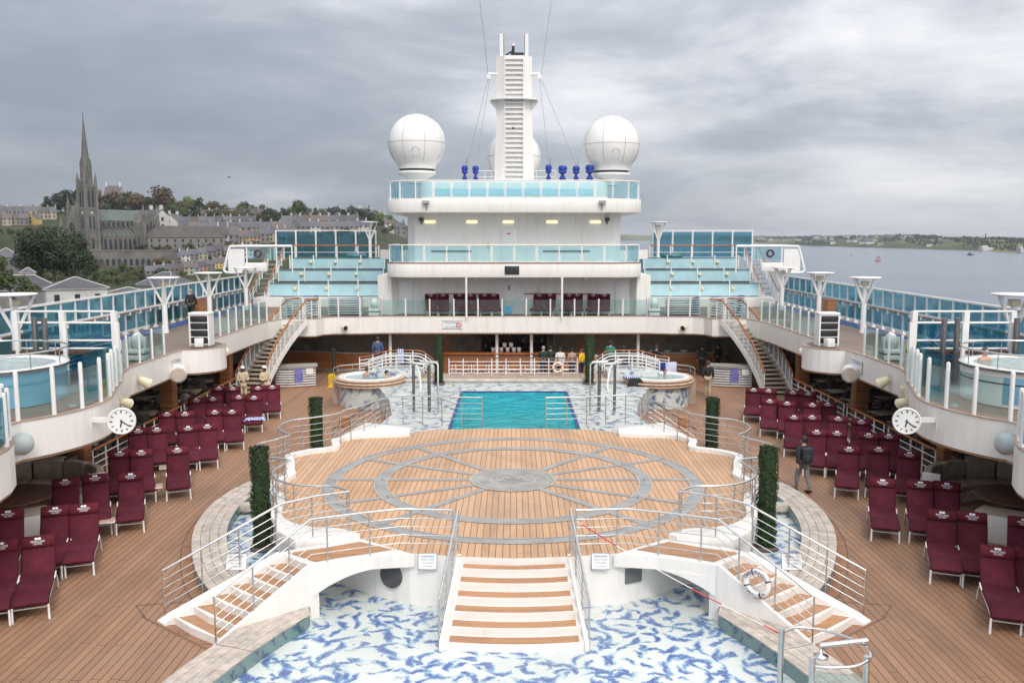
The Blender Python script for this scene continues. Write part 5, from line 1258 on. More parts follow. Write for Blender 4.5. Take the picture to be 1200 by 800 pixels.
# ------------------------------------------------------------------ bars
t = thing('centre_bar', 'long varnished wooden bar counter behind the pool', 'bar', (0, 50.4, 0))
part('front', MB().ribbon(smooth([(-4.3, 51.4), (-3.9, 50.6), (-2.5, 50.35), (2.5, 50.35), (4.0, 50.6), (4.4, 51.4)], 5), 0, 1.14, .3), WOODP, t)
part('top', MB().ribbon(smooth([(-4.4, 51.4), (-4.0, 50.55), (-2.5, 50.3), (2.5, 50.3), (4.1, 50.55), (4.5, 51.4)], 5), 1.14, 1.21, .55), WOODR, t)
part('foot_rail', MB().tube([(-3.6, 50.05, .25), (3.6, 50.05, .25)], .03, 8), STEEL, t)
t = thing('back_bar', 'dark back bar shelf unit full of bottles', 'shelf', (0, 53.6, 0))
part('cabinet', MB().box((0, 53.7, 1.2), (3.9, .5, 2.4)), BLK, t)
for z in (1.1, 1.45, 1.8, 2.15): part('shelf', MB().box((0, 53.38, z), (3.8, .22, .03)), WOODD, t)
part('glass_back', MB().box((0, 53.44, 1.6), (3.7, .02, 1.4)), PANE, t)
q = random.Random(5); bot = [mk('bottle', MB().lathe([(0, 0), (.045, 0), (.045, .17), (.018, .21), (.018, .28), (0, .28)], n=8), m) for m in (plain('bottle_green', (.02, .08, .04), .2), plain('bottle_amber', (.25, .10, .02), .2), plain('bottle_clear', (.5, .52, .55), .15), plain('bottle_red', (.2, .02, .03), .2))]
nb = 0
for z in (1.115, 1.465, 1.815):
    for k in range(13):
        o = bpy.data.objects.new('bottle', bot[q.randrange(4)]); COL.objects.link(o); o.location = (-1.75 + .29 * k + q.uniform(-.05, .05), 53.32, z)
        o['label'] = 'small spirit bottle on the dark back bar shelves'; o['category'] = 'bottle'; o['group'] = 'bottles behind the bar'; KIDS[o.name] = []
cm = mk('cup_stack', MB().lathe([(.0, 0), (.10, 0), (.13, .26), (.12, .26), (0, .25)], n=12), W2)
for i, (x, z) in enumerate(((-1.2, 1.21), (-.75, 1.21), (-.38, 1.21), (-.02, 1.21), (.28, 1.21), (-.56, 1.48), (-.18, 1.48))):
    o = bpy.data.objects.new('cup', cm); COL.objects.link(o); o.location = (x, 50.6, z); o['label'] = 'white cup in the pyramid on the centre bar, %s' % (['leftmost, standing apart', 'lower row left', 'lower row second', 'lower row third', 'lower row right', 'upper row left', 'upper row right'][i]); o['category'] = 'cup'; o['group'] = 'white cups on the bar'; KIDS[o.name] = []
    solo('tray', 'dark tray of snacks under the cups', 'tray', MB().box((0, 0, 0), (.1, .1, .02)), [BLK], (0, 50.5, 1.22), local=True) if False else None
bs = thing('bar_stool', 'x', 'stool', (0, 0, 0), local=True)
part('seat', MB().lathe([(0, .70), (.19, .70), (.2, .74), (.18, .78), (0, .79)], n=14), plain('stool_maroon', (.2, .03, .04), .7), bs)
for k in range(4):
    a = R(45 + 90 * k); part('leg', MB().tube([(.12 * math.cos(a), .12 * math.sin(a), .70), (.19 * math.cos(a), .19 * math.sin(a), 0)], .02, 6), W2, bs)
part('foot_ring', MB().tube(arc(0, 0, .16, 0, 360, 14, .25)[:-1], .012, 5, closed=True), STEEL, bs)
for k in range(8):
    x = -3.4 + .98 * k; lab = 'bar stool with maroon seat, %s along the centre bar' % nth(k, 8)
    if k == 0: bs.location = (x, 49.6, 0); bs['label'] = lab; bs['group'] = 'stools along the centre bar'
    else: dup(bs, (x, 49.6 + rnd.uniform(-.05, .05), 0), rnd.uniform(0, 1), lab, group='stools along the centre bar')
railing('white railing between the pool platform and bar', [(-3.15, 42.45, 1.15), (3.05, 42.45, 1.15)], .82, (.12, .34, .56, .78), .7, mats=(WOODD, W2, W2), rt=.028, rm=.02, rp=.028)
t = thing('left_bar', 'curved wooden bar counter with stone top under the gallery, behind left stair', 'bar', (-10.5, 51.5, 0))
part('front', MB().ribbon(smooth([(-13.9, 52.4), (-12.4, 52.1), (-9.2, 51.2), (-7.8, 51.6), (-7.3, 52.6)], 5), .12, 1.05, .3), WOODP, t)
part('plinth', MB().ribbon(smooth([(-13.9, 52.4), (-12.4, 52.1), (-9.2, 51.2), (-7.8, 51.6), (-7.3, 52.6)], 5), 0, .12, .4), CONC, t)
part('top', MB().ribbon(smooth([(-14.0, 52.4), (-12.4, 52.05), (-9.2, 51.15), (-7.7, 51.6), (-7.2, 52.6)], 5), 1.05, 1.13, .6), plain('stone_top', (.34, .29, .24), .4, 0, .2, 5), t)
for x in (-12.8, -11.6, -10.4): part('glass_guard', MB().box((x, 51.95 + (x + 12.8) * -.25, 1.38), (1.0, .02, .45), rz=-.25), GCLR, t)
t = thing('buffet_counter', 'wooden buffet counter with food display under the gallery on the right', 'counter', (10.0, 51.4, 0))
part('front', MB().box((10.0, 51.4, .52), (4.6, .5, 1.04)), WOODP, t, bev=.02)
part('top', MB().box((9.9, 51.35, 1.08), (5.0, .75, .08)), MATS['stone_top'], t, bev=.015)
for k in range(4): part('sneeze_guard', MB().box((8.2 + 1.15 * k, 51.25, 1.42), (1.05, .02, .4), rx=.4), GCLR, t)
for k in range(5): part('dish', MB().lathe([(0, 0), (.16, 0), (.22, .09), (.2, .09), (0, .02)], (8.0 + .95 * k, 51.4, 1.12), 14), W2, t)
solo('menu_board', 'pale strip of menu panels above the buffet counter', 'menu board', MB().box((8.9, 54.2, 1.9), (3.4, .06, .16)), [plain('menu_pale', (.5, .5, .48), .5, 0, .4, 6)], (8.9, 54.2, 1.9))  # menu strip in a plain, mottled pale grey
t = thing('closed_parasol', 'closed dark parasol post with yellow wet floor cone at its foot', 'pole', (-9.15, 45.9, 0)) if False else None
solo('dark_pole', 'slim dark pole standing behind the yellow wet floor sign', 'pole', MB().tube([(-9.55, 46.6, 0), (-9.55, 46.6, 1.9)], .10, 10).lathe([(.22, 0), (.22, .06), (.1, .1)], (-9.55, 46.6, 0), 14), [BLK], (-9.55, 46.6, 0))
t = thing('wet_floor_sign', 'folding yellow wet floor sign left of the left hot tub', 'sign', (-9.5, 45.7, 0))
for s_, rx in ((-1, .18), (1, -.18)): part('leaf', MB().box((-9.5, 45.7 + s_ * .12, .34), (.3, .02, .68), rx=-s_ * .18), YEL, t)
part('base', MB().box((-9.5, 45.7, .03), (.42, .5, .05)), YEL, t, bev=.01)
# towels and bag by the tubs
solo('towel', 'blue and white striped towel hung on the left tub rail', 'towel', MB().prism([(-5.75, 43.12), (-5.42, 43.12), (-5.42, 43.2), (-5.75, 43.2)], 1.6, 2.32), [STRIPED], (-5.6, 43.15, 1.6), bev=.02)
solo('towel', 'striped towel folded on the right hot tub rim', 'towel', MB().box((5.35, 40.55, 1.36), (.62, .4, .09), rz=.6), [STRIPED], (5.35, 40.55, 1.33), bev=.03)
solo('bag', 'black jacket draped over the pool side of the right hot tub', 'jacket', MB().loft([[(5.55 + dx * k, 39.85 + .12 * math.sin(i), z) for i, dx in enumerate((-.35, -.2, 0, .2, .35))] + [(5.55 + dx * k, 40.15, z) for dx in (.35, 0, -.35)] for k, z in ((.9, .62), (1.2, .85), (1.0, 1.15), (.6, 1.38))], 0, True), [BLK], (5.55, 39.95, 1.0))
solo('towel', 'white and navy towel over the far side of the right hot tub', 'towel', MB().box((7.6, 42.6, 1.5), (.55, .16, .5), rz=.2).box((7.15, 42.65, 1.52), (.45, .16, .5), rz=.1, m=1), [plain('pale_towel', (.5, .52, .66), .9), NAVY], (7.4, 42.6, 1.3), bev=.03)
# ------------------------------------------------------------------ people
def skinned(name, joints, edges, sub=1):
    names = list(joints); me = bpy.data.meshes.new(name); me.from_pydata([joints[k][0] for k in names], [(names.index(a), names.index(b)) for a, b in edges], [])
    o = bpy.data.objects.new(name, me); COL.objects.link(o)
    md = o.modifiers.new('skin', 'SKIN'); md.use_smooth_shade = True
    for i, k in enumerate(names):
        r = joints[k][1]; me.skin_vertices[0].data[i].radius = r if isinstance(r, tuple) else (r, r)
        me.skin_vertices[0].data[i].use_root = i == 0
    sb = o.modifiers.new('sub', 'SUBSURF'); sb.levels = sub; sb.render_levels = sub
    dg = bpy.context.evaluated_depsgraph_get(); r = bpy.data.meshes.new_from_object(o.evaluated_get(dg))
    V = [tuple(v.co) for v in r.vertices]; F = [tuple(p.vertices) for p in r.polygons]
    bpy.data.objects.remove(o); bpy.data.meshes.remove(me); bpy.data.meshes.remove(r)
    return V, F
def person(label, x, y, z, rz, jacket, trousers, hair, skin=None, h=1.74, walk=0, cap=None, arms='down', backpack=False, half=False, shoes=None, lean=0, group=None):
    k = h / 1.74; skin = skin or SKIN
    t = thing('person', label, 'person', (x, y, z), rz, group, local=True)
    w = walk
    J = {'pelvis': ((0, 0, .95), (.145, .11)), 'waist': ((0, -.01, 1.10), (.135, .10)), 'chest': ((0, -.005, 1.32), (.165, .115)), 'neck0': ((0, .01, 1.46), (.075, .07)), 'neck': ((0, 0, 1.53), (.052, .055)), 'head': ((0, -.02, 1.60), (.078, .09)), 'brow': ((0, -.015, 1.68), (.080, .095)), 'crown': ((0, 0, 1.735), (.045, .055))}
    E_ = [('pelvis', 'waist'), ('waist', 'chest'), ('chest', 'neck0'), ('neck0', 'neck'), ('neck', 'head'), ('head', 'brow'), ('brow', 'crown')]
    hands = {}
    for s_, n in ((-1, 'l'), (1, 'r')):
        sw = w * s_
        J['sh' + n] = ((s_ * .19, .01, 1.41), .062)
        if arms == 'down': J['el' + n] = ((s_ * .245, .03 + .10 * sw, 1.14), .045); J['wr' + n] = ((s_ * .25, -.05 + .22 * sw, .90), .032)
        elif arms == 'front': J['el' + n] = ((s_ * .25, -.02, 1.14), .045); J['wr' + n] = ((s_ * .13, -.22, 1.10), .032)
        else: J['el' + n] = ((s_ * .30, -.10, 1.20), .045); J['wr' + n] = ((s_ * .24, -.34, 1.18), .032)
        E_ += [('chest', 'sh' + n), ('sh' + n, 'el' + n), ('el' + n, 'wr' + n)]
        if not half:
            J['hip' + n] = ((s_ * .095, 0, .90), .088); J['kn' + n] = ((s_ * .10, -.03 - .16 * sw, .50), .058); J['an' + n] = ((s_ * .10, .03 - .26 * sw + (.06 if sw < 0 else 0), .09 + (.05 if sw < 0 else 0)), .042); J['toe' + n] = ((s_ * .11, -.15 - .26 * sw, .035), .036)
            E_ += [('pelvis', 'hip' + n), ('hip' + n, 'kn' + n), ('kn' + n, 'an' + n), ('an' + n, 'toe' + n)]
    Jb = {a: ((p[0] * k, p[1] * k, p[2] * k), r if isinstance(r, tuple) else (r * k, r * k)) for a, (p, r) in J.items()}
    V, F = skinned('body', Jb, E_)
    b = MB(); b.add(V, F, 0, True)
    for s_, n in ((-1, 'l'), (1, 'r')):     # hands with five fingers, rooted in the wrist
        wr = Vector(Jb['wr' + n][0]); el = Vector(Jb['el' + n][0]); d = (wr - el).normalized(); side = Vector((0, -1, 0)) - d * (-d.y); side = side.normalized() if side.length > .1 else Vector((1, 0, 0)); pn = d.cross(side)
        b.tube([wr - d * .02, wr + d * .03, wr + d * .085], [.026, .036, .030], 8)
        for f in range(4):
            o = wr + d * .075 + side * (.027 - .018 * f); L_ = (.062, .072, .066, .05)[f]
            b.tube([o, o + d * L_ * .5 + pn * s_ * .008, o + d * L_ * .85 + pn * s_ * .028], [.0095, .0085, .007], 5)
        o = wr + d * .03 + side * .028; b.tube([o, o + d * .03 + side * .022, o + d * .06 + side * .024], [.012, .011, .008], 5)
    hd = Vector((0, -.02, 1.62)) * k
    b.tube([hd + Vector((0, -.085, .025)) * k, hd + Vector((0, -.108, -.005)) * k, hd + Vector((0, -.09, -.02)) * k], [.008, .016, .010], 6)   # nose
    for s_ in (-1, 1):
        b.sphere(tuple(hd + Vector((s_ * .032, -.085, .03)) * k), .011, 8, 1); b.lathe([(0, 0), (.018, .0), (.02, .03), (0, .05)], tuple(hd + Vector((s_ * .082, .01, -.02)) * k), 8)
    b.box(tuple(hd + Vector((0, -.092, -.05)) * k), (.045, .012, .010), 0, 2)
    part('body', b, [skin, BLK, plain('lips', (.35, .14, .12), .5) if 'lips' not in MATS else MATS['lips']], t)
    inf = lambda names, g: {a: (Jb[a][0], tuple(q + g for q in Jb[a][1])) for a in names}
    if jacket:
        nm = ['pelvis', 'waist', 'chest', 'neck0'] + [a + n for a in ('sh', 'el', 'wr') for n in 'lr']
        j = inf(nm, .022); p, r = j['pelvis']; j['pelvis'] = ((p[0], p[1], p[2] - .02), (r[0] + .005, r[1] + .005))
        for n in 'lr':
            p, r = j['wr' + n]; e = Vector(Jb['el' + n][0]); j['wr' + n] = (tuple(Vector(p) + (e - Vector(p)) * .08), r)
        V, F = skinned('jacket', j, [e for e in E_ if e[0] in nm and e[1] in nm]); part('jacket', MB().add(V, F, 0, True), jacket, t)
    if trousers and not half:
        nm = ['pelvis'] + [a + n for a in ('hip', 'kn', 'an') for n in 'lr']
        V, F = skinned('trousers', inf(nm, .02), [e for e in E_ if e[0] in nm and e[1] in nm]); part('trousers', MB().add(V, F, 0, True), trousers, t)
        for s_, n in ((-1, 'l'), (1, 'r')):
            a, c = Vector(Jb['an' + n][0]), Vector(Jb['toe' + n][0]); dz = Vector((0, 0, -.045))
            part('shoe', MB().tube([a + dz + Vector((0, .05, 0)), a + dz, (a + c) / 2 + dz * .4, c, c + Vector((0, -.04, 0))], [.035, .055, .052, .045, .03], 10), shoes or BLK, t)
    hr = MB(); hc = (0, .012 * k, 1.665 * k)
    hr.lathe([(.098 * k, -.02 * k), (.102 * k, .02 * k), (.088 * k, .062 * k), (.05 * k, .093 * k), (0, .102 * k)], hc, 16)
    hr.lathe([(.085 * k, -.09 * k), (.098 * k, -.03 * k), (.10 * k, 0)], hc, 16, a0=15, a1=165)
    if cap:
        part('cap', MB().lathe([(.104 * k, .0), (.108 * k, .04 * k), (.09 * k, .09 * k), (0, .115 * k)], hc, 16).box((0, hc[1] - .14 * k, hc[2] + .015), (.15, .10, .015)), cap, t)
        hr = MB().lathe([(.085 * k, -.09 * k), (.098 * k, -.03 * k), (.10 * k, 0)], hc, 16, a0=15, a1=165)
    part('hair', hr, hair, t)
    if backpack:
        part('backpack', MB().box((0, .20, 1.20), (.32, .18, .46)).box((0, .31, 1.12), (.24, .07, .24)), plain('pack_black', (.025, .027, .035), .6, 0, .4, 8), t, bev=.05)
        for s_ in (-1, 1): part('strap', MB().tube([(s_ * .11, .14, 1.05), (s_ * .13, -.13, 1.2), (s_ * .12, -.12, 1.38), (s_ * .11, .05, 1.47), (s_ * .11, .14, 1.38)], .014, 6), BLK, t)
    return t
HB = plain('hair_dark', (.02, .016, .013), .6); HG = plain('hair_grey', (.30, .29, .28), .7); HBR = plain('hair_brown', (.07, .04, .022), .6)
JB = plain('cloth_black', (.022, .024, .028), .85, 0, .3, 6); JN = plain('cloth_navy', (.02, .03, .07), .85, 0, .3, 6); JBL = plain('cloth_denim', (.06, .10, .20), .9, 0, .25, 6)
TG = plain('cloth_grey', (.17, .17, .165), .9, 0, .25, 6); TK = plain('cloth_khaki', (.42, .33, .22), .9, 0, .2, 6); JC = plain('cloth_cream', (.58, .48, .33), .9, 0, .15, 6)
JG = plain('cloth_bottle', (.015, .045, .035), .85); JGR = plain('cloth_emerald', (.01, .22, .16), .85); JW = plain('cloth_white', (.72, .71, .70), .85); JP = plain('cloth_beige', (.40, .29, .24), .85); JY = plain('cloth_yellow', (.72, .47, .02), .8)
person('person in black jacket with backpack and grey trousers walking past the right loungers', 8.85, 26.55, 0, pi + .25, JB, TG, HB, walk=.75, backpack=True)
person('person in dark jacket and khaki trousers standing on the right deck', 9.5, 43.0, 0, pi - .2, JB, TK, HBR, walk=.35, shoes=BEIGE)
person('crew member in cream uniform and white cap left of the curved stair foot', -12.75, 41.2, 0, .5, JC, JC, HB, SKIND, cap=W2, arms='front')
person('crew member in cream uniform and white cap right of the other by the stair', -11.75, 41.3, 0, .9, JC, JC, HB, SKIND, cap=W2, arms='front')
person('person in black jacket walking along the left upper promenade', -17.0, 46.6, G, pi + .1, JB, JB, HG, walk=.5)
person('person in blue denim shirt standing behind the left hot tub', -7.0, 45.2, .95, pi, JBL, JN, HB)
person('person in dark green jacket at the bar, left of the pair', 1.62, 48.9, 0, pi + .2, JG, JN, HG, arms='front')
person('person in dark green jacket at the bar, right of the pair', 2.02, 49.1, 0, pi - .15, JG, JN, HB, arms='front')
person('person in white jacket with dark hair standing at the bar', 2.55, 48.7, 0, pi, JW, JN, HB, h=1.68)
person('person in beige jacket with dark hair standing at the bar', 3.2, 48.6, 0, pi + .3, JP, JN, HB, h=1.66)
person('person in bright yellow jacket behind the right rear hedge column', 3.72, 48.4, 0, pi + .9, JY, JN, HBR, h=1.66)
person('grey haired person in navy jacket right of the right rear hedge column', 4.22, 45.3, 0, -.8, JN, JN, HG)
person('person in emerald jacket and dark cap behind the right tub stair', 5.05, 46.2, .6, pi - .4, JGR, JN, HB, cap=JB)
person('person in black top sitting low behind the right arched rail', 5.9, 47.4, .2, pi, JB, JN, HB)
person('person in black outfit at the buffet counter', 7.95, 49.2, 0, pi - .9, JB, JB, HBR, arms='reach')
person('person in black standing in shade left of the right stair cabinet', 10.6, 49.6, 0, pi, JB, JB, HB)
person('second person in black in the shade near the right curved stair', 11.6, 50.1, 0, pi + .5, JB, JB, HB)
person('bather with brown hair in the left hot tub, farther one', -7.0, 41.7, .02, pi - .4, None, None, HBR, h=1.6, half=True)
person('bather with dark hair in the left hot tub, nearer the pool', -5.95, 41.0, -.02, pi / 2, None, None, HB, h=1.6, half=True)
person('bather at the far edge of the right lower hot tub', 7.2, 41.9, -.12, 0, None, None, HBR, h=1.6, half=True)
person('bather with arms folded in the right upper hot tub', 13.6, 25.4, G - .30, .3, None, None, HBR, h=1.6, half=True, arms='front')
# ------------------------------------------------------------------ harbour, town and far shore
SEAZ = -27.0
mb = MB(); mb.lathe([(0, SEAZ), (400, SEAZ), (3000, SEAZ), (16000, SEAZ)][::-1], n=64, sm=False); struct('water', mb, SEA)
TAB = [(-.95, [(60, -26), (120, -23), (200, -15), (300, -10), (450, -10), (545, -12), (566, -12), (600, -.5), (660, 7), (750, 17), (850, 27), (1000, 36), (1300, 42), (1700, 34), (2400, 20)]),
       (-.52, [(60, -26), (120, -23), (200, -15), (300, -10), (450, -10), (545, -12), (566, -12), (600, -.5), (660, 6), (750, 15), (850, 25), (1000, 36), (1300, 42), (1700, 34), (2400, 20)]),
       (-.33, [(60, -27), (120, -25), (200, -19), (300, -13), (450, -11), (562, -11), (620, -1), (700, 8), (800, 18), (900, 27), (1050, 36), (1300, 42), (1700, 36), (2400, 20)]),
       (-.17, [(60, -29), (120, -28), (200, -26), (300, -22), (500, -14), (620, -8), (760, 0), (900, 9), (1050, 19), (1200, 27), (1400, 34), (1600, 36), (2000, 30), (2600, 12)]),
       (-.06, [(60, -31), (400, -30), (900, -28), (1300, -20), (1600, -6), (2000, 0), (2400, -10), (2800, -30)]),
       (.04, [(60, -31), (2800, -31)])]
def prof(tab, y):
    if y <= tab[0][0]: return tab[0][1]
    for (a, za), (b, zb) in zip(tab, tab[1:]):
        if y <= b: return za + (zb - za) * (y - a) / (b - a)
    return tab[-1][1]
from mathutils import noise as mnoise
def gz(x, y):
    u = x / y; u = max(-.95, min(.04, u))
    for (ua, ta), (ub, tb2) in zip(TAB, TAB[1:]):
        if u <= ub:
            t = (u - ua) / (ub - ua); z = prof(ta, y) * (1 - t) + prof(tb2, y) * t; break
    return z + 1.2 * mnoise.noise((x * .012, y * .012, 0))
Fp, TH = 1040.0, R(6.75)
def ray(px, py):
    u = (px - 602.5) / Fp; v = (py - 400) / Fp; dy = math.cos(TH) - v * math.sin(TH); dz = -math.sin(TH) - v * math.cos(TH); return u / dy, dz / dy
def onhill(px, py, y0=130):
    a, b = ray(px, py); y = y0
    while y < 2300:
        if 7.8 + b * y < gz(a * y, y): return (a * y, y, gz(a * y, y))
        y += 2
    return (a * 1200, 1200, gz(a * 1200, 1200))
ys = [60, 90, 120, 160, 200, 250, 300, 350, 400, 450, 500, 540, 570, 600, 640, 680, 720, 760, 800, 850, 900, 950, 1000, 1050, 1100, 1200, 1300, 1400, 1500, 1600, 1700, 1850, 2000, 2200, 2400, 2600, 2800]
us = [-.95 + .99 * i / 110 for i in range(111)]
mb = MB(); mb.add([(u * y, y, gz(u * y, y)) for y in ys for u in us], [(j * 111 + i, j * 111 + i + 1, (j + 1) * 111 + i + 1, (j + 1) * 111 + i) for j in range(len(ys) - 1) for i in range(110)], 0, True)
struct('hillside', mb, HILL)

# ---- houses
WALLS = {k: plain('wall_' + k, c, .85, 0, .15, .4, randv=.12) for k, c in dict(white=(.52, .51, .49), cream=(.34, .305, .24), grey=(.17, .165, .16), yellow=(.50, .38, .13), pink=(.34, .21, .18), blue=(.20, .25, .31), tan=(.24, .20, .155)).items()}
HPROTO = {}
def house_proto(col, roof, kind):
    t = thing('house', 'x', 'house', (0, 0, 0), local=True)
    w, d, e, r = {'terrace': (6.2, 9, 4.9, 8.4), 'gable': (6.5, 9, 4.8, 8.2), 'long': (40, 12, 6.0, 11.5), 'bungalow': (9, 7, 2.8, 5.6)}[kind]
    b = MB(); b.box((0, 0, e / 2 - 3), (w, d, e + 6))
    for s_ in (-1, 1): b.add([(s_ * w / 2, -d / 2, e), (s_ * w / 2, d / 2, e), (s_ * w / 2, 0, r - .02)], [(0, 1, 2)] if s_ > 0 else [(2, 1, 0)])
    part('wall', b, WALLS[col], t)
    o = .25
    part('roof', MB().loft([[(x, -d / 2 - o, e - .15), (x, 0, r), (x, d / 2 + o, e - .15), (x, d / 2 + o, e - .35), (x, 0, r - .25), (x, -d / 2 - o, e - .35)] for x in (-w / 2 - .12, w / 2 + .12)]), roof, t)
    for s_ in (-1, 1) if kind != 'bungalow' else (1,): part('chimney', MB().box((s_ * (w / 2 - .45), 0, r + .35), (.7, 1.3, 1.9)).box((s_ * (w / 2 - .45), 0, r + 1.45), (.5, .9, .35), m=1), [WALLS[col], WALLS['tan']], t)
    if kind == 'gable':
        for z in (1.8, 4.4): part('window', MB().box((w / 2 + .02, 0, z), (.08, 1.1, 1.4)), PANE, t)
    n = {'terrace': 2, 'gable': 2, 'long': 10, 'bungalow': 3}[kind]
    wm = mk('window', MB().box((0, 0, 0), (1.05, .08, 1.45)), PANE)
    for i in range(n):
        for z in ((1.7, 4.2) if kind != 'bungalow' else (1.7,)): shared('window', wm, t, (-w / 2 + w * (i + .5) / n, -d / 2 - .02, z))
    return t
usedp = set()
def house(col, px, py, wpx, kind, label, group, rz=None, roof=None, hs=1.0, jig=True):
    if len(label.split()) > 15: print('LONG', len(label.split()), label)
    roof = roof or (SLATE if rnd.random() < .7 else SLATE2); key = (col, roof.name, kind)
    x, y, z = onhill(px, py)
    w = {'terrace': 6.2, 'gable': 6.5, 'long': 40, 'bungalow': 9}[kind]
    sc = wpx * y / Fp / w
    if rz is None: rz = .36 + rnd.uniform(-.06, .06)
    if key not in HPROTO: o = HPROTO[key] = house_proto(col, roof, kind); o.location = (x, y, z); o.rotation_euler = (0, 0, rz); o['label'] = label; o['group'] = group; o.scale = (sc, sc, sc * hs)
    else: o = dup(HPROTO[key], (x, y, z), rz, label, group=group, scale=(sc, sc, sc * hs))
def row(cols, x0, x1, ya, yb, n, desc, kind='terrace', rz=None, hs=1.0, roof=None, skip=()):
    for i in range(n):
        if i in skip: continue
        f = (i + .5) / n; c = cols[i % len(cols)]
        house(c, x0 + (x1 - x0) * f, ya + (yb - ya) * f + rnd.uniform(-.3, .3), (x1 - x0) / n * rnd.uniform(.98, 1.04), kind, '%s %s, %s %s' % (c, 'terraced house' if kind == 'terrace' else 'gabled house' if kind == 'gable' else kind, nth(i, n), desc), 'town houses on the hillside', rz, roof, hs)
row(['cream', 'cream', 'tan'], -6, 66, 257, 257, 8, 'in the slate roofed terrace left of the cathedral', hs=1.15, roof=SLATE)
row(['grey', 'cream', 'tan', 'grey'], -4, 34, 264, 264, 4, 'in the low row under the slate terrace', hs=1.0)
house('yellow', 40, 263, 10, 'gable', 'bright yellow gabled house left of the cathedral front', 'town houses on the hillside', rz=-1.8)
for i, (x, y) in enumerate(((3, 242), (20, 241), (36, 242), (54, 240))): house('white', x, y, 11, 'bungalow', 'small white bungalow on the far left ridge, %s' % nth(i, 4), 'town houses on the hillside', rz=rnd.uniform(-.6, .6))
row(['white', 'cream', 'white', 'grey', 'white'], 0, 50, 249, 247, 5, 'above the slate terrace', kind='bungalow')
house('white', 134, 240, 17, 'gable', 'large white mansion with chimneys on ridge right of the spire', 'town houses on the hillside', rz=.2, hs=1.4)
house('white', 184, 271, 20, 'gable', 'white gabled house just right of the cathedral transept', 'town houses on the hillside', rz=-.5)
house('white', 204, 270, 15, 'gable', 'tall white gable end beside the blue house', 'town houses on the hillside', rz=-1.9)
row(['blue', 'grey', 'cream', 'grey', 'tan', 'white', 'grey', 'cream', 'grey'], 213, 300, 268, 266, 9, 'in the main terrace below the ridge wood')
row(['grey', 'white', 'grey', 'tan', 'grey', 'cream', 'grey', 'white'], 236, 312, 259, 258, 8, 'in the upper terrace against the wood')
row(['grey', 'tan', 'grey', 'cream', 'grey', 'white', 'grey', 'tan', 'grey', 'cream'], 210, 330, 277, 276, 10, 'in the terrace behind the long dark building')
house('grey', 220, 292, 84, 'long', 'long dark stone building with slate roof right of the cathedral', 'town houses on the hillside', rz=.3, roof=SLATE2, hs=1.1)
row(['white', 'grey'], 256, 280, 290, 289, 2, 'in the tall pale pair right of the long dark building', hs=1.5)
row(['tan', 'yellow', 'pink'], 280, 305, 288, 288, 3, 'in the tall colourful trio above the wing frame', hs=1.5)
row(['grey', 'cream', 'white', 'tan'], 305, 345, 284, 283, 4, 'in the row right of the colourful trio', hs=1.2)
row(['grey', 'white', 'grey', 'cream', 'grey', 'tan'], 200, 262, 311, 300, 6, 'in the sloping row below the arcade wall', rz=.62, roof=SLATE)
row(['blue', 'pink', 'grey', 'yellow', 'cream'], 222, 268, 322, 312, 5, 'in the pastel row beyond the left windscreen', rz=.7)
row(['grey', 'white', 'tan', 'grey', 'cream'], 170, 226, 327, 322, 5, 'in the lowest row behind the quay buildings', rz=.5)
row(['grey', 'cream', 'white', 'grey'], 262, 306, 304, 300, 4, 'in the row just above the left windscreen end', rz=.45)
row(['white', 'grey', 'tan', 'grey', 'white', 'grey', 'cream', 'grey', 'tan', 'white'], 318, 430, 275, 274, 10, 'in the terrace above the left terrace glass')
row(['grey', 'white', 'grey', 'cream', 'white', 'grey', 'white', 'tan'], 330, 420, 268, 267, 8, 'in the second terrace above the left glass')
row(['white', 'grey', 'cream', 'white', 'grey', 'white'], 372, 446, 261, 259, 6, 'in the scattered upper row near the tower', kind='gable', skip=(2,))
row(['white', 'white', 'cream', 'white', 'grey'], 410, 474, 254, 256, 5, 'on the ridge beside the tower', kind='gable')

# ---- quay buildings
def box_building(label, px, py_eave, Y, w, d, h, rz, roofh, col, wins, dormer=False):
    a, b = ray(px, py_eave); x, z = a * Y, 7.8 + b * Y
    t = thing('quay_building', label, 'building', (x, Y, z - h), rz, 'quay buildings', local=True)
    part('wall', MB().box((0, 0, h / 2), (w, d, h)), col, t)
    o = .45; hx, hy = w / 2 + o, d / 2 + o; rl = max(.2, w / 2 - d / 2)
    part('roof', MB().add([(-hx, -hy, h), (hx, -hy, h), (hx, hy, h), (-hx, hy, h), (-rl, 0, h + roofh), (rl, 0, h + roofh)], [(0, 1, 5, 4), (2, 3, 4, 5), (1, 2, 5), (3, 0, 4), (3, 2, 1, 0)]), SLATE, t)
    part('eaves', MB().box((0, 0, h - .12), (w + .7, d + .7, .22)), WALLS['white'], t)
    hp = MB()
    for p, q in (((-hx, -hy, h), (-rl, 0, h + roofh)), ((hx, -hy, h), (rl, 0, h + roofh)), ((-rl, 0, h + roofh), (rl, 0, h + roofh))): hp.tube([p, q], .12, 5)
    part('ridge_tiles', hp, WALLS['white'], t)
    wm = mk('window', MB().box((0, 0, 0), (1.0, .08, 1.7)), PANE); wf = mk('frame', MB().box((0, 0, 0), (1.3, .06, 2.0)), WALLS['white']); wm2 = mk('window', MB().box((0, 0, 0), (.08, .9, 1.5)), PANE)
    for i in range(wins[0]):
        for k in range(2):
            p_ = (-w / 2 + w * (i + .5) / wins[0], -d / 2 - .05, h - 2.1 - 3.4 * k); o_ = shared('window', wm, t, p_)
    for i in range(wins[1]):
        for k in range(2): shared('window', wm2, t, (w / 2 + .05, -d / 2 + d * (i + .5) / wins[1], h - 2.1 - 3.4 * k))
    return t
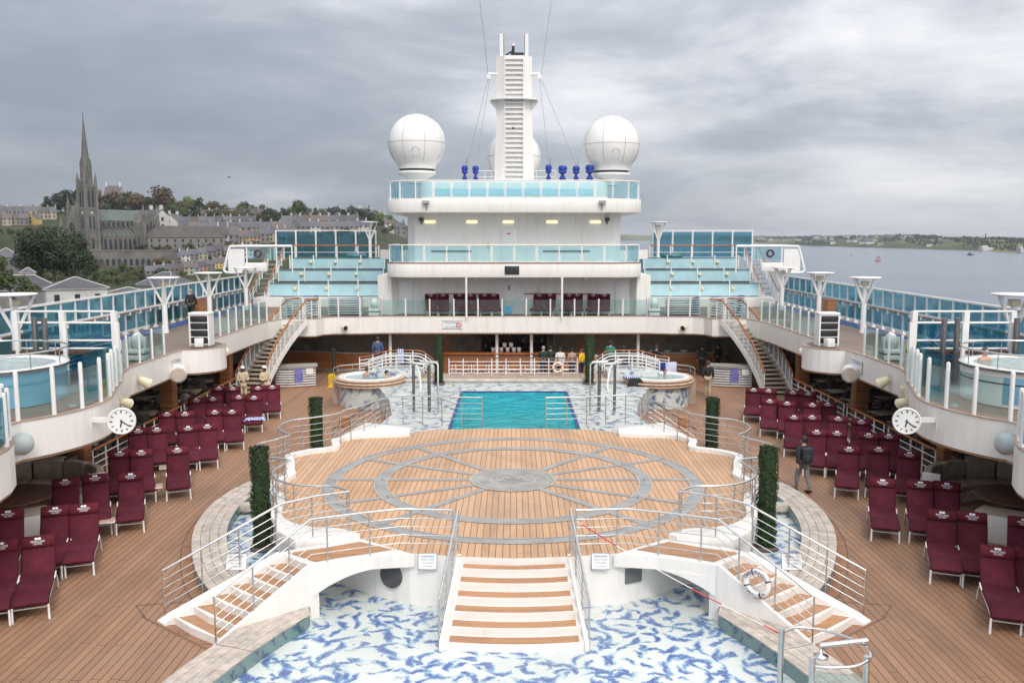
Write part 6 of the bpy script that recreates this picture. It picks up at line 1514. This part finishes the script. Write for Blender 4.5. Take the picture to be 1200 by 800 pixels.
box_building('cream quay building with hipped slate roof and dark sash windows', 88, 336, 190, 11.5, 11.5, 13, .52, 2.1, WALLS['white'], (3, 5))
box_building('lower white quay building to the right of the cream one', 150, 341, 205, 8.5, 9, 11, .4, .9, WALLS['white'], (3, 3))
box_building('low grey roofed building left of the cream quay building', 28, 338, 225, 17, 12, 9, .45, 3.4, WALLS['grey'], (4, 3))
box_building('small white gatehouse below the big dark tree', 33, 319, 260, 3.4, 3.4, 5, .4, 1.4, WALLS['white'], (1, 1))
box_building('grey stone house left of the big dark tree', 8, 300, 330, 9, 9, 12, .3, 3, WALLS['grey'], (2, 2))
box_building('slate roofed warehouse beyond the quay right of the white building', 196, 333, 290, 15, 11, 9, -.5, 4, WALLS['grey'], (4, 2))
for i, (px, py) in enumerate(((16, 318), (26, 322), (39, 319))):
    x, y, z = onhill(px, py); solo('utility_pole', 'tall thin grey pole below the big dark tree, %s' % nth(i, 3), 'pole', MB().tube([(x, y, z - 1), (x, y, z + 9.5)], [.2, .13], 8), [CONC], (x, y, z), 'poles beside the quay road')

# ---- cathedral
cw = thing('cathedral', 'grey stone cathedral with a tall pointed spire on the hillside', 'cathedral', (-273.5, 572, -2), R(58), local=True)
def P_(nm, mb, m=STONE): return part(nm, mb, m, cw)
def frust(b, x, y, z0, z1, r0, r1, n=8, m=0): b.lathe([(r0, z0), (r1, z1)], (x, y, 0), n, m, False, 360 / n / 2, 360 + 360 / n / 2); return b
def gothic(w, h, th=.12): 
    p = [(-w / 2, 0), (w / 2, 0), (w / 2, h * .62)] + [(w / 2 - w / 2 * math.sin(a) ** 1.3 if False else w / 2 * math.cos(a) ** .8, h * .62 + h * .38 * math.sin(a)) for a in [R(20), R(45), R(70)]] + [(0, h)] + [(-w / 2 * math.cos(a) ** .8, h * .62 + h * .38 * math.sin(a)) for a in [R(70), R(45), R(20)]] + [(-w / 2, h * .62)]
    return p
def lancet(face, u, z, w, h, m=PANE, nm='window', off=.1):     # face: ('s', y) south wall, ('w', x) west wall
    pts = gothic(w, h); k, c = face; f = MB()
    A = [((u + a, c - off, z + b) if k == 's' else (c - off, u - a, z + b)) for a, b in pts]; B2 = [((u + a, c + .2, z + b) if k == 's' else (c + .2, u - a, z + b)) for a, b in pts]
    f.loft([B2, A]); return part(nm, f, m, cw)
# tower at the south west corner
n_before = len(KIDS[cw.name])
P_('tower', MB().box((5, 5, 19), (10, 10, 46)).box((5, 5, 27), (10.5, 10.5, .7)).box((5, 5, 13), (10.5, 10.5, .6)).box((5, 5, 41.6), (10.9, 10.9, 1.0)))
bt = MB()
for x, y in ((0, 0), (10, 0), (0, 10), (10, 10)):
    bt.box((x, y, 10), (2.6, 2.6, 28)); bt.box((x, y, 31), (2.0, 2.0, 22)); frust(bt, x, y, 42, 45, 1.3, 1.2); frust(bt, x, y, 45, 51, 1.5, .05)
P_('corner_buttress', bt)
for k, c in (('s', -.02), ('w', -.02)):
    for u in (3.2, 6.8): lancet((k, c), u, 28.5, 2.4, 11, PANE, 'belfry_opening')
    for u in (3.4, 6.6): lancet((k, c), u, 14.5, 1.7, 8.5)
    lancet((k, c), 5, 2, 2.0, 7)
    cf = MB().lathe([(0, 0), (1.0, 0)], n=16); M_ = Matrix.Translation((5, -.25, 24.6)) @ Matrix.Rotation(R(90), 4, 'X') if k == 's' else Matrix.Translation((-.25, 5, 24.6)) @ Matrix.Rotation(R(-90), 4, 'Y')
    part('clock_face', MB().lathe([(0, .05), (1.0, .05), (1.0, -.1)][::-1], n=16).xf(M_), WALLS['white'], cw)
    g = MB(); pts = [(-4.2, 40.8), (4.2, 40.8), (0, 47.5)]
    g.loft([[((5 + a, -.5, b) if k == 's' else (-.5, 5 - a, b)) for a, b in pts], [((5 + a, .4, b) if k == 's' else (.4, 5 - a, b)) for a, b in pts]]); P_('belfry_gable', g)
sp_ = MB(); frust(sp_, 5, 5, 42, 48, 5.0, 4.4); frust(sp_, 5, 5, 48, 85, 4.3, .3); P_('spire', sp_, STONED)
sl_ = MB()
for k in range(4):
    a = R(90 * k); x, y = 5 + 4.2 * math.cos(a), 5 + 4.2 * math.sin(a); frust(sl_, x, y, 42, 55, 1.2, 1.0, 4); frust(sl_, x, y, 55, 60, 1.3, .05, 4)
P_('spire_lucarne', sl_, STONED)
P_('cross', MB().box((5, 5, 86.5), (.35, .35, 4)).box((5, 5, 87.2), (1.5, .3, .3)), STONED)
for o in KIDS[cw.name][n_before:]: o.scale = (.76, .76, 1.0); o.location = (1.2, 1.2, 0)
# west front and nave
P_('nave', MB().box((32, 15, 9), (44, 11, 22)).box((30, 6, 4), (40, 6, 12)).box((30, 24, 4), (40, 6, 12)))
nr = MB(); nr.loft([[(x, 9, 20), (x, 15, 27.5), (x, 21, 20)] for x in (9, 54)]); nr.loft([[(x, 2.6, 9.5), (x, 9.4, 14.2), (x, 9.4, 9.5)] for x in (11, 50)]); P_('roof', nr, COPPER)
wf = MB(); wf.prism([(0, 10), (0, 20), (4, 20), (4, 10)], -4, 20.5)
wf.loft([[(x, 9.3, 20.4), (x, 15, 29.5), (x, 20.7, 20.4)] for x in (0, 4)]); wf.box((2, 25, 5), (4, 9, 18)); P_('west_front', wf)
tur = MB()
for y in (10.2, 20.2): tur.box((1, y, 10), (2.2, 2.2, 28)); frust(tur, 1, y, 24, 28, 1.4, 1.2); frust(tur, 1, y, 28, 36, 1.6, .05)
for y in (29,): tur.box((1, y, 6), (2, 2, 22)); frust(tur, 1, y, 17, 23, 1.4, .05)
frust(tur, 2, 15, 29.4, 32.5, .35, .2, 4); P_('turret', tur)
rw = MB().lathe([(0, .1), (3.3, .1), (3.3, -.2)][::-1], n=20); part('rose_window', rw.xf(Matrix.Translation((-.1, 15, 15.5)) @ Matrix.Rotation(R(-90), 4, 'Y')), PANE, cw)
tr_ = MB(); 
tr_.tube([(-.3, 15 + 3.4 * math.cos(a), 15.5 + 3.4 * math.sin(a)) for a in [i * pi / 10 for i in range(20)]], .28, 6, closed=True)
for k in range(8): a = k * pi / 4; tr_.bar((-.25, 15, 15.5), (-.25, 15 + 3.3 * math.cos(a), 15.5 + 3.3 * math.sin(a)), .22, .2)
P_('rose_tracery', tr_)
for u in (15, 25): lancet(('w', -.05), u, -2, 3.2, 8.5 if u == 15 else 6)
for i in range(9):
    x = 14.5 + 3.6 * i; lancet(('s', 9.45), x, 14.6, 1.7, 4.6); lancet(('s', 2.95), x, 1.2, 2.0, 6.8)
bu = MB()
for i in range(10): x = 12.7 + 3.6 * i; bu.box((x, 2.6, 4), (.8, 1.6, 13)); bu.box((x, 9.2, 15), (.7, .9, 11)); frust(bu, x, 2.6, 10.5, 13, .5, .05, 4); bu.bar((x, 3, 11.5), (x, 9.2, 17), .4, .6)
P_('buttress', bu)
# transept
P_('transept', MB().box((45, 6, 8.5), (11, 18, 21)).loft([[(39.5, y, 18.9), (45, y, 27.5), (50.5, y, 18.9)] for y in (-3.02, 10)]))
tt = MB()
for x in (39.6, 50.4): tt.box((x, -3, 8), (2.2, 2.2, 24)); frust(tt, x, -3, 20, 23, 1.4, 1.2); frust(tt, x, -3, 23, 31.5, 1.5, .05)
frust(tt, 45, -2.5, 27.3, 30.5, .4, .2, 4); P_('turret', tt)
for u, h in ((42.6, 11), (45, 13), (47.4, 11)): lancet(('s', -3.1), u, 7, 1.9, h)
lancet(('s', -3.1), 45, -1, 3.6, 6)
ap = MB(); ap.lathe([(6, -4), (6, 18)], (56, 15, 0), 8, 0, False); P_('apse', ap)
P_('apse_roof', MB().lathe([(6.4, 18), (0, 25)], (56, 15, 0), 8, 0, False), COPPER)
P_('choir', MB().box((57, 6, 4), (12, 10, 14)))
# arcaded terrace wall
t = thing('arcade_wall', 'grey stone retaining wall with dark arches below the cathedral', 'wall', (-250, 548, -10))
w0, w1 = Vector((-268, 546, 0)), Vector((-212, 560, 0)); dv = (w1 - w0).normalized(); nv = Vector((dv.y, -dv.x, 0))
part('wall', MB().bar(w0 + Vector((0, 0, -6.6)), w1 + Vector((0, 0, -6.6)), 2.5, 11), STONE, t)
part('parapet', MB().bar(w0 + Vector((0, 0, -.9)) + nv * .4, w1 + Vector((0, 0, -.9)) + nv * .4, 2.6, .5), WALLS['tan'], t)
arch = MB(); pts = gothic(2.0, 4.2)
for k in range(15):
    c = w0 + dv * (4 + 3.4 * k) + nv * 1.26
    o = part('arch', MB().loft([[tuple(c + dv * a + Vector((0, 0, -10.2 + b)) - nv * .4) for a, b in pts], [tuple(c + dv * a + Vector((0, 0, -10.2 + b)) + nv * .12) for a, b in pts]]), PANE, t)

# ---- trees
def crown_mesh(seed, n, leaf, m, sq=(1, 1, .8), lobes=9):
    q = random.Random(seed); b = MB(); cs = []
    for i in range(lobes):
        a = q.uniform(0, 2 * pi); e = q.uniform(-.5, 1); rr = q.uniform(.25, .72)
        cs.append((Vector((rr * math.cos(a) * sq[0], rr * math.sin(a) * sq[1], e * .62 * sq[2])), q.uniform(.26, .46)))
    for i in range(n):
        c, r = cs[q.randrange(lobes)]; d = Vector((q.gauss(0, 1), q.gauss(0, 1), q.gauss(.25, 1))).normalized(); p = c + d * r * (q.uniform(.55, 1.08))
        nn = (d + Vector((q.uniform(-.6, .6), q.uniform(-.6, .6), q.uniform(-.3, .8)))).normalized(); u = nn.orthogonal().normalized(); u = Matrix.Rotation(q.uniform(0, 6.3), 3, nn) @ u; w = nn.cross(u); l = leaf * q.uniform(.6, 1.35)
        b.add([p - u * l, p - w * l * .7, p + u * l, p + w * l * .8], [(0, 1, 2, 3)])
    return mk('crown', b, m)
def trunk_mesh():
    b = MB(); b.tube([(0, 0, -.2), (0, 0, .3), (.02, 0, .75), (.04, .02, 1.15)], [.07, .055, .045, .02], 8)
    for a in (0, 2.1, 4.2): b.tube([(0, 0, .5), (.2 * math.cos(a), .2 * math.sin(a), .8), (.42 * math.cos(a), .42 * math.sin(a), 1.1)], [.035, .025, .012], 6)
    return mk('trunk', b, BRANCH)
TRK = trunk_mesh()
CROWN = {}
KINDS = {'dark': (0, (1, 1, .95)), 'mid': (1, (1, 1, .8)), 'olive': (2, (1.1, 1, .7)), 'fresh': (3, (1, 1, .8)), 'brown': (4, (1.05, 1, .85))}
for k, (m, sq) in KINDS.items():
    CROWN[k] = [crown_mesh(hash_ * 7 + m, 900, .085, LEAVES[m], sq) for hash_ in (1, 2)]
TN = {}
def tree(kind, x, y, z, h, wd, label, group, crown=None):
    t = thing('tree', label, 'tree', (x, y, z), rnd.uniform(0, 6), group, local=True)
    o = shared('trunk', TRK, t); o.scale = (wd * .5, wd * .5, h * .55)
    o = shared('crown', crown or rnd.choice(CROWN[kind]), t, (0, 0, h * .50)); o.scale = (wd * .64, wd * .64, h * .62)
    return t
WORD = {'dark': 'dark evergreen', 'mid': 'green leafy', 'olive': 'olive brown', 'fresh': 'bright green', 'brown': 'bare brownish'}
def band(desc, xs, yb, hp, kinds, step, group, jy=2, hj=.3):
    items = []; x = xs[0]
    while x < xs[1]: items.append(x); x += step * rnd.uniform(.7, 1.3)
    for i, px in enumerate(items):
        py = prof(yb, px) + rnd.uniform(-jy, jy); X, Y, Z = onhill(px, py); k = rnd.choice(kinds); h = hp * rnd.uniform(1 - hj, 1 + hj) * Y / Fp
        tree(k, X, Y, Z - .3, h, h * rnd.uniform(.85, 1.35), '%s tree, %s %s' % (WORD[k], nth(i, len(items)) if i < 29 else 'near the right end', desc), group)
band('in the wood along the ridge', (140, 470), [(140, 250), (190, 249), (250, 254), (330, 260), (400, 262), (470, 268)], 15, ['dark', 'mid', 'olive', 'mid', 'fresh', 'brown'], 6.6, 'trees of the ridge wood', 3)
band('in the front line of the ridge wood', (180, 345), [(180, 256), (250, 259), (345, 263)], 15, ['dark', 'dark', 'mid', 'olive'], 5.0, 'front trees of the ridge wood', 1.5)
band('on the skyline left of the spire', (62, 96), [(60, 250), (100, 250)], 25, ['dark'], 8, 'dark trees left of the spire')
band('on the skyline right of the spire', (116, 178), [(116, 254), (180, 253)], 24, ['olive', 'brown', 'dark', 'mid'], 9, 'trees right of the spire')
band('in the far left hedge line', (-5, 62), [(0, 252), (60, 250)], 9, ['olive', 'mid', 'fresh'], 7, 'hedgerow trees on the far left')
band('below the far left terrace', (-5, 66), [(0, 275), (66, 275)], 9, ['dark', 'mid', 'olive'], 8, 'trees below the slate terrace')
band('between rows above the wing frame', (196, 330), [(196, 284), (330, 280)], 7, ['mid', 'olive', 'dark'], 15, 'trees between the house rows')
band('behind the roofs below the long dark building', (120, 300), [(120, 302), (205, 296), (300, 294)], 9, ['dark', 'mid', 'olive', 'brown'], 7, 'trees below the long dark building', 4)
band('in the thicket below the great dark tree', (0, 120), [(0, 326), (120, 330)], 12, ['dark', 'mid', 'olive'], 6.5, 'thicket below the great tree', 4)
band('on the middle slope behind the left lamps', (120, 215), [(120, 334), (215, 328)], 11, ['olive', 'mid', 'dark'], 8, 'trees on the middle slope', 3)
band('in the scrub below the arcade wall', (112, 205), [(112, 322), (160, 324), (205, 314)], 13, ['olive', 'mid', 'brown'], 8, 'scrub trees below the arcade', 3)
band('among roofs beside the sloping row', (205, 300), [(205, 322), (300, 300)], 9, ['mid', 'dark', 'olive'], 14, 'trees among the lower roofs', 4)
band('on the slope by the tower', (330, 475), [(330, 284), (475, 276)], 9, ['dark', 'mid', 'olive'], 11, 'trees on the slope by the tower', 5)
for i, (px, py, hpx, k, d) in enumerate(((187, 252, 34, 'brown', 'tall round crowned tree on the ridge right of the cathedral'), (168, 254, 24, 'dark', 'dark round tree beside the tall round crowned ridge tree'), (345, 262, 26, 'mid', 'large leafy tree standing above the wood near the middle'), (410, 264, 22, 'dark', 'dark pointed tree above the scattered upper houses'))):
    X, Y, Z = onhill(px, py); h = hpx * Y / Fp; tree(k, X, Y, Z, h, h * 1.0, d, 'tall single trees on the ridge')
BIGC = [crown_mesh(91 + i, 6500, .042, LEAVES[0], (1, 1, .8), 22) for i in range(2)]
for i, (px, py, hpx, wpx, d) in enumerate(((63, 322, 56, 58, 'great dark evergreen tree in front of the cathedral'), (88, 322, 42, 38, 'lower dark evergreen right of the great tree'), (38, 322, 46, 34, 'dark evergreen left of the great tree'))):
    a, b = ray(px, py); Y = 300; X = a * Y; Z = 7.8 + b * Y; sc = Y / Fp
    tree('dark', X, Y, Z - 1.5, hpx * sc * 1.05, wpx * sc * 1.12, d, 'dark trees before the cathedral', BIGC[i % 2])
for i, (px, py, hpx, wpx) in enumerate(((12, 345, 30, 40), (36, 350, 22, 24), (-6, 330, 30, 30))):
    a, b = ray(px, py); Y = 170; tree('mid', a * Y, Y, 7.8 + b * Y, hpx * Y / Fp, wpx * Y / Fp, 'green bush beside the low grey roofed building, %s' % nth(i, 3), 'bushes by the quay')

# ---- far shore to starboard
def ln(t, x): return prof(t, x)
wl_ = [(700, 281.2), (860, 283.5), (900, 285.5), (950, 288.2), (1050, 291), (1120, 293), (1200, 296.5), (1320, 300)]
cr_ = [(700, 279), (860, 279.8), (900, 279.2), (950, 278.0), (1000, 277.0), (1060, 276.2), (1110, 276.8), (1200, 279.3), (1320, 280)]
xs_ = list(range(840, 1330, 6)); rows_ = 14; V = []
shore = {}
for px in xs_:
    a, b = ray(px, ln(wl_, px)); Yw = (SEAZ - 7.8) / b; Yc = Yw * 1.28
    a2, b2 = ray(px, ln(cr_, px)); zc = 7.8 + b2 * Yc
    for j in range(rows_):
        t = j / (rows_ - 1); tt_ = t * 1.5; y = Yw + (Yc - Yw) * tt_
        z = SEAZ - .6 + (zc - 2 - SEAZ) * (math.sin(min(1, tt_) * pi / 2) ** .8) * (1 if tt_ <= 1 else 1 - (tt_ - 1) * .5) + (3.0 * mnoise.noise((a * y * .004, y * .004, 3)) if j else 0)
        V.append((a * y, y, z))
mb = MB(); mb.add(V, [(i * rows_ + j, (i + 1) * rows_ + j, (i + 1) * rows_ + j + 1, i * rows_ + j + 1) for i in range(len(xs_) - 1) for j in range(rows_ - 1)], 0, True); struct('far_shore', mb, FAR)
mb = MB(); rr_ = []
for px in range(690, 1340, 10):
    a, b = ray(px, 279.5); Y = 7000; h = 275.6 + 1.4 * mnoise.noise((px * .013, 1, 0)) + (px - 760) * .004; a2, b2 = ray(px, h)
    rr_.append([(a * Y, Y, SEAZ - 2), (a * Y, Y + 900, 7.8 + b2 * (Y + 900)), (a * Y, Y + 3000, SEAZ - 2)])
mb.loft(rr_, 0, True, False, False); struct('hills', mb, FAR)
q = random.Random(21); b = MB()
def shore_pt(px, t):
    i = max(0, min(len(xs_) - 2, int((px - 840) / 6))); j = max(0, min(rows_ - 2, int(t * (rows_ - 1)))); f = (px - 840) / 6 - i; g = t * (rows_ - 1) - j
    A_, B2, C_, D_ = V[i * rows_ + j], V[(i + 1) * rows_ + j], V[i * rows_ + j + 1], V[(i + 1) * rows_ + j + 1]
    return tuple((A_[k] * (1 - f) + B2[k] * f) * (1 - g) + (C_[k] * (1 - f) + D_[k] * f) * g for k in range(3))
for k in range(5200):
    px = q.uniform(842, 1320); t = q.uniform(.04, .70) ** .9
    if mnoise.noise((px * .03, t * 7, 5)) < -.02 + (.22 if px < 1060 and t < .4 else 0): continue
    p = shore_pt(px, t); s_ = p[1] / 1040 * q.uniform(.7, 1.6)
    for r_ in range(2):
        a = q.uniform(0, pi); c, sn = math.cos(a) * s_, math.sin(a) * s_ ; h = s_ * q.uniform(1.2, 2.0)
        b.add([(p[0] - c, p[1] - sn, p[2] - 1), (p[0] + c, p[1] + sn, p[2] - 1), (p[0] + c * .8, p[1] + sn * .8, p[2] + h * .75), (p[0], p[1], p[2] + h), (p[0] - c * .8, p[1] - sn * .8, p[2] + h * .7)], [(0, 1, 2, 3, 4)])
struct('far_wood', b, leafmat('far_leaf', (.045, .062, .032)), kind='stuff')
hm = {}
for c in ('white', 'cream', 'grey'):
    g = MB(); g.box((0, 0, 2.5), (11, 8, 7)); g.loft([[(x, -4.4, 5.9), (x, 0, 9), (x, 4.4, 5.9)] for x in (-5.8, 5.8)], 1); hm[c] = mk('far_house', g, [WALLS[c], SLATE])
for k in range(44):
    px = q.choice([q.uniform(955, 1060), q.uniform(955, 1110), q.uniform(880, 960)]); t = q.uniform(.06, .5); p = shore_pt(px, t); c = q.choice(['white', 'white', 'cream', 'grey'])
    o = bpy.data.objects.new('far_house', hm[c]); COL.objects.link(o); o.location = p; s_ = q.uniform(.7, 1.5) * p[1] / 3000; o.scale = (s_ * q.uniform(1, 2), s_, s_); o.rotation_euler = (0, 0, q.uniform(-.6, .6))
    o['label'] = 'tiny %s house on the far shore across the water' % c; o['category'] = 'house'; o['group'] = 'far shore houses, %s' % c; KIDS[o.name] = []
for i, (px, w_, h_, d) in enumerate(((1155, 15, 6, 'white waterside building on the far shore, left of the two'), (1197, 9, 7, 'white waterside building at the right edge of the far shore'))):
    p = shore_pt(px, .015); s_ = p[1] / 1040; t = thing('waterside_building', d, 'building', p, 0)
    part('hall', MB().box((p[0], p[1], p[2] + h_ * s_ * .35), (w_ * s_ * .8, 18, h_ * s_ * .7)), WALLS['white'], t); part('upper_block', MB().box((p[0] - 2 * s_, p[1] + 2, p[2] + h_ * s_ * .8), (w_ * s_ * .45, 12, h_ * s_ * .5)), WALLS['white'], t)
for i, (px, hp_) in enumerate(((1154, 18), (1183, 16), (1199, 14))):
    p = shore_pt(px, .06); s_ = p[1] / 1040; solo('chimney_stack', 'dark slim chimney above the far shore, %s' % nth(i, 3), 'chimney', MB().tube([(p[0], p[1], p[2] - 2), (p[0], p[1], p[2] + hp_ * s_)], [1.6, 1.1], 8), [DGREY], p, 'far chimneys')
def afloat(px, py):
    a, b = ray(px, py); y = (SEAZ - 7.8) / b; return a * y, y
x, y = afloat(1137, 299); s_ = y / 1040
t = thing('boat', 'small dark workboat on the water to the right', 'boat', (x, y, SEAZ), .2, local=True)
part('hull', MB().loft([[(-4.6 * s_, 0, 1.5 * s_), (-4.2 * s_, 0, -.2)], [(-2 * s_, -1.1 * s_, 1.2 * s_), (-2 * s_, -.9 * s_, -.2)], [(4.2 * s_, -1.1 * s_, 1.2 * s_), (4.2 * s_, -.9 * s_, -.2)], [(4.2 * s_, 1.1 * s_, 1.2 * s_), (4.2 * s_, .9 * s_, -.2)], [(-2 * s_, 1.1 * s_, 1.2 * s_), (-2 * s_, .9 * s_, -.2)], [(-4.6 * s_, 0, 1.5 * s_), (-4.2 * s_, 0, -.2)]], closed=False, caps=False).prism([(-4.5 * s_, 0), (-2 * s_, -1.08 * s_), (4.2 * s_, -1.08 * s_), (4.2 * s_, 1.08 * s_), (-2 * s_, 1.08 * s_)], 1.0 * s_, 1.19 * s_), BLK, t)
part('wheelhouse', MB().box((-.8 * s_, 0, 2.1 * s_), (2.2 * s_, 1.3 * s_, 1.9 * s_)), NAVY, t, bev=.1)
for i, (px, py, k, d) in enumerate(((1029, 306, 1.6, 'red navigation barge with frame on the water'), (997, 299, .5, 'small orange buoy on the water, left of the barge'), (1015, 298, .4, 'smallest pale buoy far out on the water'))):
    x, y = afloat(px, py); s_ = y / 1040 * k
    t = thing('buoy', d, 'buoy', (x, y, SEAZ))
    part('float', MB().lathe([(0, -.3), (2.0 * s_, -.2), (2.1 * s_, .5 * s_), (1.6 * s_, .9 * s_), (0, 1.0 * s_)], (x, y, SEAZ), 14), plain('buoy_red', (.35, .10, .09), .6) if 'buoy_red' not in MATS else MATS['buoy_red'], t)
    fr = MB()
    for dx in (-1.5, 0, 1.5): fr.tube([(x + dx * s_, y, SEAZ + .8 * s_), (x + dx * .6 * s_, y, SEAZ + 3.4 * s_)], .18 * s_, 5)
    fr.box((x, y, SEAZ + 3.2 * s_), (2.6 * s_, .5 * s_, .5 * s_)); part('top_frame', fr, MATS['buoy_red'], t)
a, b = ray(268, 208); Y = 120
bd = MB(); o = Vector((a * Y, Y, 7.8 + b * Y))
t = thing('bird', 'small dark bird flying over the town', 'bird', tuple(o))
part('body', MB().tube([o + Vector((-.18, 0, 0)), o + Vector((-.05, 0, .02)), o + Vector((.14, 0, .01)), o + Vector((.26, 0, 0))], [.02, .07, .05, .01], 8).loft([[o + Vector((-.06, 0, .03)), o + Vector((.1, 0, .03)), o + Vector((.02, 0, .045))], [o + Vector((-.02, -.3, .12)), o + Vector((.09, -.3, .12)), o + Vector((.03, -.3, .13))], [o + Vector((.06, -.55, .05)), o + Vector((.08, -.55, .05)), o + Vector((.07, -.55, .055))]]).loft([[o + Vector((-.06, 0, .03)), o + Vector((.1, 0, .03)), o + Vector((.02, 0, .045))], [o + Vector((-.02, .3, .12)), o + Vector((.09, .3, .12)), o + Vector((.03, .3, .13))], [o + Vector((.06, .55, .05)), o + Vector((.08, .55, .05)), o + Vector((.07, .55, .055))]]), DGREY, t)
HAZE = .00007
# ------------------------------------------------------------------ camera, sky, sun
cam = bpy.data.cameras.new('camera'); co = bpy.data.objects.new('camera', cam); COL.objects.link(co)
co.location = (0, 0, 7.8); co.rotation_euler = (R(90 - 6.75), 0, 0)
cam.lens = 31.2; cam.sensor_width = 36; cam.shift_x = -.0021; cam.clip_start = .1; cam.clip_end = 40000
S.camera = co
SUN_EL, SUN_AZ = 47, 168       # azimuth clockwise from north (+Y): behind the camera to the right
w = bpy.data.worlds.new('World'); S.world = w; w.use_nodes = True
nt = w.node_tree; nt.nodes.clear()
out = nt.nodes.new('ShaderNodeOutputWorld'); bg = nt.nodes.new('ShaderNodeBackground'); bg.inputs[1].default_value = .1
sky = nt.nodes.new('ShaderNodeTexSky'); sky.sky_type = 'NISHITA'; sky.sun_disc = False; sky.sun_elevation = R(SUN_EL); sky.sun_rotation = R(SUN_AZ)
tc = nt.nodes.new('ShaderNodeTexCoord'); sp = nt.nodes.new('ShaderNodeSeparateXYZ'); L(nt, tc.outputs['Generated'], sp.inputs[0])
z = mth(nt, 'MAXIMUM', sp.outputs[2], 0.0)
den = mth(nt, 'ADD', z, .16)
cv = nt.nodes.new('ShaderNodeCombineXYZ'); L(nt, mth(nt, 'DIVIDE', sp.outputs[0], den), cv.inputs[0]); L(nt, mth(nt, 'DIVIDE', sp.outputs[1], den), cv.inputs[1])
n1 = noise(nt, mapping(nt, cv.outputs[0], (.55, .62, 1), (0, 0, R(14))), 1.0, 10, .60, .5)
n2 = noise(nt, mapping(nt, cv.outputs[0], (.16, .22, 1)), 1.0, 4, .5)
n3 = noise(nt, mapping(nt, tc.outputs['Generated'], (3.2, 3.2, 11)), 1.0, 9, .58, .25)
t_ = mth(nt, 'ADD', mth(nt, 'MULTIPLY', n1, .32), mth(nt, 'ADD', mth(nt, 'MULTIPLY', n2, .22), mth(nt, 'MULTIPLY', n3, .46)))
# the sky is brighter towards starboard (right) where the cloud thins
side = mth(nt, 'MULTIPLY', sp.outputs[0], .15)
t_ = mth(nt, 'ADD', t_, side)
cl = ramp(nt, t_, [(.36, (.275, .315, .385)), (.44, (.345, .385, .455)), (.51, (.455, .49, .56)), (.58, (.66, .685, .745)), (.67, (.88, .89, .93))])
# overcast luminance rises to the zenith, and the sun side behind the camera is brighter
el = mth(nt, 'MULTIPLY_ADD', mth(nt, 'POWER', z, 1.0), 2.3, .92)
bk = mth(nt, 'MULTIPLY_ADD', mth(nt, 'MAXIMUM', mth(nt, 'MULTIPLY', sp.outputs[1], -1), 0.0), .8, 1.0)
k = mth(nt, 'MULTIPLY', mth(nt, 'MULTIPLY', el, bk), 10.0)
warm = mth(nt, 'MINIMUM', mth(nt, 'MULTIPLY', z, 1.6), 1.0)
cl = mixc(nt, warm, cl, mixc(nt, 1.0, cl, (1.08, 1.0, .90), 'MULTIPLY'))
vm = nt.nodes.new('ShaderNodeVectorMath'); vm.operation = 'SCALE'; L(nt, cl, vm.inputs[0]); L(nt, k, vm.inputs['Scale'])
mx = nt.nodes.new('ShaderNodeMix'); mx.data_type = 'RGBA'; mx.clamp_result = False
mx.inputs[0].default_value = .92
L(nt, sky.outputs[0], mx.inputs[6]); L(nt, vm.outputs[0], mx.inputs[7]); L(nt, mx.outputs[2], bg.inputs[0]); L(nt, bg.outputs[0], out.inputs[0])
sl = bpy.data.lights.new('sun', 'SUN'); sl.energy = 1.5; sl.angle = R(14); sl.color = (1, .93, .84)
so = bpy.data.objects.new('sun', sl); COL.objects.link(so)
az = R(SUN_AZ); d = Vector((math.sin(az) * math.cos(R(SUN_EL)), math.cos(az) * math.cos(R(SUN_EL)), math.sin(R(SUN_EL))))
so.rotation_euler = d.to_track_quat('Z', 'Y').to_euler()
# damp harbour air
hb = MB(); hb.box((0, 0, (-33 + 98) / 2), (36000, 36000, 131)); ho = struct('haze', hb, [], kind='stuff')
m, nt, out = nodemat('haze'); pv = nt.nodes.new('ShaderNodeVolumePrincipled'); pv.inputs['Color'].default_value = (.86, .91, 1, 1); pv.inputs['Density'].default_value = HAZE; pv.inputs['Anisotropy'].default_value = .2; L(nt, pv.outputs[0], out.inputs['Volume']); ho.data.materials.append(m)
S.view_settings.view_transform = 'Standard'; S.view_settings.look = 'None'; S.view_settings.exposure = -0.07; S.view_settings.gamma = 1
S.render.engine = 'CYCLES'
